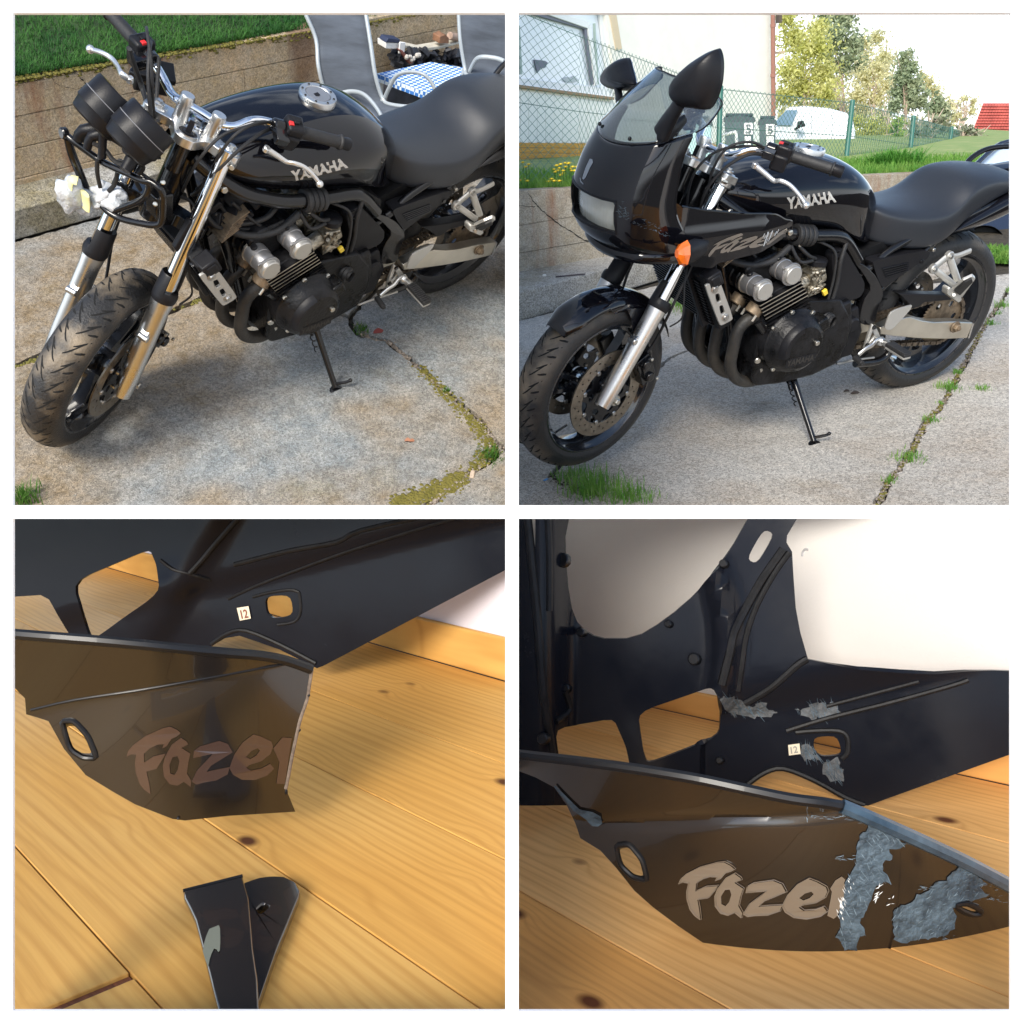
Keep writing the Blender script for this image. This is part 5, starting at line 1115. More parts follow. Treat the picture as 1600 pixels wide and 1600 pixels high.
tb = thing('garden_table', 'low garden table standing between the two grey chairs', 'table', P2W[0], (*np.mean(tc_, 0)[:2], 0))
part('tabletop', prism([p + [0, 0, -.018] for p in tc_], (0, 0, .014)), tubm, tb)
ctr = np.mean(tc_, 0)
for p in tc_: part('leg', tube([p * .9 + ctr * .1 - [0, 0, .02], np.array([p[0] * .9 + ctr[0] * .1, p[1] * .9 + ctr[1] * .1, 0])], .008, 8, 1), tubm, tb)
edge = []
for i in range(4):
    for t_ in np.linspace(0, 1, 16, endpoint=False): edge.append(tc_[i] * (1 - t_) + tc_[(i + 1) % 4] * t_)
out1 = [ctr + (p - ctr) * 1.0 for p in edge]; drop = [ctr + (p - ctr) * (1.015 + .006 * math.sin(i * 1.9)) + np.array([0, 0, -.030]) for i, p in enumerate(edge)]
m_ = len(edge); g = ([ctr + [0, 0, .002]] + [p + [0, 0, .002] for p in out1] + drop, [(0, 1 + i, 1 + (i + 1) % m_) for i in range(m_)] + [(1 + i, 1 + m_ + i, 1 + m_ + (i + 1) % m_, 1 + (i + 1) % m_) for i in range(m_)])
solo('tablecloth', g, chk, P2W[0], ctr, 'blue and white checked cloth draped over the garden table', 'tablecloth', sharp=30)
# scrap against the wall
yb = -1.10
def quad_block(name, label, cat, zz, pts, y, dy, m, grp=None, bevel=.002):
    P = [PX(0, *zz(*p), 1, y) for p in pts]; return solo(name, prism(P, (0, -dy, 0)), m, P2W[0], P[0], label, cat, grp, bevel=bevel)
wd_w = mat('weathered_board', (.55, .52, .44), .7, var=.25, vscale=14, stretch=(1, 1, 6)); dk = mat('dark_scrap', (.02, .022, .03), .6, var=.8, vscale=12); brw = mat('cut_wood', (.22, .11, .06), .7, var=.4, vscale=20)
quad_block('board', 'pale weathered board lying on the scrap heap by the wall', 'board', zR, [(490, 375), (680, 430), (900, 390), (1130, 330), (1130, 315), (880, 360), (700, 390), (500, 345)], yb, .05, wd_w)
quad_block('cardboard_box', 'small box with dark top and white side, left end of the scrap heap', 'box', zR, [(298, 325), (440, 330), (436, 392), (300, 390)], yb + .03, .06, white_plastic)
quad_block('tarpaulin', 'folded dark sheet on the white box by the wall', 'sheet', zR, [(325, 275), (455, 290), (450, 330), (300, 322)], yb + .035, .05, mat('dark_blue_sheet', (.02, .03, .07), .5))
quad_block('wood_block', 'dark brown squared wood block on the pale board', 'wood block', zR, [(885, 262), (945, 235), (985, 275), (985, 330), (880, 335)], yb + .02, .05, brw)
P0_ = PX(0, *zR(990, 250), 1, yb); P1_ = PX(0, *zR(1090, 270), 1, yb - .02); solo('log', cyl(P0_, P1_, .018, 14, .003), mat('split_log', (.36, .25, .19), .8, var=.3, vscale=30), P2W[0], P0_, 'short pale log lying beside the brown wood block', 'log')
quad_block('plank', 'reddish plank leaning down from the white box', 'plank', zR, [(440, 400), (480, 410), (600, 540), (560, 560)], yb + .06, .02, mat('red_wood', (.20, .07, .05), .7, var=.3, vscale=20))
quad_block('bracket_plate', 'upright white metal plate clamped to the board end', 'plate', zR, [(455, 320), (515, 325), (500, 440), (440, 445)], yb + .05, .008, white_plastic)
r5_ = random.Random(6); G = []
for i in range(120):
    px, py = zR(r5_.uniform(370, 1130), r5_.uniform(410, 650)); p = PX(0, px, py, 1, yb - r5_.uniform(-.03, .05)); G.append(box(p, (r5_.uniform(.01, .06), r5_.uniform(.01, .04), r5_.uniform(.008, .04)), rotm((r5_.uniform(-1, 1), r5_.uniform(-1, 1), 1), r5_.uniform(0, 3))))
G.append(box((-1.05, yb - .02, .12), (.8, .10, .24)))
solo('scrap_heap', join(*G), dk, P2W[0], (-1.05, yb, 0), 'dark heap of scrap under the pale board beside the wall', 'scrap', kind='stuff', bevel=0)
G = [sph(PX(0, *zR(r5_.uniform(500, 660), r5_.uniform(450, 510)), 1, yb + .06), r5_.uniform(.006, .012), 8) for _ in range(9)]
solo('crumpled_paper', join(*G), mat('dirty_white', (.5, .47, .42), .8), P2W[0], PX(0, *zR(580, 480), 1, yb + .06), 'pale crumpled bits on the dark scrap heap', 'litter', kind='stuff')
# weeds, moss and leaves in the joints
def moss_strip(k, px, wpx, n, lab, gp, hmax=.006, nm='moss'):
    G = []
    for i in range(n):
        j = rnd.randrange(len(px) - 1); t_ = rnd.random(); x = px[j][0] * (1 - t_) + px[j + 1][0] * t_ + rnd.gauss(0, wpx); y = px[j][1] * (1 - t_) + px[j + 1][1] * t_ + rnd.gauss(0, wpx * .6)
        q = gp(x, y); G.append(sph((q[0], q[1], -.001), rnd.uniform(.002, .006), 6, (1.4, 1.4, .5)))
    return solo(nm, join(*G), moss_m, P2W[k], (*gp(*px[0]), 0), lab, 'moss', kind='stuff', sharp=180, recalc=False)
moss_strip(0, [(655, 575), (700, 620), (745, 665), (768, 700), (740, 730)], 6, 650, 'yellow green moss along the long slab joint', gp)
moss_strip(0, [(620, 785), (690, 765), (720, 745)], 9, 1100, 'mustard green moss at the bottom slab corner', gp)
moss_strip(0, [(20, 574), (60, 560), (80, 548), (300, 475), (327, 461)], 2, 160, 'dark moss in the joint running behind the front wheel', gp)
def rubble(k, px, spread, n, lab, gp, m):
    G = []
    for i in range(n):
        j = rnd.randrange(len(px) - 1); t_ = rnd.random(); x = px[j][0] * (1 - t_) + px[j + 1][0] * t_ + rnd.gauss(0, spread); y = px[j][1] * (1 - t_) + px[j + 1][1] * t_ + rnd.gauss(0, spread * .6); q = gp(x, y); s = rnd.uniform(.002, .007)
        G.append(box((q[0], q[1], -.012 + rnd.random() * .012), (s, s * rnd.uniform(.6, 1.5), s), rotm((rnd.random(), rnd.random(), 1), rnd.uniform(0, 3))))
    return solo('gravel', join(*G), m, P2W[k], (*gp(*px[0]), 0), lab, 'gravel', kind='stuff', smooth=False)
grit = mat('grit', (.26, .22, .18), .9, var=.5, vscale=60)
rubble(0, [(556, 505), (575, 528), (610, 535), (650, 572), (700, 618), (760, 670), (785, 705)], 2.5, 700, 'gravel and crumbs in the long slab joint', gp, grit)
rubble(0, [(775, 700), (740, 738), (700, 765), (672, 788)], 4, 500, 'gravel in the corner joint at bottom right', gp, grit)
def tuft(k, px, py, r, n, h, label, gp, m=None, grp=None, name='weed_tuft', cat='weed', lean=.9, wd=.0016, z=-.004):
    c = gp(px, py); P = [(c[0] + rnd.gauss(0, r), c[1] + rnd.gauss(0, r), z) for _ in range(n)]
    return solo(name, blades(P, h * .4, h, wd, rnd, lean), m or weed_m, P2W[k], (c[0], c[1], 0), label, cat, grp, smooth=False, recalc=False)
tuft(0, 38, 782, .022, 130, .07, 'green weed tuft in the bottom left corner of the yard', gp)
tuft(0, 768, 712, .020, 160, .035, 'bright green weed tuft in the slab corner at right', gp)
tuft(0, 566, 516, .014, 90, .03, 'small green weed behind the side stand', gp)
tuft(0, 697, 611, .007, 50, .018, 'tiny green sprout halfway along the long joint', gp)
def leaf(k, px, py, label, m, gp, s=.012, name='dry_leaf', cat='leaf'):
    c = gp(px, py); V = [np.array([c[0] + s * 1.6 * math.cos(a) * (1 + .25 * math.sin(3 * a)), c[1] + s * math.sin(a), .004 + .004 * math.sin(2 * a)]) for a in np.linspace(0, 6.283, 13)[:-1]]
    return solo(name, prism(V, (0, 0, .001)), m, P2W[k], (c[0], c[1], 0), label, cat)
leaf(0, 590, 519, 'red brick chip lying in the joint beside the weed', mat('brick_red', (.28, .06, .05), .8), gp, .013, 'brick_chip', 'stone')
leaf(0, 636, 689, 'pinkish brown dry leaf on the slab', mat('leaf_pink', (.42, .20, .12), .7), gp, .007)
leaf(0, 643, 690, 'second small leaf touching the pinkish one', mat('leaf_brown', (.36, .16, .09), .7), gp, .006)
q = gp(738, 742); solo('stone', box((q[0], q[1], .0), (.03, .014, .014), rotm((.2, .3, 1), .7)), mat('pale_stone', (.48, .38, .29), .8, var=.2, vscale=40), P2W[0], (q[0], q[1], 0), 'pale stone chip lying in the corner joint', 'stone', bevel=.003)
# ================================================================== place 1: the drive with the faired motorcycle
gp1 = lambda x, y, h=0.: PX(1, x, y, 2, h)[:2]
con1 = concrete('drive_concrete', (.47, .44, .39), (.40, .34, .27), (.30, .235, .15), big=.9)
soil1 = solo('soil', ([(4, 3, -.022), (-6, 3, -.022), (-6, -2.5, -.022), (4, -2.5, -.022)], [(0, 1, 2, 3)]), soil_m, P2W[1], (0, 0, 0), kind='structure', smooth=False)
K1 = [(700, 560), (810, 520), (1045, 560), (1110, 533), (1200, 500), (1300, 470)]
KR = [(1580, 445), (1565, 470), (1540, 505), (1522, 540), (1495, 590), (1470, 635), (1450, 655), (1432, 690), (1415, 720), (1390, 750), (1370, 790), (1355, 850)]
slab(1, 'concrete_slab', [(1045, 560), (1110, 533), (1200, 500), (1300, 470), (1400, 450), (1590, 425), (1580, 445)] + KR[1:] + [(600, 850), (600, 735), (860, 745), (880, 720), (890, 700)], .03, .004, con1, gp1)
slab(1, 'concrete_slab', [(600, 640), (890, 700), (1045, 560), (1110, 533), (1200, 500), (1300, 470), (1400, 450), (1540, 408), (1300, 385), (1036, 443), (810, 501), (600, 550)], .03, .003, con1, gp1)
slab(1, 'concrete_slab', KR[::-1] + [(1590, 425), (1600, 400), (1900, 420), (1900, 900), (1355, 850)], .03, .005, con1, gp1)
slab(1, 'concrete_slab', [(600, 850), (600, 650), (885, 705), (875, 725), (858, 748), (880, 775), (960, 792), (1000, 850)], .03, .004, con1, gp1, top=.003)
# step and retaining wall with the bed above it
fa, fb = np.array(gp1(810, 501)), np.array(gp1(1040, 433)); dr = (fb - fa) / np.linalg.norm(fb - fa); nrm = np.array([dr[1], -dr[0]]); nrm = nrm if nrm[1] < 0 else -nrm
SL = lambda t, o: fa + dr * t + nrm * o
stepm1 = concrete('drive_step_concrete', (.36, .34, .30), (.27, .24, .17), (.2, .17, .1), contrast=.6, big=1.6)
a_, b_, c_, d_ = SL(-1.2, 0), SL(4.2, 0), SL(4.2, .5), SL(-1.2, .5)
solo('concrete_step', prism([(*a_, -.01), (*b_, -.01), (*c_, -.01), (*d_, -.01)], (0, 0, .162)), stepm1, P2W[1], (*fa, 0), kind='structure', bevel=.008)
YW1 = -2.62
TZ = lambda x: .583 + .0866 * x
wallm1 = concrete('drive_wall_concrete', (.40, .34, .26), (.33, .28, .20), (.42, .36, .28), contrast=.35, big=1.4, rust=(.25, .10, .04))
w1 = thing('retaining_wall', 'cracked concrete wall with rust streaks below the flower bed and wire fence', 'wall', P2W[1], (-1, YW1, 0))
r_ = random.Random(4)
for (z0, z1, th) in ((0, .26, .14), (.262, .42, .138), (.422, 1.0, .142)):
    x = 2.2; xend = max(-5.5, (z0 + .008 - .583) / .0866)
    while x > xend + .01:
        l = r_.uniform(1.2, 1.8); xa = max(x - l, xend); top = lambda q: min(z1, TZ(q)) if z1 < .9 else TZ(q)
        za, zb = top(x - .002), top(xa + .002)
        if za > z0 + .01 or zb > z0 + .01:
            y0 = YW1 + r_.uniform(-.003, .003)
            part('cast_panel', prism([(x - .002, y0, z0), (xa + .002, y0, z0), (xa + .002, y0, max(zb, z0 + .01)), (x - .002, y0, max(za, z0 + .01))], (0, -th, 0)), wallm1, w1, bevel=.003)
        x = xa
def wcrack(px, w):
    P = [PX(1, *p, 1, YW1 + .0055) for p in px]; V = []; r = random.Random(3)
    for i in range(len(P) - 1):
        for t_ in np.linspace(0, 1, 5, endpoint=False):
            q = P[i] * (1 - t_) + P[i + 1] * t_ + np.array([r.uniform(-1, 1), 0, r.uniform(-1, 1)]) * .003; ww = w * r.uniform(.5, 1.2); V += [q + [0, 0, ww], q - [0, 0, ww]]
    part('crack', (V, [(2 * i, 2 * i + 1, 2 * i + 3, 2 * i + 2) for i in range(len(V) // 2 - 1)]), groove_m, w1, smooth=False, recalc=False)
wcrack([zE(60, 1155), zE(100, 1215), zE(135, 1250), zE(190, 1300), zE(270, 1360), zE(350, 1410), zE(420, 1455), zE(495, 1470)], .0032)
wcrack([zE(0, 1235), zE(60, 1245), zE(120, 1240)], .0014)
wcrack([zE(535, 1500), zE(545, 1545), zE(540, 1590)], .004)
# raised ground behind the wall
gr1 = mat('garden_grass', (.16, .26, .06), .95, var=.3, col2=(.30, .34, .12), vscale=4)
far_x = lambda x: .583 + .0866 * x
G = [(3, YW1 - .13, far_x(3) - .01), (-9, YW1 - .13, far_x(-9) - .01), (-16, -14, far_x(-16) + .0), (3, -14, far_x(3))]
solo('garden_ground', (G, [(3, 2, 1, 0)]), gr1, P2W[1], (0, YW1, .5), kind='structure', smooth=False)
bed_grass = leaf_mat('bed_grass', (.10, .28, .04), (.26, .42, .09), 8, .45)
P = []
for i in range(19000):
    x = rnd.uniform(-5.2, .75); y = YW1 - .12 - rnd.random() ** 1.5 * 1.5; P.append((x, y, TZ(x) - .01))
solo('bed_grass', blades(P, .02, .085, .0035, rnd, .8), bed_grass, P2W[1], (0, YW1, .5), 'bright green grass of the bed along the top of the drive wall', 'grass', kind='stuff', smooth=False, recalc=False)
# daffodil like yellow flowers: countable heads in the left bed
ylw = mat('yellow_petal', (.85, .62, .02), .5); stemm = leaf_mat('stem_green', (.07, .18, .04), (.12, .25, .06), 8)
fl0 = None; rf = random.Random(9)
fspots = [(817, 255), (822, 262), (826, 258), (819, 281), (824, 284), (814, 283), (866, 266), (870, 260), (874, 264), (868, 270), (876, 258), (880, 268), (884, 262), (888, 257), (891, 265), (895, 262), (862, 281), (866, 284), (876, 275), (879, 272), (889, 256), (901, 262), (905, 259), (909, 264), (874, 284), (857, 285), (893, 268), (883, 256), (871, 268), (898, 268)]
for i, (px, py) in enumerate(fspots):
    hd = AT(1, px, py, 6.0 + rf.uniform(-.25, .25)); base = np.array([hd[0], hd[1], TZ(hd[0])])
    f = thing('yellow_flower', 'small yellow dandelion like flower in the grass bed left of the fairing', 'flower', P2W[1], base, 'yellow flowers in the grass bed left of the fairing')
    part('stem', tube([base, hd], .0022, 5, 1), stemm, f)
    V = [hd]; Fs = []
    for k_ in range(12):
        a = k_ * math.pi / 6; V.append(hd + np.array([.020 * math.cos(a), .020 * math.sin(a), .006 + .006 * (k_ % 2)])); V.append(hd + np.array([.008 * math.cos(a + .25), .008 * math.sin(a + .25), .003]))
    m_ = len(V) - 1; Fs = [(0, 1 + j, 1 + (j + 1) % m_) for j in range(m_)]
    up = join((V, Fs), sph(hd + [0, 0, .006], .010, 8, (1, 1, .6))); part('flower_head', up, ylw, f, recalc=False)
# long grass clump
c0 = AT(1, 1392, 272, 7.6); P = [(c0[0] + rnd.gauss(0, .10), c0[1] + rnd.gauss(0, .08), c0[2] - .02) for _ in range(1500)]
solo('ornamental_grass', blades(P, .10, .24, .006, rnd, 1.0), leaf_mat('clump_leaf', (.06, .22, .03), (.14, .34, .05), 6), P2W[1], c0, 'tall arching clump of green leaves behind the fuel tank', 'plant', smooth=False, recalc=False)
# ---------------------------------------------------------------- house
ren = mat('cream_render', (.86, .83, .76), .9, var=.04, vscale=4, bump=.15, bscale=120)
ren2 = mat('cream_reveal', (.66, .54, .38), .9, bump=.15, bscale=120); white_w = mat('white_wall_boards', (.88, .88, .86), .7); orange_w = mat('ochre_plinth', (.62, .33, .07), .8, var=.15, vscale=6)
HA, HB = AT(1, 700, 150, 8.6), AT(1, 1209, 150, 13.0)           # wall line, left and right end
hx = HB[:2] - HA[:2]; hl = np.linalg.norm(hx); hx /= hl; hn = np.array([-hx[1], hx[0]]); hn = hn if hn[1] > 0 else -hn
HP0 = np.array([*HA[:2], 0]); HN = np.array([*hn, 0])
def HW(px, py, off=0.): return onp(P2W[1], px, py, HP0 + HN * off, HN)
hs = thing('house', 'cream house with a white framed window, left behind the fence', 'house', P2W[1], (HA[0], HA[1], .6))
def hquad(name, pts, off, th, m, par, bevel=0, **kw):
    P = [HW(*p, off) for p in pts]; return part(name, prism(P, -HN * th), m, par, bevel=bevel, **kw)
win = [(816, -25), (926, 22), (952, 147), (806, 128)]
# wall round the window opening
W2 = lambda p: (lambda q: ((q[:2] - HA[:2]) @ hx, q[2]))(HW(*p))
U3 = lambda u, v: np.array([*(HA[:2] + hx * u), v])
outer = [W2((650, -140)), W2((1209, -60)), W2((1209, 262)), W2((650, 260))]
hole = [W2((790, -60)), W2((944, 10)), W2((966, 152)), W2((790, 130))]
part('wall', sheet(outer, [hole], U3, -HN * .25), ren, hs)
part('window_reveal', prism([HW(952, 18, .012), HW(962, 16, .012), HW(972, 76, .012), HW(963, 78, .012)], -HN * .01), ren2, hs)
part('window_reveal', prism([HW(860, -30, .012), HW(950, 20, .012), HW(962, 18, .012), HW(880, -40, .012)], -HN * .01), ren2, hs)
wf = mat('white_window_frame', (.80, .82, .82), .35); gk = mat('grey_gasket', (.16, .17, .22), .5); glass_w = mat('window_glass', (.75, .80, .86), .05, spec=1.0, coat=1)
dep = -.07
def wbar(a, b, w, off, m, nm, par, th=.03): 
    A, B = HW(*a, off), HW(*b, off); d = (B - A) / np.linalg.norm(B - A); s = np.cross(HN, d); return part(nm, prism([A - s * w, B - s * w, B + s * w, A + s * w], -HN * th), m, par, bevel=.003)
w_ = part('window', prism([HW(795, -50, dep), HW(938, 14, dep), HW(960, 146, dep), HW(795, 127, dep)], -HN * .01), glass_w, hs)
for a, b, nm in (((800, -48), (940, 12), 'window_frame'), ((940, 12), (957, 146), 'window_frame'), ((957, 146), (795, 128), 'window_frame')): wbar(a, b, .045, dep + .035, wf, nm, w_)
for a, b in (((812, 2), (921, 40)), ((921, 40), (933, 133)), ): wbar(a, b, .030, dep + .055, wf, 'sash', w_); 
for a, b in (((812, 14), (915, 43)), ((915, 43), (927, 132))): wbar(a, b, .016, dep + .040, gk, 'gasket', w_)
wbar((930, 36), (935, 132), .008, dep + .060, mat('greenish_gasket', (.35, .45, .42), .5), 'gasket', w_)
wbar((811, 40), (815, 116), .016, dep + .040, mat('greenish_gasket', (.35, .45, .42), .5), 'gasket', w_)
hquad('window_ornament', [(835, 93), (852, 95), (856, 98), (852, 106), (845, 107), (840, 114), (838, 106)], dep + .02, .012, gk, w_)
hquad('window_ornament', [(880, 124), (886, 120), (893, 122), (897, 118), (905, 126), (897, 129), (884, 128)], dep + .02, .012, mat('grey_ornament', (.45, .5, .52), .6), w_)
hquad('window_sill', [(795, 130), (960, 152), (960, 156), (795, 135)], .05, .10, mat('brown_sill', (.30, .19, .10), .5), hs, bevel=.003)
# boarding below the window: single upright boards and the ochre plinth boards
for i in range(30):
    x0 = 800 + i * 13.2; x1 = x0 + 12.6; y0 = 138 + (x0 - 800) * .14
    hquad('wall_board', [(x0, y0 + 2), (x1, y0 + 3.5), (x1, 224), (x0, 222)], .018, .016, white_w, hs)
for j in range(4): hquad('plinth_board', [(700, 222 + j * 8), (1120, 226 + j * 8), (1120, 233.2 + j * 8), (700, 229.2 + j * 8)], .022, .02, orange_w, hs)
pm = mat('brown_downpipe', (.28, .13, .10), .4)
q0, q1 = HW(1207.5, -60, .07), HW(1208.5, 185, .07); dp = part('downpipe', cyl(q0, q1, .030, 14), pm, hs)
for y_ in (118, 40): c_ = HW(1208, y_, .07); part('pipe_bracket', cyl(c_ - [0, 0, .02], c_ + [0, 0, .02], .036, 14), pm, dp)
# ---------------------------------------------------------------- second building edge, bins, van
em = mat('dark_brick', (.12, .09, .07), .8)
hb_ = AT(1, 1217, 60, 13); solo('balcony_corner', box(AT(1, 1218, 82, 13), (.10, .10, .03)), mat('eave_tan', (.5, .38, .25), .7), P2W[1], AT(1, 1218, 82, 13), 'small tan eave corner jutting out beside the downpipe', 'eave')
solo('chimney_pot', box(AT(1, 1217, 27, 13), (.05, .08, .14)), em, P2W[1], AT(1, 1217, 27, 13), 'dark little flue near the top of the downpipe', 'flue', bevel=.005)
binm = mat('grey_green_bin', (.055, .085, .090), .5, var=.15, vscale=6); binl = mat('bin_lid', (.04, .06, .065), .45)
digit, dF = font_polys('5', .0)
def bin_(px0, px1, pt, pl, pb, d, label, grp, cm=binm):
    A = lambda x, y, o=0.: AT(1, x, y, d + o)
    b0 = thing('wheelie_bin', label, 'bin', P2W[1], A((px0 + px1) / 2, pb), grp); bk = A((px0 + px1) / 2, pt, .35) - A((px0 + px1) / 2, pt, 0)
    sh = (px1 - px0) * .06
    part('body', prism([A(px0, pl), A(px1, pl), A(px1 - sh, pb), A(px0 + sh, pb)], bk), cm, b0, bevel=.012)
    part('lid', prism([A(px0 - 2, pl), A(px0 - 1, pt + 2), A((px0 + px1) / 2, pt - 1), A(px1 + 1, pt + 2), A(px1 + 2, pl), A(px1 + 2, pl + 3), A(px0 - 2, pl + 3)], bk * 1.02), binl, b0, bevel=.006)
    part('lid_hinge', cyl(A(px0 + 2, pt - 1, .3), A(px1 - 2, pt - 1, .3), .02, 10), binl, b0)
    return b0, A
bA, A = bin_(1132, 1178, 181, 188, 262, 10.2, 'larger grey wheelie bin with a white 5, left of the pair beside the fence post', 'pair of grey wheelie bins marked 5')
for (x0, y0, w, h) in ((1163, 192, 13, 18),):
    st_ = part('number_sticker', prism([A(x0, y0, -.01), A(x0 + w, y0, -.01), A(x0 + w, y0 + h, -.01), A(x0, y0 + h, -.01)], (0, -.004, 0)), white_plastic, bA)
    V = [A(x0 + 2.5 + (w - 5) * u, y0 + h - 2.5 - (h - 5) * v, -.03) for u, v in digit]; part('number', (V, dF), binl, st_, smooth=False, recalc=False)
part('white_label', prism([A(1164, 213, -.01), A(1173, 213, -.01), A(1173, 238, -.01), A(1163, 238, -.01)], (0, -.004, 0)), white_plastic, bA)
bB, A = bin_(1186, 1212, 185, 193, 262, 10.8, 'narrower grey wheelie bin with a white 5, right of the pair beside the van', 'pair of grey wheelie bins marked 5')
st_ = part('number_sticker', prism([A(1197, 194, -.01), A(1210, 194, -.01), A(1210, 211, -.01), A(1197, 211, -.01)], (0, -.004, 0)), white_plastic, bB)
V = [A(1199.5 + 8 * u, 208.5 - 12 * v, -.03) for u, v in digit]; part('number', (V, dF), binl, st_, smooth=False, recalc=False)
part('white_label', prism([A(1198, 213, -.01), A(1209, 213, -.01), A(1209, 240, -.01), A(1198, 240, -.01)], (0, -.004, 0)), white_plastic, bB)
bin_(1072, 1112, 188, 194, 262, 9.4, 'pale teal bin partly hidden by the windscreen', None, mat('teal_bin', (.35, .52, .52), .5))
A = lambda x, y, o=0.: AT(1, x, y, 8.6 + o)
fr0 = thing('discarded_frame', 'white square frame leaning in front of the grey bins', 'frame', P2W[1], A(1140, 240))
for a, b in (((1126, 212), (1150, 206)), ((1150, 206), (1152, 238)), ((1152, 238), (1126, 232)), ((1126, 232), (1126, 212))): part('bar', tube([A(*a), A(*b)], .014, 8, 1), white_plastic, fr0)
# van
vanm = mat('white_van_paint', (.80, .82, .84), .25, coat=.6); D = 15.0
A = lambda x, y, o=0.: AT(1, x, y, D + o)
vn = thing('van', 'white van parked behind the wire fence, facing left', 'van', P2W[1], A(1275, 252))
vo = [(1196, 252), (1194, 215), (1200, 203), (1214, 197), (1228, 170), (1234, 167), (1262, 166), (1295, 169), (1322, 176), (1332, 184), (1336, 205), (1337, 252)]
bk = A(1275, 200, 1.6) - A(1275, 200); part('body', prism([A(*p) for p in round_poly(vo, .15, 3)], bk), vanm, vn, bevel=.03)
part('windscreen', prism([A(1209, 195, -.02), A(1237, 196, -.02), A(1246, 172, -.02), A(1229, 172, -.02), A(1216, 185, -.02)], -bk * .01), mat('van_glass', (.16, .25, .32), .06, coat=1), vn)
part('side_mirror', join(prism([A(1245, 200, -.2), A(1246, 190, -.2), A(1255, 188, -.2), A(1259, 196, -.2), A(1257, 198, -.2)], -bk * .04), tube([A(1249, 198, -.1), A(1242, 202, 0)], .02, 8, 1)), black_matt, vn, bevel=.008)
for x_ in (1241, 1317):
    c = A(x_, 246, -.06); wv = part('wheel', lathe([(-.03, .09), (-.05, .10), (-.05, .155), (-.02, .165), (.05, .165)], c, -bk, 24), rubber, vn); part('hubcap', lathe([(-.0, .10), (.02, .08), (.03, .001)], c, -bk, 16), alu_satin, wv)
    part('wheel_arch', lathe([(.0, .175), (.012, .185), (.012, .20), (.0, .21)], A(x_, 246, -.005), -bk, 20), mat('arch_grey', (.35, .36, .38), .6), vn)
for x_ in (1268, 1300): part('door_seam', tube([A(x_, 180, -.01), A(x_, 245, -.01)], .006, 6, 1), mat('seam_grey', (.4, .42, .45), .6), vn)
# ---------------------------------------------------------------- wire fence
pgm = mat('green_post', (.03, .13, .10), .45); wirem = mat('green_wire', (.10, .20, .16), .45, .3); FH = .95
def post_at(px, pyt, pyb):
    d = 1500 * FH / (pyb - pyt); b = AT(1, px, pyb, d * .80); t = AT(1, px, pyt, d * .80); return b, t
fps = [((900, 296), (905, 52)), ((1122, 262), (1126, 137)), ((1320, 266), (1332, 159)), ((1419, 270), (1427.5, 183)), ((1479, 266), (1487, 200)), ((1520, 253), (1526, 212)), ((1552, 245), (1555, 223))]
fps = [((640, 330), (640, -60))] + fps
PB, PT = [], []
dd = [5.6, 6.2, 8.3, 9.6, 11.5, 14.5, 19.5, 26]
for (b, t), d in zip(fps, dd): PB.append(AT(1, *b, d)); PT.append(AT(1, *t, d))
fn_ = thing('wire_fence', 'green chain link fence with round posts along the wall', 'fence', P2W[1], PB[2])
for i, (b, t) in enumerate(zip(PB, PT)):
    if i in (0, 1): continue
    part('post', cyl(b - [0, 0, .02], t + (t - b) * .02, .019 + .002 * i, 12, .004), pgm, fn_)
G = []
for i in range(len(PB) - 1):
    b0, t0, b1, t1 = PB[i], PT[i], PB[i + 1], PT[i + 1]; Ls = np.linalg.norm(b1 - b0); Hs = (np.linalg.norm(t0 - b0) + np.linalg.norm(t1 - b1)) / 2
    cell = .062 if i < 3 else (.075 if i < 4 else .11 + .06 * (i - 4)); nx = max(4, int(Ls / cell)); ny = max(4, int(Hs / (cell * 1.0))); rw = .0016 if i < 2 else (.0022 if i < 4 else .003 + .001 * (i - 4))
    f = lambda u, v: (b0 * (1 - u) + b1 * u) * (1 - v) + (t0 * (1 - u) + t1 * u) * v
    for s in (1, -1):
        for j in range(-ny, nx + 1):
            # one wire: runs diagonally; clip to the bay
            pts = []
            for q in range(ny + 1):
                uu = (j + q) / nx if s > 0 else (j + ny - q) / nx
                if 0 <= uu <= 1: pts.append(f(uu, q / ny) + np.array([0, .004 * (1 if (q + j) % 2 else -1), 0]))
            if len(pts) > 1: G.append(tube(pts, rw, 3, 1, caps=False))
    for v in (.02, .5, .98): G.append(tube([f(0, v), f(1, v)], rw * 1.3, 4, 1, caps=False))
part('wire_mesh', join(*G), wirem, fn_, kind='stuff', smooth=False, recalc=False)
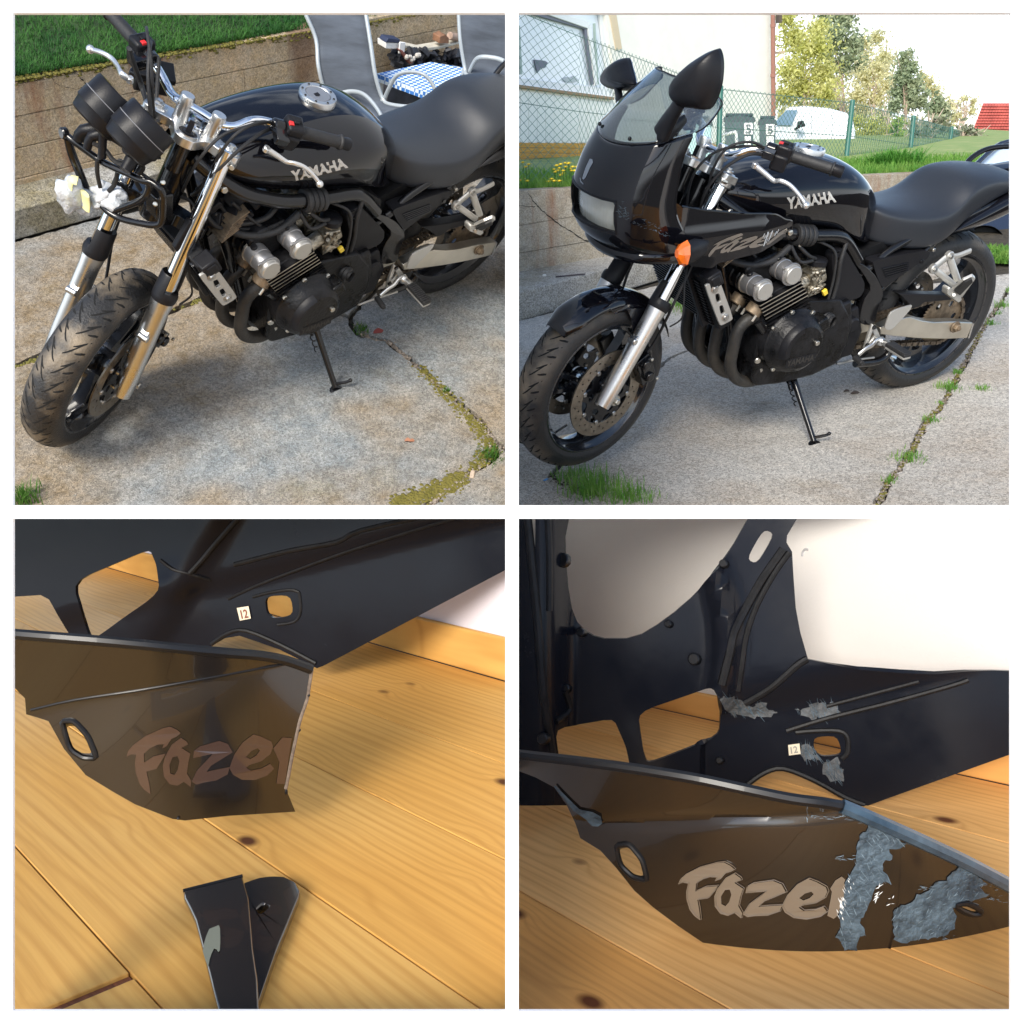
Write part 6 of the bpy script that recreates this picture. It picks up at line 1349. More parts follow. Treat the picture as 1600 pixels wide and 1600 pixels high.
# ---------------------------------------------------------------- trees and shrubs
def crown(pts_c, n, s, seed, sc=(1, 1, 1)):
    r = random.Random(seed); V, F_ = [], []
    for (c, rad) in pts_c:
        for _ in range(int(n * rad ** 2 / sum(q[1] ** 2 for q in pts_c))):
            v = np.array([r.gauss(0, 1), r.gauss(0, 1), r.gauss(0, 1)]); v /= np.linalg.norm(v); v *= rad * abs(r.gauss(0, .58)); p = np.array(c) + v * np.array(sc)
            a, b = np.array([r.gauss(0, 1) for _ in range(3)]), np.array([r.gauss(0, 1) for _ in range(3)]); a /= np.linalg.norm(a); b = np.cross(a, b); b /= np.linalg.norm(b); z = s * r.uniform(.5, 1.3); k = len(V)
            V += [p - a * z, p + b * z * .5, p + a * z, p - b * z * .5]; F_.append((k, k + 1, k + 2, k + 3))
    return V, F_
def tree(label, base, top, blobs, d, n, s, m, bark, seed, limbs=6, grp=None, name='tree', tr_w=.05, cat='tree'):
    B, T_ = AT(1, *base, d), AT(1, *top, d); t = thing(name, label, cat, P2W[1], B, grp); r = random.Random(seed); kx = d / 1500.
    part('trunk', tube([B, B * .6 + T_ * .4 + [r.uniform(-.1, .1), 0, 0], T_], [tr_w, tr_w * .6, tr_w * .15], 8, 4), bark, t)
    cs = [(AT(1, x, y, d + r.uniform(-.5, .5) * q * kx), q * kx) for x, y, q in blobs]
    G = []
    for i in range(limbs):
        c = cs[i % len(cs)][0]; f = r.uniform(.25, .75); G.append(tube([B * (1 - f) + T_ * f, (B * (1 - f) + T_ * f + c) / 2 + [0, 0, .05], c + np.array([r.uniform(-.3, .3), 0, r.uniform(-.1, .3)])], [tr_w * .4, tr_w * .22, tr_w * .08], 6, 3))
    for g in G: part('branch', g, bark, t)
    if n: part('crown', crown(cs, n, s, seed), m, t, kind='stuff', smooth=False, recalc=False)
    return t
lime = leaf_mat('spring_leaf', (.50, .52, .12), (.76, .74, .34), 2, .5); pale = leaf_mat('pale_hazy_leaf', (.62, .60, .30), (.80, .76, .50), 2, .5); pine = leaf_mat('pine_needles', (.24, .32, .18), (.42, .46, .28), 3, .4); fresh = leaf_mat('fresh_leaf', (.22, .38, .06), (.45, .55, .12), 3, .5)  # pale: haze of the distance is put into the leaf colour
bark = mat('pale_bark', (.32, .24, .18), .9, var=.3, vscale=12); barkl = mat('tan_bark', (.45, .36, .28), .9, var=.2, vscale=12)  # barkl: lighter tan for the broadleaved trees and shrubs
tree('tall dark pine behind the yellow green trees by the downpipe', (1318, 240), (1310, 30), [(1295, 25, 22), (1320, 30, 22), (1305, 60, 26), (1335, 70, 20), (1290, 85, 18), (1320, 100, 24), (1345, 105, 14)], 26, 9000, .06, pine, bark, 1)
tree('bright yellow green tree directly right of the downpipe', (1260, 240), (1262, 60), [(1240, 60, 30), (1270, 75, 34), (1235, 110, 28), (1285, 115, 30), (1255, 140, 34), (1225, 150, 22), (1290, 150, 24), (1280, 45, 20), (1228, 30, 18)], 24, 15000, .05, lime, barkl, 2)
tree('pale leafed tree between the two pines', (1365, 240), (1362, 90), [(1350, 120, 26), (1375, 110, 24), (1340, 150, 24), (1370, 155, 28), (1385, 135, 20), (1380, 85, 12), (1345, 170, 22)], 25, 5500, .045, pale, barkl, 3)
tree('single pine with a bare lower trunk right of the pale tree', (1410, 232), (1418, 80), [(1418, 85, 9), (1412, 97, 13), (1424, 106, 13), (1410, 120, 17), (1428, 132, 15), (1404, 142, 15), (1422, 156, 22), (1440, 160, 12), (1398, 165, 12), (1446, 148, 7)], 22, 8000, .045, pine, bark, 4)
tree('small round pine right of the single pine', (1463, 225), (1466, 150), [(1466, 158, 10), (1460, 170, 13), (1474, 172, 12), (1466, 185, 14)], 27, 1600, .08, pine, bark, 5)
tree('leafless gnarled fruit tree with two stems behind the third fence post', (1440, 262), (1450, 195), [(1440, 200, 14), (1462, 195, 16), (1475, 200, 14), (1448, 208, 14), (1428, 205, 10)], 15, 900, .05, mat('twiggy', (.22, .24, .16), .9), barkl, 6, 14, tr_w=.07)
tree('leafless gnarled fruit tree left of the red roofed house', (1498, 262), (1505, 200), [(1490, 215, 14), (1510, 205, 16), (1525, 215, 14), (1500, 225, 12), (1540, 225, 12)], 16, 700, .05, mat('twiggy', (.22, .24, .16), .9), barkl, 7, 14, tr_w=.06)
tree('bare pale tree with upright twigs above the white gable', (1492, 235), (1512, 150), [(1490, 165, 12), (1505, 155, 12), (1520, 160, 14), (1498, 180, 12), (1518, 175, 12)], 24, 500, .05, pale, barkl, 8, 16, tr_w=.05)
tree('yellow green shrub row behind the fence right of the van', (1370, 262), (1370, 200), [(1345, 215, 16), (1360, 200, 20), (1385, 210, 20), (1400, 200, 14), (1350, 235, 14), (1395, 228, 16), (1372, 230, 16), (1340, 190, 12)], 17, 8000, .028, lime, barkl, 9, name='shrub', cat='shrub')
tree('fresh green bush behind the gnarled fruit trees', (1470, 250), (1470, 205), [(1462, 210, 12), (1475, 205, 12), (1468, 225, 14), (1482, 228, 12), (1455, 235, 12)], 19, 2600, .05, fresh, barkl, 10, name='shrub', cat='shrub')
tree('green shrub at the foot of the third fence post', (1402, 250), (1402, 205), [(1398, 200, 9), (1405, 190, 9), (1403, 215, 10), (1410, 228, 9), (1398, 235, 9)], 16, 1300, .035, fresh, barkl, 12, name='shrub', cat='shrub')
tree('tall pale hazy tree filling the gap left of the single pine', (1385, 240), (1385, 60), [(1350, 70, 20), (1370, 60, 18), (1388, 95, 18), (1345, 95, 22), (1372, 105, 20), (1392, 125, 14), (1355, 130, 18)], 28, 5200, .05, pale, barkl, 31)
tree('pale hazy tree right of the single pine, above the small round one', (1452, 235), (1455, 120), [(1450, 130, 14), (1462, 145, 14), (1440, 120, 10), (1480, 165, 14), (1492, 185, 12), (1475, 190, 14)], 28, 3200, .05, pale, barkl, 32)
tree('pale hazy trees far behind the van', (1240, 250), (1300, 130), [(1230, 180, 24), (1270, 175, 24), (1310, 165, 26), (1345, 178, 22), (1380, 185, 22), (1300, 130, 22), (1425, 195, 18), (1460, 190, 14)], 30, 9000, .055, pale, barkl, 13)
# small garden things behind the fence
A = lambda x, y, o=0.: AT(1, x, y, 13 + o)
solo('water_butt', prism([A(1352, 232), A(1368, 232), A(1367, 256), A(1354, 256)], A(1360, 232, .2) - A(1360, 232)), white_plastic, P2W[1], A(1360, 256), 'white tub standing left of the tall grass clump', 'tub', bevel=.02)
A = lambda x, y, o=0.: AT(1, x, y, 20 + o); pf = thing('picket_fence', 'low brown picket fence far behind the wire fence', 'fence', P2W[1], A(1470, 262)); pk_m = mat('picket_wood', (.42, .28, .16), .8)
for i in range(22): x_ = 1434 + i * 3.4; part('picket', prism([A(x_, 250), A(x_ + 1.9, 250), A(x_ + 1.9, 262), A(x_, 262)], A(x_, 250, .03) - A(x_, 250)), pk_m, pf)
part('rail', prism([A(1432, 253, -.02), A(1510, 253, -.02), A(1510, 254.5, -.02), A(1432, 254.5, -.02)], (0, .01, 0)), pk_m, pf)
# red roofed house
A = lambda x, y, o=0.: AT(1, x, y, 26 + o)
rh = thing('red_roof_house', 'distant white house with a steep red tiled roof, top right', 'house', P2W[1], A(1550, 250)); tilem = mat('red_tile', (.42, .09, .07), .7, var=.25, vscale=3)
part('wall', prism([A(1516, 220), A(1640, 220), A(1640, 262), A(1516, 262)], A(1516, 220, 2) - A(1516, 220)), ren, rh)
part('gable', prism([A(1508, 186, 1), A(1534, 188, 1), A(1522, 222, 1), A(1496, 222, 1), A(1497, 208, 1)], A(1516, 220, 2) - A(1516, 220)), ren, rh)
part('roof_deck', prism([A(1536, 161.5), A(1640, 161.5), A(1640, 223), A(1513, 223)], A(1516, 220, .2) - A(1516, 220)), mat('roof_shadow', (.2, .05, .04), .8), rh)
for r_ in range(14):
    ya, yb_ = 161 + r_ * 4.4, 161 + (r_ + 1) * 4.4 + .9; x0 = 1536 - (ya - 161) * .385
    for c_i in range(12):
        xa = x0 + c_i * 4.6; xb = xa + 4.3
        if xa > 1588: break
        part('roof_tile', prism([A(xa, ya, -.04), A(xb, ya, -.04), A(xb - .8, yb_, -.10), A(xa - .8, yb_, -.10)], A(xa, ya, .03) - A(xa, ya)), tilem, rh, smooth=False)
# dark car behind the tail
carm = mat('dark_blue_car_paint', (.010, .016, .035), .12, coat=1); D = 6.6
A = lambda x, y, o=0.: AT(1, x, y, D + o)
cr_ = thing('car', 'dark blue car parked behind the tail of the motorcycle', 'car', P2W[1], A(1600, 400)); bk = A(1560, 300, 1.1) - A(1560, 300)
co = [(1490, 392), (1486, 360), (1492, 325), (1505, 285), (1516, 262), (1530, 256), (1700, 250), (1720, 300), (1722, 392)]
part('body', prism([A(*p) for p in round_poly(co, .18, 3)], bk), carm, cr_, bevel=.03)
part('roof_pillar', tube([A(1520, 262, -.02), A(1548, 236, .0), A(1572, 222, .02), (A(1640, 214, .05))], .016, 10, 4), carm, cr_)
part('windscreen', prism([A(1524, 262, .05), A(1552, 237, .05), A(1575, 225, .05), A(1660, 218, .05), A(1660, 262, .05)], bk * .7), mat('car_glass', (.45, .55, .65), .04, coat=1), cr_)
part('body_crease', tube([A(1492, 322, -.01), A(1540, 316, -.015), A(1700, 312, -.01)], .008, 8, 3), carm, cr_)
part('sill', prism([A(1492, 372, -.02), A(1700, 368, -.02), A(1700, 384, -.02), A(1492, 388, -.02)], bk * .1), black_plastic, cr_, bevel=.01)
wc = A(1535, 385, -.03); wv = part('wheel', lathe([(-.02, .07), (-.03, .08), (-.03, .125), (.0, .14), (.08, .14)], wc, -bk, 28), rubber, cr_); part('hubcap', lathe([(0, .078), (.02, .06), (.02, .001)], wc, -bk, 18), alu_satin, wv)
# weeds
for (px, py, r, n, h, lab) in ((925, 768, .045, 330, .085, 'large bright green grass tuft below the front wheel'), (895, 745, .03, 130, .055, 'thin grass tuft beside the front tyre, left of the large one'),
                               (985, 778, .035, 200, .07, 'grass tuft at the right end of the large tuft'), (1085, 486, .05, 160, .09, 'grass tuft in the gap behind the front fork'), (1062, 478, .04, 110, .09, 'narrow grass tuft close behind the fork leg'),
                               (1481, 607, .02, 130, .04, 'small weed beside the rear tyre'), (1534, 608, .018, 70, .025, 'flat weed right of the rear tyre'), (1494, 583, .012, 60, .03, 'tiny weed touching the rear tyre'),
                               (1455, 657, .016, 70, .03, 'weed halfway along the right joint'), (1420, 715, .026, 150, .03, 'spreading weed low in the right joint'), (1471, 631, .008, 35, .02, 'sprout between two weeds of the right joint'),
                               (1390, 752, .012, 50, .03, 'thin weed near the bottom of the right joint'), (1565, 479, .016, 60, .05, 'weed at the right edge beyond the rear wheel'), (1550, 507, .014, 50, .04, 'weed just behind the rear tyre'), (1558, 491, .008, 30, .03, 'sprout between the weeds behind the rear tyre'),
                               (1578, 455, .014, 50, .04, 'weed at the right edge near the grass strip')):
    tuft(1, px, py, r, n, h, lab, gp1, bed_grass, 'weeds growing in the drive joints')
P = []
for i in range(5200):
    px, py = rnd.uniform(1480, 1620), rnd.uniform(388, 408); q = gp1(px, py + (px - 1480) * .05); P.append((*q, 0))
solo('grass', blades(P, .02, .06, .004, rnd, .9), bed_grass, P2W[1], (*gp1(1560, 400), 0), 'strip of green grass between the drive and the dark car', 'grass', kind='stuff', smooth=False, recalc=False)
rubble(1, KR[1:-1], 2.5, 900, 'gravel and soil in the right joint of the drive', gp1, grit)
rubble(1, [(860, 745), (885, 760), (930, 775)], 5, 420, 'soil crumbs round the large grass tuft', gp1, soil_m)
moss_strip(1, KR[2:-1], 2, 260, 'thin moss in the right joint of the drive', gp1)
q = gp1(853, 751); solo('blue_scrap', box((q[0], q[1], .004), (.018, .008, .002), rotm((0, 0, 1), .4)), mat('blue_bit', (.05, .25, .55), .5), P2W[1], (q[0], q[1], 0), 'tiny blue scrap on the concrete by the front tyre', 'litter')
leaf(1, 1335, 615, 'brown curled leaf on the drive right of the side stand', mat('leaf_dark', (.10, .07, .05), .8), gp1, .012)
leaf(1, 1322, 612, 'dark leaf fragment left of the curled one', mat('leaf_dark', (.10, .07, .05), .8), gp1, .008)
for i, (px, py, lab) in enumerate(((1354, 599, 'white pebble on the drive behind the side stand'), (850, 422, 'pale stone on the step by the fairing'))):
    q = gp1(px, py) if i == 0 else AT(1, px, py, 5.6)[:2]; solo('pebble', sph((q[0], q[1], .004 if i == 0 else .158), .007 + .006 * i, 8, (1, 1, .7)), mat('pebble_white', (.7, .68, .62), .8), P2W[1], (q[0], q[1], 0), lab, 'stone')
tw = [AT(1, *zG(*p), 5.55) for p in ((240, 140), (320, 128), (400, 120), (430, 130))]
tw = [np.array([p[0], p[1], .158]) for p in tw]; solo('twig', tube(tw, .004, 6, 3), mat('twig_dark', (.06, .05, .06), .8), P2W[1], tw[0], 'dark twig lying on the step behind the front mudguard', 'twig')
# ================================================================== places 2 and 3: the broken and the repaired fairing on plank floors
from mathutils.geometry import delaunay_2d_cdt
def pine_floor(name, base, dark, knot):
    m = mat(name, base, .5, coat=.0, spec=.08); n, b = nodes_of(m); L_ = n.links.new
    t = N(n, 'ShaderNodeTexCoord'); oi = N(n, 'ShaderNodeObjectInfo'); ad = N(n, 'ShaderNodeVectorMath', operation='ADD')
    sc = N(n, 'ShaderNodeVectorMath', operation='SCALE'); sc.inputs[3].default_value = 37.; cx = N(n, 'ShaderNodeCombineXYZ'); 
    for i in range(3): L_(oi.outputs['Random'], cx.inputs[i])
    L_(cx.outputs[0], sc.inputs[0]); L_(t.outputs['Object'], ad.inputs[0]); L_(sc.outputs[0], ad.inputs[1])
    def mp(s):
        x = N(n, 'ShaderNodeMapping'); x.inputs['Scale'].default_value = s; L_(ad.outputs[0], x.inputs[0]); return x.outputs[0]
    # knots: sparse cells stretched along the board
    vo = N(n, 'ShaderNodeTexVoronoi'); vo.inputs['Scale'].default_value = 1.0; L_(mp((2.7, 4.6, 1)), vo.inputs[0])
    kn = N(n, 'ShaderNodeMapRange', i1=.05, i2=.11, i3=1., i4=0.); L_(vo.outputs['Distance'], kn.inputs[0])
    wv = N(n, 'ShaderNodeMapRange', i1=0., i2=.45, i3=1., i4=0.); L_(vo.outputs['Distance'], wv.inputs[0]); pw = N(n, 'ShaderNodeMath', operation='POWER'); pw.inputs[1].default_value = 3; L_(wv.outputs[0], pw.inputs[0])
    # grain: wide rings bent round the knots
    z = N(n, 'ShaderNodeTexNoise'); z.inputs['Scale'].default_value = 1; z.inputs['Detail'].default_value = 2; L_(mp((.5, 3.2, 3)), z.inputs[0])
    s1 = N(n, 'ShaderNodeMath', operation='MULTIPLY'); s1.inputs[1].default_value = 42; L_(z.outputs[0], s1.inputs[0])
    s2 = N(n, 'ShaderNodeMath', operation='MULTIPLY_ADD'); s2.inputs[1].default_value = 16; L_(pw.outputs[0], s2.inputs[0]); L_(s1.outputs[0], s2.inputs[2])
    sep_ = N(n, 'ShaderNodeSeparateXYZ'); L_(mp((1, 1, 1)), sep_.inputs[0]); s3 = N(n, 'ShaderNodeMath', operation='MULTIPLY_ADD'); s3.inputs[1].default_value = 210; L_(sep_.outputs[1], s3.inputs[0]); L_(s2.outputs[0], s3.inputs[2])
    si = N(n, 'ShaderNodeMath', operation='SINE'); L_(s3.outputs[0], si.inputs[0]); g = N(n, 'ShaderNodeMapRange', i1=-1, i2=1, i3=0, i4=1); L_(si.outputs[0], g.inputs[0])
    pg = N(n, 'ShaderNodeMath', operation='POWER'); pg.inputs[1].default_value = 3.; L_(g.outputs[0], pg.inputs[0])
    z2 = N(n, 'ShaderNodeTexNoise'); z2.inputs['Scale'].default_value = 1; z2.inputs['Detail'].default_value = 5; L_(mp((2.2, 90, 20)), z2.inputs[0])
    z3 = N(n, 'ShaderNodeTexNoise'); z3.inputs['Scale'].default_value = 1.3; z3.inputs['Detail'].default_value = 3; L_(mp((.6, 1.5, 1)), z3.inputs[0])
    def mix(f, a, c, fac=None):
        x = N(n, 'ShaderNodeMix', data_type='RGBA'); L_(f, x.inputs[0])
        for i, q in ((6, a), (7, c)):
            if isinstance(q, tuple): x.inputs[i].default_value = (*q, 1)
            else: L_(q, x.inputs[i])
        return x.outputs[2]
    def sc_(s, a, c0=0., c1=1., b_=1.):
        x = N(n, 'ShaderNodeMapRange', i1=a, i2=b_, i3=c0, i4=c1); L_(s, x.inputs[0]); return x.outputs[0]
    c = mix(sc_(z3.outputs[0], .35, 0, 1, .65), base, tuple(q * w for q, w in zip(base, (.92, .80, .62))))
    c = mix(sc_(oi.outputs['Random'], 0, 0, .5), c, tuple(q * w for q, w in zip(base, (.90, .78, .60))))
    c = mix(sc_(pg.outputs[0], 0, 0, .40), c, dark); c = mix(sc_(z2.outputs[0], .42, 0, .35, .7), c, dark)
    c = mix(sc_(pw.outputs[0], .35, 0, .55), c, tuple(q * .8 for q in dark)); c = mix(kn.outputs[0], c, knot)
    L_(c, b.inputs['Base Color'])
    bp = N(n, 'ShaderNodeBump', i0=.12, i1=.004); L_(z2.outputs[0], bp.inputs['Height']); L_(bp.outputs[0], b.inputs['Normal'])
    rr = sc_(z3.outputs[0], .3, .42, .6, .7); L_(rr, b.inputs['Roughness'])
    return m
fl2 = pine_floor('pine_floor_yellow', (.72, .44, .14), (.46, .22, .05), (.10, .035, .012))
fl3 = pine_floor('pine_floor_warm', (.80, .47, .18), (.52, .25, .075), (.13, .045, .02))
gapm = mat('floor_gap', (.03, .015, .008), .9); jgap = mat('butt_joint_filler', (.16, .05, .02), .6, var=.4, vscale=30, stretch=(1, 6, 1))
FY = lambda k, *pts: float(np.mean([PX(k, *p, 2, 0)[1] for p in pts]))
def plank_floor(k, ys, x0, x1, m, joints, seed):
    solo('subfloor', ([(x0, min(ys) - .1, -.028), (x1, min(ys) - .1, -.028), (x1, max(ys) + .1, -.028), (x0, max(ys) + .1, -.028)], [(0, 1, 2, 3)]), gapm, P2W[k], (0, 0, 0), kind='structure', smooth=False)
    fl = bpy.data.objects.new('floor', None); COL.objects.link(fl); fl.matrix_world = to_mat(P2W[k]); fl['kind'] = 'structure'; ORG[fl.name] = np.zeros(3)
    r = random.Random(seed)
    for i in range(len(ys) - 1):
        cuts = [x0] + sorted(joints.get(i, [])) + [x1]
        for a, b_ in zip(cuts, cuts[1:]):
            g0 = .0015; ga = .0 if a == x0 else .012; gb = .0 if b_ == x1 else .012; dz = r.uniform(0, .0015)
            part('floor_plank', box(((a + ga + b_ - gb) / 2, (ys[i] + ys[i + 1]) / 2, -.013 + dz), (b_ - gb - a - ga, abs(ys[i + 1] - ys[i]) - 2 * g0, .026)), m, fl, bevel=.0022)
        for c in joints.get(i, []): part('joint_filler', box((c, (ys[i] + ys[i + 1]) / 2, -.016), (.022, abs(ys[i + 1] - ys[i]) - .004, .02)), jgap, fl)
    return fl
# ---- place 2
yl = [FY(2, (582.5, 1005), (790, 1066)), FY(2, (482.5, 1077.5), (790, 1193.8)), FY(2, (456, 1180), (790, 1343.7)), FY(2, (322.5, 1282.5), (510, 1410.5)), FY(2, (102.5, 1408.7), (140, 1451))]
st_ = (yl[4] - yl[1]) / 3; ys = sorted([yl[0]] + yl[1:] + [yl[4] + st_ * i for i in (1, 2, 3)]); sgn = 1 if st_ > 0 else -1
if sgn < 0: ys = sorted(ys)
jx = PX(2, *r3(560, 1455), 2, 0)
idx = [i for i in range(len(ys) - 1) if ys[i] <= jx[1] <= ys[i + 1]]
X2 = sorted([PX(2, 1150, 1450, 2, 0)[0], PX(2, -900, 1000, 2, 0)[0]])
xs = [PX(2, 20, 1560, 2, 0)[0], PX(2, 800, 1570, 2, 0)[0], PX(2, 790, 1070, 2, 0)[0], PX(2, 20, 1000, 2, 0)[0], PX(2, 100, 880, 2, 0)[0]]
plank_floor(2, ys, min(xs) - .6, max(xs) + 1.2, fl2, {idx[0]: [jx[0]]} if idx else {}, 1)
rm_white = mat('lilac_white_wall', (.70, .66, .72), .85, bump=.1, bscale=150)
y0 = yl[0]; o_ = -sgn
skz = max(.05, PX(2, 790, 998, 1, y0)[2]); sx0, sx1 = min(xs) - .6, max(xs) + 1.2
sk = solo('skirting_board', box(((sx0 + sx1) / 2, y0 + o_ * .012, skz / 2), (sx1 - sx0, .022, skz)), fl2, P2W[2], ((sx0 + sx1) / 2, y0, 0), 'pine skirting board along the pale wall, behind the broken fairing', 'skirting', bevel=.006)
wl2 = solo('wall', box(((sx0 + sx1) / 2, y0 + o_ * .05, 1.0), (sx1 - sx0, .05, 2.0)), rm_white, P2W[2], ((sx0 + sx1) / 2, y0, 0), kind='structure')
def inside(p, poly):
    c = False; n = len(poly); x, y = p
    for i in range(n):
        a, b_ = poly[i], poly[i - 1]
        if (a[1] > y) != (b_[1] > y) and x < (b_[0] - a[0]) * (y - a[1]) / (b_[1] - a[1]) + a[0]: c = not c
    return c
def dens(poly, s): 
    return [tuple(p) for p in jag(poly, s, 0, rnd)]
def molded(k, name, outer, holes, p0, nrm, relief, m, parent, th=.012, step=9, label=None):
    """moulded sheet: outline and openings seen in the photo, lying on a plane with relief in metres towards the viewer"""
    outer = dens(outer, step); holes = [dens(h, step * .7) for h in holes]
    al = np.array(outer + [q for h in holes for q in h]); xs_ = np.arange(al[:, 0].min(), al[:, 0].max(), step); ys_ = np.arange(al[:, 1].min(), al[:, 1].max(), step)
    pts = [(x, y) for x in xs_ for y in ys_ if inside((x, y), outer) and not any(inside((x, y), h) for h in holes) and np.min(np.hypot(al[:, 0] - x, al[:, 1] - y)) > step * .45]
    V = [Vector(p) for p in outer]; E = [(i, (i + 1) % len(outer)) for i in range(len(outer))]
    for h in holes:
        s = len(V); V += [Vector(p) for p in h]; E += [(s + i, s + (i + 1) % len(h)) for i in range(len(h))]
    V += [Vector(p) for p in pts]; r = delaunay_2d_cdt(V, E, [], 1, 1e-4)
    P2_ = [tuple(v) for v in r[0]]; Fc = []
    for f in r[2]:
        c = np.mean([P2_[i] for i in f], 0)
        if not any(inside(c, h) for h in holes): Fc.append(f)
    out = []
    for x, y in P2_:
        o, d = ray(x, y, P2W[k]); q = onp(P2W[k], x, y, p0, nrm); dl = q - o; L0 = np.linalg.norm(dl); out.append(o + dl * (1 - relief(x, y) / L0))
    ob = part(name, (out, Fc), m, parent, sharp=60, label=label)
    md = ob.modifiers.new('t', 'SOLIDIFY'); md.thickness = th; md.offset = 0; md.use_rim = True
    es = ob.modifiers.new('e', 'EDGE_SPLIT'); es.split_angle = math.radians(50)
    return ob
def toward(k, p0, rot=0.):
    o, _ = ray(800, 800, P2W[k]); n = np.array([o[0] - p0[0], o[1] - p0[1], 0]); n /= np.linalg.norm(n); c, s = math.cos(rot), math.sin(rot)
    return np.array([n[0] * c - n[1] * s, n[0] * s + n[1] * c, 0])
def segd(p, a, b):   # signed distance to a line (px), positive on the right of a->b in the picture
    a, b, p = np.array(a, float), np.array(b, float), np.array(p, float); d = (b - a) / np.linalg.norm(b - a); return (p - a) @ np.array([-d[1], d[0]])
def sstep(x, w): t_ = min(1, max(0, x / w * .5 + .5)); return t_ * t_ * (3 - 2 * t_)
fair_out = mat('gloss_fairing_outside', (.012, .009, .007), .2, coat=.6, spec=.7, rvar=.04, vscale=4)
fair_in = mat('fairing_inside', (.007, .008, .012), .2, coat=.0, spec=.16, rvar=.08, vscale=7, bump=.03, bscale=30)
fair_edge = mat('fairing_edge', (.006, .006, .007), .4, coat=.1, spec=.35)
faz2 = mat('brown_lettering', (.06, .034, .024), .22, coat=.7); faz3 = mat('taupe_lettering', (.15, .12, .09), .25, coat=.7)
def lift_decal(k, bv, polys, m, name, parent, lift=.0016, kind=None, label=None):
    g = decal(bv, P2W[k], polys, lift)
    return part(name, g, m, parent, smooth=False, recalc=False, kind=kind, label=label) if g else None
# ---- broken fairing (place 2)
S2 = lambda l: [zS(*p) for p in l]
pI = AT(2, 515, 1043, 3.25); nI = toward(2, pI, .0) * .6 + np.array([0, .55 * (1 if ray(800, 800, P2W[2])[0][1] > yl[0] else -1), .05]); nI /= np.linalg.norm(nI)
pO = AT(2, 380, 1290, 2.06); nO = toward(2, pO, -.12) + np.array([0, 0, -.10]); nO /= np.linalg.norm(nO)
f2 = thing('broken_fairing', 'glossy black fairing with one side snapped off, standing on the yellow pine floor', 'fairing', P2W[2], (pO[0], pO[1], 0), 'black fairings photographed indoors')
inn = [(-90, -70), (1690, -70), (1690, 120), (1010, 478), (990, 485), (870, 425), (800, 400), (740, 380), (690, 388), (645, 415), (600, 450), (400, 560), (-90, 560)]
h1 = [(-60, 258), (95, 248), (122, 262), (150, 312), (200, 395), (205, 440), (-60, 440)]
h2 = round_poly([(197, 205), (448, 98), (470, 150), (481, 235), (270, 390), (250, 380)], .22, 4)
h3 = round_poly([(822, 252), (905, 248), (915, 312), (850, 325), (826, 305)], .35, 4)
def rl2(x, y):
    u = (x - 20) / .48125; v = (y - 810) / .48125
    a = .16 * sstep(segd((u, v), (590, 190), (740, -60)), 60)            # the nose side stands nearer
    b_ = -.05 * sstep(segd((u, v), (500, 250), (1640, -30)), 40)
    c = .035 * math.exp(-((u - 520) ** 2 + (v - 290) ** 2) / 9000)
    return -a * 0.5 + b_ + c
molded(2, 'inner_panel', S2(inn), [S2(h1), S2(h2), S2(h3)], pI, nI, rl2, fair_in, f2, th=.014)
out_ = [(-90, 362), (0, 371), (300, 395), (600, 424), (800, 441), (870, 452), (973, 488), (962, 545), (957, 585), (935, 650), (925, 692), (908, 770), (897, 830), (886, 880), (897, 905), (915, 949), (700, 962), (560, 977), (520, 972), (400, 925), (330, 885), (240, 830), (170, 745), (120, 655), (48, 632), (44, 580), (0, 535), (-90, 500)]
hO = round_poly([(163, 664), (200, 662), (240, 705), (268, 772), (228, 772), (190, 748)], .25, 3)
def rl2o(x, y):
    u = (x - 20) / .48125; v = (y - 810) / .48125
    d = segd((u, v), (40, 632), (900, 462)); r_ = .030 * max(0, -d) / 150 if d < 0 else 0
    return r_ + .02 * math.exp(-((u + 50) / 260) ** 2) - .00000035 * (u - 500) ** 2
po = molded(2, 'outer_panel', S2(out_), [S2(hO)], pO, nO, rl2o, fair_out, f2, th=.010)
bo = [bvh_of(po)]
def edge_tube(k, bv, px, r, m, parent, nm='panel_edge'):
    P = [project(bv, P2W[k], x, y, 0) for x, y in px]; P = [p for p in P if p is not None]
    return part(nm, tube(P, r, 8, 3), m, parent) if len(P) > 2 else None
edge_tube(2, bo, S2([(-85, 366), (0, 375), (150, 387), (300, 399), (450, 413), (600, 428), (700, 437), (800, 445), (870, 457), (920, 472), (968, 490)]), .011, fair_edge, po)
edge_tube(2, bo, S2([(971, 491), (962, 545), (956, 585), (934, 650), (924, 692), (907, 770), (896, 830), (886, 878)]), .004, mat('fracture_edge', (.16, .12, .09), .8, var=.4, vscale=60), po, 'fracture_edge')
edge_tube(2, bo, S2([(60, 622), (200, 590), (400, 560), (600, 525), (800, 488), (880, 474)]), .003, fair_edge, po, 'crease_shade')  # thin dark tube puts the shade of the crease into colour
loop = [project(bo, P2W[2], *q, 0) for q in S2([((x - 216) * 1.12 + 216, (y - 717) * 1.12 + 717) for x, y in hO])]
loop = [p for p in loop if p is not None]; part('hole_rim', tube(loop, .006, 8, 1, closed=True), fair_edge, po)
o__, d__ = ray(*zS(216, 717), P2W[2]); dn = d__ / np.linalg.norm(d__)
if len(loop) > 3: part('mounting_recess', loft([loop, [p + dn * .07 + (np.mean(loop, 0) - p) * .25 for p in loop]], True, False), fair_edge, po)
Mx = np.array([[1060, 1381, 1], [1094, 1437, 1], [1291, 1424, 1]], float); tg = np.array([zS(370, 772), zS(447, 893), zS(846, 812)], float); AF2 = np.linalg.solve(Mx, tg)
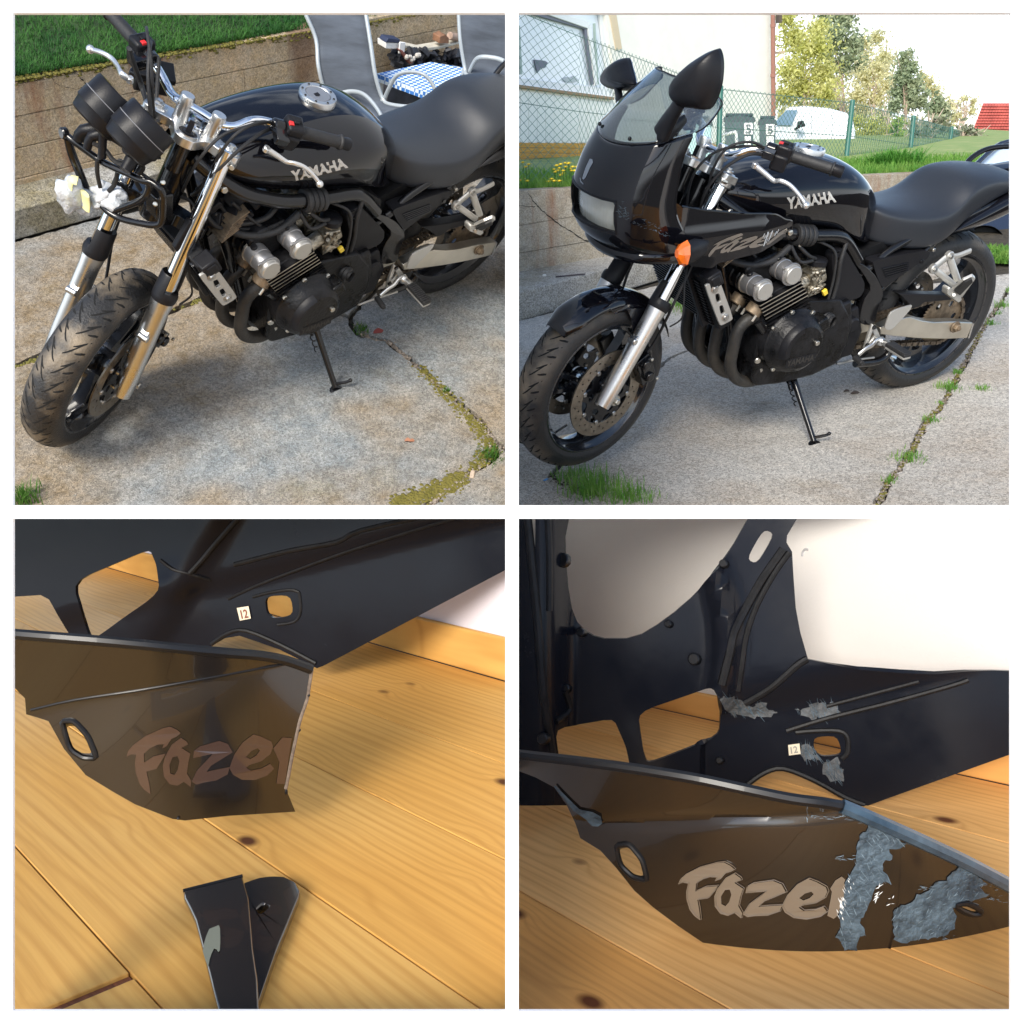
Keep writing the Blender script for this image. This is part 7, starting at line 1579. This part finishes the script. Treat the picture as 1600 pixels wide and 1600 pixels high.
tf = lambda P, A: [tuple(np.array([x, y, 1]) @ A) for x, y in P]
lift_decal(2, bo, [(tf(o, AF2), [tf(h, AF2) for h in hs_]) for o, hs_ in FAZER[:4]], faz2, 'fazer_lettering', po, label='brown Fazer lettering, its last letter cut off by the break')
lift_decal(2, bo, [(S2([(855, 860), (865, 790), (845, 745), (875, 710), (905, 712), (893, 790), (883, 862)]), ())], faz2, 'letter_fragment', po)
# ribs and marks on the inner side
bi = [bvh_of([c for c in f2.children if c.name.startswith('inner_panel')][0])]
for pl, rr in (([(575, 178), (610, 140), (660, 80), (730, 0), (770, -50)], .010), ([(700, 262), (800, 215), (930, 165), (1080, 110), (1300, 40), (1500, -20)], .006), ([(480, 135), (520, 165), (575, 180), (640, 200)], .006), ([(720, 150), (900, 105), (1050, 78), (1130, 40), (1400, -20)], .009), ([(645, 408), (700, 372), (760, 365), (870, 410), (985, 470)], .008),
               ([(930, 240), (935, 300), (915, 335), (860, 345)], .006), ([(930, 240), (900, 232), (830, 242), (780, 255)], .006)):
    edge_tube(2, bi, S2(pl), rr, black_matt, [c for c in f2.children if c.name.startswith('inner_panel')][0], 'moulded_rib')
ip2 = [c for c in f2.children if c.name.startswith('inner_panel')][0]
stm = mat('paper_sticker', (.62, .55, .42), .7)
s_ = lift_decal(2, bi, [(S2([(730, 290), (768, 284), (776, 324), (740, 331)]), ())], stm, 'sticker', ip2, .006)
tA, tF = font_polys('12', .02)
def number_on(k, bi, c4, par, m):
    V = []
    for u, v in tA:
        p = (1 - v) * ((1 - u) * np.array(c4[0]) + u * np.array(c4[1])) + v * ((1 - u) * np.array(c4[3]) + u * np.array(c4[2])); q = project(bi, P2W[k], *p, .008); V.append(q if q is not None else np.zeros(3))
    part('number', (V, tF), m, par, smooth=False, recalc=False)
number_on(2, bi, S2([(747, 325), (769, 321), (763, 293), (741, 297)]), s_ or ip2, mat('red_brown_ink', (.18, .05, .03), .7))
# chips along the break and the broken corner piece
for i, (x, y) in enumerate(((888, 888), (893, 880), (958, 575), (928, 690), (530, 978), (538, 974))):
    q = project(bo, P2W[2], *zS(x, y), 0)
    if q is not None: part('break_burr', box(q, (.006, .006, .011), rotm((.3, 1, .4), i)), fair_edge, po, bevel=.002)
pz = .030
C2 = lambda l, z=pz: [PX(2, *r8(*p), 2, z) for p in l]
fp = thing('fairing_fragment', 'broken off black triangular corner lying on the floor in front of the broken fairing', 'fragment', P2W[2], PX(2, *r8(700, 900), 2, 0))
left = C2([(108, 350), (420, 272), (728, 195), (745, 268), (790, 420), (815, 700), (835, 950), (880, 1250), (900, 1640), (490, 1640), (400, 1300), (345, 1080), (300, 900), (235, 650), (180, 530), (120, 420)], .036)
part('outer_face', prism(left, (0, 0, -.012)), fair_out, fp, bevel=.003)
rpts = [(700, 300), (745, 268), (820, 240), (900, 215), (1000, 202), (1080, 200), (1160, 205), (1240, 240), (1300, 290), (1326, 350), (1310, 420), (1180, 740), (1050, 1060), (900, 1500), (850, 1640), (700, 1640)]
hl_ = round_poly([(870, 545), (940, 478), (1003, 505), (985, 545), (915, 592), (885, 585)], .3, 3)
c_ = np.array(pz * .7)
RP = [PX(2, *r8(*p), 2, .020)[:2] for p in rpts]; HP_ = [PX(2, *r8(*p), 2, .020)[:2] for p in hl_]
part('mounting_ear', sheet([tuple(p) for p in RP], [[tuple(p) for p in HP_]], lambda u, v: (u, v, .022), (0, 0, -.016)), fair_out, fp, bevel=.003)
part('letter_fragment', prism(C2([(478, 705), (440, 722), (380, 745), (345, 830), (325, 900), (312, 975), (340, 1070), (368, 1140), (385, 1060), (405, 1000), (430, 948), (455, 955), (475, 985), (490, 970), (495, 880), (492, 740)], .0375), (0, 0, .0006)), mat('grey_green_lettering', (.20, .215, .17), .3, coat=.6), fp, smooth=False)
part('broken_edge', tube(C2([(108, 352), (420, 274), (726, 197)], .032), .005, 6, 1), fair_edge, fp)
# ---- place 3
ya_ = FY(3, (1022, 1109), (1120, 1130), (1580, 1222)); yb3 = FY(3, (1355, 1264), (1580, 1312)); yc3 = FY(3, (1392.5, 1481), (1580, 1562.5)); yd3 = FY(3, (810, 1391), (1007, 1501), (1140, 1579))
wd = abs(yd3 - yc3); s3 = 1 if yd3 > yc3 else -1
ys3 = sorted([ya_, yb3, yb3 + (yc3 - yb3) / 2, yc3, yd3, yd3 + s3 * wd, yd3 + 2 * s3 * wd]); ys3 = [y for i, y in enumerate(ys3) if i == 0 or y - ys3[i - 1] > .03]
xs = [PX(3, *p, 2, 0)[0] for p in ((810, 1575), (1580, 1575), (1580, 1225), (1020, 1110), (820, 1200))]
plank_floor(3, ys3, min(xs) - .8, max(xs) + 1.2, fl3, {}, 5)
sx0, sx1 = min(xs) - .8, max(xs) + 1.2; skz = max(.04, PX(3, 1580, 1176, 1, ya_)[2]); o3 = -s3
solo('skirting_board', box(((sx0 + sx1) / 2, ya_ + o3 * .012, skz / 2), (sx1 - sx0, .022, skz)), fl3, P2W[3], ((sx0 + sx1) / 2, ya_, 0), 'pine skirting board along the white wall, behind the repaired fairing', 'skirting', bevel=.006)
ww = mat('white_room_wall', (.80, .775, .745), .85, var=.01, vscale=3, bump=.12, bscale=120)
solo('wall', box(((sx0 + sx1) / 2, ya_ + o3 * .05, 1.4), (sx1 - sx0 + 4, .05, 2.8)), ww, P2W[3], ((sx0 + sx1) / 2, ya_, 0), kind='structure')
q = PX(3, *zT(930, 105), 1, ya_ + o3 * .024); solo('wall_mark', tube([PX(3, *zT(*p), 1, ya_ + o3 * .0245) for p in ((922, 122), (924, 108), (932, 100), (942, 102))], .004, 6, 4), mat('scuff_grey', (.45, .45, .46), .9), P2W[3], q, 'small grey curved scuff on the white wall', 'mark')
T3 = lambda l: [zT(*p) for p in l]
pI = AT(3, 1352, 1258, 2.50); nI = toward(3, pI, .10) + np.array([0, 0, .05]); nI /= np.linalg.norm(nI)
pO = AT(3, 1330, 1484, 1.80); nO = toward(3, pO, -.05) + np.array([0, 0, -.14]); nO /= np.linalg.norm(nO)
f3_ = thing('repaired_fairing', 'glossy black fairing with welded blue grey repair scars, standing on the pine floor', 'fairing', P2W[3], (pO[0], pO[1], 0), 'black fairings photographed indoors')
inn = [(-90, -70), (165, -70), (158, 0), (146, 60), (148, 130), (155, 220), (168, 292), (190, 335), (215, 362), (245, 380), (280, 389), (350, 389), (400, 375), (450, 345), (505, 305), (560, 258), (610, 205), (655, 148), (700, 80), (745, 0), (785, -70), (945, -70), (905, 0), (872, 55), (870, 78), (888, 108), (892, 180), (900, 290), (915, 370), (940, 456), (1010, 470), (1100, 485), (1240, 496), (1350, 501), (1450, 494), (1540, 492), (1690, 497), (1690, 720), (1600, 762), (1130, 932), (1060, 905), (960, 850), (900, 820), (865, 812), (830, 815), (790, 832), (740, 870), (600, 930), (-90, 930)]
hA = round_poly([(388, 628), (635, 543), (657, 610), (650, 705), (420, 795), (405, 750)], .22, 4)
hB = round_poly([(113, 682), (310, 648), (350, 740), (372, 850), (135, 850)], .16, 3)
hC = round_poly([(958, 708), (1035, 704), (1052, 765), (985, 772), (960, 752)], .35, 4)
hD = round_poly([(740, 132), (795, 35), (832, 50), (775, 148)], .35, 4)
hE = [(36, -60), (58, -60), (56, 100), (48, 122), (38, 100)]
def rl3(x, y):
    u = (x - 810) / .48125; v = (y - 810) / .48125
    rib = lambda a, b, w, h: h * math.exp(-(segd((u, v), a, b) / w) ** 2)
    left = .25 * sstep(130 - u, 60)
    curve = .05 * math.exp(-((u - (720 + (v - 300) * -.25 - .0008 * (v - 560) ** 2 * (v < 560))) / 34) ** 2) * (v < 620)
    return left * .5 + curve - .05 * sstep(segd((u, v), (700, 600), (1600, 420)), 60) * (u > 600) + .02 * math.sin(u / 190.)
ipn = molded(3, 'inner_panel', T3(inn), [T3(h) for h in (hA, hB, hC, hD, hE)], pI, nI, rl3, fair_in, f3_, th=.014)
bi3 = [bvh_of(ipn)]
for pl, rr in (([(660, 540), (685, 440), (700, 370), (740, 290), (790, 200), (860, 100), (900, 30)], .012), ([(712, 560), (725, 480), (740, 380), (775, 280), (830, 180), (880, 110)], .008), ([(735, 600), (820, 550), (900, 480), (938, 456)], .010), ([(870, 690), (1000, 650), (1200, 600), (1400, 545), (1460, 525)], .007), ([(1000, 610), (1150, 570), (1300, 530)], .006),
               ([(900, 695), (960, 690), (1040, 690), (1068, 712), (1068, 760), (1050, 780)], .007), ([(745, 862), (800, 825), (860, 812), (960, 850), (1060, 905), (1125, 930)], .008), ([(150, 560), (165, 620), (120, 660)], .01), ([(30, 0), (60, 300), (80, 560), (110, 760)], .012), ([(95, 0), (100, 120), (100, 300)], .01)):
    edge_tube(3, bi3, T3(pl), rr, black_matt, ipn, 'moulded_rib')
for x, y, rr in ((153, 138, .020), (673, 150, .012), (578, 458, .016), (495, 345, .010), (213, 372, .012), (90, 715, .016), (660, 785, .010), (165, 552, .012)):
    q = project(bi3, P2W[3], *zT(x, y), 0)
    if q is not None: part('fixing_stud', cyl(q, q + nI * .03 + np.array([.01, 0, .005]), rr, 12, .003), fair_edge, ipn)
s_ = lift_decal(3, bi3, [(T3([(875, 734), (912, 729), (916, 763), (878, 768)]), ())], stm, 'sticker', ipn, .006)
number_on(3, bi3, T3([(885, 762), (908, 758), (904, 736), (882, 740)]), s_ or ipn, mat('grey_ink', (.22, .22, .2), .7))
rj = random.Random(21)
def dense_decal(k, bv, P, m, name, par, lift, step=6, label=None):
    """a thin film that follows the curved panel closely"""
    al = np.array(P); pts = [(x, y) for x in np.arange(al[:, 0].min(), al[:, 0].max(), step) for y in np.arange(al[:, 1].min(), al[:, 1].max(), step) if inside((x, y), P) and np.min(np.hypot(al[:, 0] - x, al[:, 1] - y)) > 2]
    V = [Vector(p) for p in list(P) + pts]; r = delaunay_2d_cdt(V, [(i, (i + 1) % len(P)) for i in range(len(P))], [], 1, 1e-4)
    Q = [project(bv, P2W[k], v[0], v[1], lift) for v in r[0]]; Fc = [f for f in r[2] if all(Q[i] is not None for i in f) and inside(np.mean([r[0][i] for i in f], 0), P)]
    Q = [q if q is not None else np.zeros(3) for q in Q]; used = sorted({i for f in Fc for i in f}); mp_ = {u: i for i, u in enumerate(used)}
    return part(name, ([Q[u] for u in used], [tuple(mp_[i] for i in f) for f in Fc]), m, par, smooth=False, recalc=False, label=label)
def smear(k, bv, poly, m, name, par, lift, amp=5, strokes=0, lab=None, sm=None, dirv=(.4, .9), sl=(8, 30)):
    a = np.array(poly); P = [(tuple(p)) for p in jag(poly, 5, amp, rj)]
    dense_decal(k, bv, P, m, name, par, lift, label=lab)
    G = []
    for _ in range(strokes):
        for _t in range(30):
            x, y = rj.uniform(a[:, 0].min(), a[:, 0].max()), rj.uniform(a[:, 1].min(), a[:, 1].max())
            if inside((x, y), poly): break
        d = np.array(dirv) + np.array([rj.gauss(0, .25), rj.gauss(0, .25)]); d /= np.linalg.norm(d); l = rj.uniform(*sl) * .5; w = rj.uniform(.25, .8); nn = np.array([-d[1], d[0]]) * w; p = np.array([x, y])
        G.append(([tuple(p - d * l - nn * .3), tuple(p - nn), tuple(p + d * l - nn * .3), tuple(p + d * l + nn * .3), tuple(p + nn), tuple(p - d * l + nn * .3)], ()))
    if G: lift_decal(k, bv, G, sm, 'scratch_mark', par, lift + .0006, kind='stuff')
scuff_a = mat('weld_scar', (.075, .115, .15), .62, var=1, col2=(.02, .035, .05), vscale=26, bump=1.0, bscale=70, det=10)
scuff_b = mat('weld_scar_light', (.12, .17, .21), .6, var=.4, vscale=30); scuff_d = mat('inner_scar', (.06, .065, .07), .7, var=.6, vscale=30, bump=.6, bscale=80)
for poly in ([(655, 575), (700, 580), (740, 610), (800, 600), (845, 635), (760, 645), (700, 640), (665, 610)], [(900, 625), (960, 600), (1030, 598), (1048, 635), (1000, 645), (950, 655)], [(925, 730), (965, 750), (985, 780), (930, 785), (915, 760)], [(1000, 790), (1040, 780), (1058, 850), (1030, 855), (990, 830)]):
    smear(3, bi3, T3(poly), scuff_d, 'repair_scar', ipn, .0012, 4, 25, None, scuff_a)
out3 = [(-90, 742), (0, 762), (180, 783), (350, 805), (480, 824), (600, 846), (740, 876), (880, 905), (980, 918), (1060, 932), (1110, 955), (1200, 995), (1300, 1040), (1440, 1105), (1690, 1240), (1690, 1366), (1500, 1372), (1400, 1378), (1240, 1390), (1080, 1402), (900, 1402), (760, 1398), (660, 1391), (600, 1372), (520, 1318), (440, 1258), (380, 1205), (320, 1130), (270, 1075), (205, 1035), (188, 985), (160, 925), (120, 868), (60, 836), (-90, 780)]
hO3 = round_poly([(322, 1068), (360, 1062), (398, 1108), (413, 1168), (372, 1160), (335, 1125)], .25, 3)
hR3 = round_poly([r2(*p) for p in ((1262, 935), (1320, 926), (1400, 965), (1398, 988), (1350, 992), (1285, 965))], .3, 3)
def rl3o(x, y):
    u = (x - 810) / .48125; v = (y - 810) / .48125
    d = segd((u, v), (200, 990), (900, 955)); r_ = .05 * max(0, -d) / 150 if d < 0 else 0
    return r_ * (u < 1000) - .008 * math.exp(-(d / 17) ** 2) * sstep(1050 - u, 200) + .03 * sstep(260 - u, 200) - .0000003 * (u - 800) ** 2
po3 = molded(3, 'outer_panel', T3(out3), [T3(hO3), hR3], pO, nO, rl3o, fair_out, f3_, th=.010)
bo3 = [bvh_of(po3)]
edge_tube(3, bo3, T3([(-85, 747), (0, 766), (180, 787), (350, 809), (480, 829), (600, 850), (740, 880), (880, 909), (980, 922), (1050, 934)]), .011, fair_edge, po3)
edge_tube(3, bo3, T3([(1050, 935), (1110, 960), (1200, 1000), (1300, 1045), (1440, 1111), (1600, 1195), (1685, 1240)]), .014, mat('repaired_edge', (.05, .09, .13), .4, var=.9, col2=(.012, .03, .05), vscale=12, coat=.5), po3, 'repaired_edge')
for hh, cc in ((T3(hO3), zT(365, 1115)), (hR3, r2(1330, 958))):
    loop = [project(bo3, P2W[3], (x - cc[0]) * 1.14 + cc[0], (y - cc[1]) * 1.14 + cc[1], 0) for x, y in hh]; loop = [p for p in loop if p is not None]
    part('hole_rim', tube(loop, .006, 8, 1, closed=True), fair_edge, po3); o__, d__ = ray(*cc, P2W[3]); dn = d__ / np.linalg.norm(d__)
    part('mounting_recess', loft([loop, [p + dn * .06 + (np.mean(loop, 0) - p) * .2 for p in loop]], True, False), fair_edge, po3)
lift_decal(3, bo3, [(o, hs_) for o, hs_ in FAZER], faz3, 'fazer_lettering', po3, label='taupe Fazer lettering, its last letter scraped away')
dark_line = mat('decal_outline', (.02, .015, .012), .4)
for o, _h in FAZER[:4]:
    q = [project(bo3, P2W[3], x + 2.2, y - 2.0, .003) for x, y in o]; q = [p for p in q if p is not None]; part('decal_outline', tube(q, .0008, 4, 1, closed=True), faz3, po3)
s1_ = [r2(*p) for p in ((705, 410), (690, 470), (645, 500), (640, 560), (625, 630), (622, 700), (585, 740), (560, 800), (560, 870), (535, 930), (515, 1010), (540, 1060), (495, 1130), (535, 1160), (560, 1215), (635, 1212), (640, 1150), (690, 1110), (655, 1040), (700, 960), (720, 900), (740, 840), (800, 790), (850, 800), (790, 700), (800, 660), (860, 650), (835, 580), (900, 575), (965, 550), (900, 530), (845, 480), (780, 440), (740, 400))]
s2_ = [r2(*p) for p in ((1280, 690), (1215, 740), (1185, 775), (1120, 800), (1080, 835), (1060, 860), (1010, 870), (960, 920), (870, 960), (855, 1050), (870, 1150), (900, 1172), (1050, 1150), (1180, 1130), (1240, 1080), (1260, 1010), (1230, 960), (1280, 915), (1390, 900), (1450, 870), (1400, 830), (1440, 800), (1380, 740), (1390, 700), (1330, 670))]
smear(3, bo3, s1_, scuff_a, 'repair_scar', po3, .002, 2.2, 60, 'jagged blue grey weld scar across the lettering end', scuff_b, (.5, .9), (5, 18))
smear(3, bo3, s2_, scuff_a, 'repair_scar', po3, .002, 2.2, 50, 'blue grey sanded scar round the right mounting hole', scuff_b, (-.7, .6), (4, 14))
smear(3, bo3, [r2(*p) for p in ((300, 290), (420, 300), (640, 400), (660, 430), (420, 410), (320, 385))], scuff_a, 'scratched_area', po3, .002, 2.5, 50, None, scuff_b, (1, .05), (8, 30)) if False else None
G = []
for (x0, y0, x1, y1, nn) in ((300, 290, 330, 400, 7), (340, 370, 640, 400, 26), (400, 300, 440, 330, 6), (480, 620, 620, 650, 14), (1290, 800, 1550, 950, 26), (1000, 810, 1100, 840, 10), (1150, 1120, 1270, 1160, 8), (640, 340, 760, 430, 14)):
    for _ in range(nn):
        p = np.array(r2(rj.uniform(x0, x1), rj.uniform(y0, y1))); d = np.array([1, rj.gauss(.0, .25)]) if x1 - x0 > 60 else np.array([.15, 1]); d /= np.linalg.norm(d); l = rj.uniform(2, 9); w = rj.uniform(.12, .35); n2 = np.array([-d[1], d[0]]) * w
        G.append(([tuple(p - n2), tuple(p + n2), tuple(p + d * l + n2), tuple(p + d * l - n2)], ()))
lift_decal(3, bo3, G, scuff_b, 'fine_scratch', po3, .003, kind='stuff')
G = []
for (cx, cy, dx, dy, nn, ln) in ((545, 900, .35, 1, 16, 9), (760, 850, .8, -.8, 16, 8), (520, 990, .3, 1, 8, 7), (600, 800, .5, .9, 5, 5), (845, 905, .8, -.6, 4, 6)):
    for i in range(nn):
        p = np.array(r2(cx + rj.gauss(0, 16), cy + rj.gauss(0, 34))); d = np.array([dx, dy]) + rj.gauss(0, .3); d /= np.linalg.norm(d); l = ln * rj.uniform(.7, 1.4); w = rj.uniform(.25, .8); n2 = np.array([-d[1], d[0]]) * w
        G.append(([tuple(p - d * l * .5 - n2 * .2), tuple(p - n2), tuple(p + d * l * .5), tuple(p + n2), tuple(p - d * l * .5 + n2 * .2)], ()))
lift_decal(3, bo3, G, mat('white_burr', (.75, .78, .78), .6), 'white_burr', po3, .003, kind='stuff')
lift_decal(3, bo3, [([zT(118, 866), zT(124, 864), zT(200, 940), zT(245, 950), zT(268, 962), zT(274, 985), zT(262, 1000), zT(242, 998), zT(220, 972), zT(180, 945)], ())], scuff_a, 'edge_scar', po3, .004)
# ================================================================== the white cabinet whose four compartments hold the places
M4 = np.eye(4); M4[:3, :3] = W; M4[:3, 3] = CAMLOC           # its own axes: x right, y down, z away from the viewer
cabm = mat('white_cabinet_paint', (.92, .92, .92), .5, bump=.02, bscale=200)
D0 = 1.42; q_ = lambda px: (px - 800) / 1500. * D0
cab = bpy.data.objects.new('cabinet', None); COL.objects.link(cab); cab.matrix_world = to_mat(M4 @ trans((0, 0, D0))); ORG[cab.name] = np.array([0, 0, D0])
tag(cab, 'white open cabinet with four square compartments', 'cabinet')
o0, i0, g0, g1, i1, o1 = q_(-45), q_(20), q_(789.5), q_(810.5), q_(1580), q_(1645)
th = .006
part('upright', box(((o0 + i0) / 2, 0, D0 + th / 2), (i0 - o0, o1 - o0, th)), cabm, cab)
part('upright', box(((o1 + i1) / 2, 0, D0 + th / 2), (o1 - i1, o1 - o0, th)), cabm, cab)
part('top_board', box(((i0 + i1) / 2, (o0 + i0) / 2, D0 + th / 2), (i1 - i0, i0 - o0, th)), cabm, cab)
part('bottom_board', box(((i0 + i1) / 2, (i1 + o1) / 2, D0 + th / 2), (i1 - i0, o1 - i1, th)), cabm, cab)
part('middle_divider', box((0, 0, D0 + th / 2), (g1 - g0, i1 - i0, th)), cabm, cab)
part('shelf', box(((i0 + g0) / 2, 0, D0 + th / 2), (g0 - i0, g1 - g0, th)), cabm, cab)
part('shelf', box(((g1 + i1) / 2, 0, D0 + th / 2), (i1 - g1, g1 - g0, th)), cabm, cab)
tk_ = .016
part('upper_partition', box((0, -.95, (D0 + th + 9) / 2), (tk_, 1.9 - .001, 9 - D0 - th)), cabm, cab)
part('lower_partition', box((0, .62, (D0 + th + 4.6) / 2), (tk_, 1.24 - .001, 4.6 - D0 - th)), cabm, cab)
sl = 1.35
# every place ends at the cabinet's partitions: whatever would run through them is cut off flush
def place_of(o):
    p = o
    while p.parent: p = p.parent
    return PL.get(p.name)
PL = {}
for o in list(COL.objects):
    if o.parent or o.type not in ('MESH', 'EMPTY') or o is cab: continue
    R = np.array(o.matrix_world)[:3, :3]
    e = [np.abs(R - M[:3, :3]).max() for M in P2W] + [np.abs(R - M[:3, :3]).max() for M in BM]
    PL[o.name] = [0, 1, 2, 3, 0, 1][int(np.argmin(e))]
bpy.context.view_layer.update()
dg = bpy.context.evaluated_depsgraph_get()
n_down = np.array([0, -_s * 1.0, 0]); WD = W[:, 1]          # world direction of the cabinet's "down"
drop = []
for o in list(COL.objects):
    if o.type != 'MESH' or o.parent is cab: continue
    k = place_of(o)
    if k is None: continue
    sx = -1 if k in (0, 2) else 1; sy = -1 if k in (0, 1) else 1
    Mw = np.array(o.matrix_world); bb = np.array([Mw[:3, :3] @ np.array(c) + Mw[:3, 3] for c in o.bound_box]) - CAMLOC
    X_, Y_ = bb[:, 0] * sx, (bb @ WD) * sy; c = .009
    if X_.min() > c and Y_.min() > c: continue
    if X_.max() < c or Y_.max() < c: drop.append(o); continue
    ev = o.evaluated_get(dg); me = bpy.data.meshes.new_from_object(ev); bm_ = bmesh.new(); bm_.from_mesh(me)
    Mi = np.linalg.inv(Mw)
    for n_, s_ in ((np.array([1., 0, 0]), sx), (WD, sy)):
        nw = n_ * s_; pw = CAMLOC + nw * c
        nl = Mw[:3, :3].T @ nw; pl = Mi[:3, :3] @ pw + Mi[:3, 3]
        bmesh.ops.bisect_plane(bm_, geom=bm_.verts[:] + bm_.edges[:] + bm_.faces[:], plane_co=Vector(pl), plane_no=Vector(nl), clear_inner=True, clear_outer=False)
    if len(bm_.faces) == 0: drop.append(o)
    else:
        bm_.to_mesh(me); o.modifiers.clear(); o.data = me
    bm_.free()
dn_ = {o.name for o in drop}
for o in drop:
    for ch in list(o.children):
        if ch.name not in dn_: ch.parent = o.parent
for o in drop: bpy.data.objects.remove(o)
for o in [o for o in COL.objects if o.type == 'EMPTY' and not o.children and not o.parent]: bpy.data.objects.remove(o)
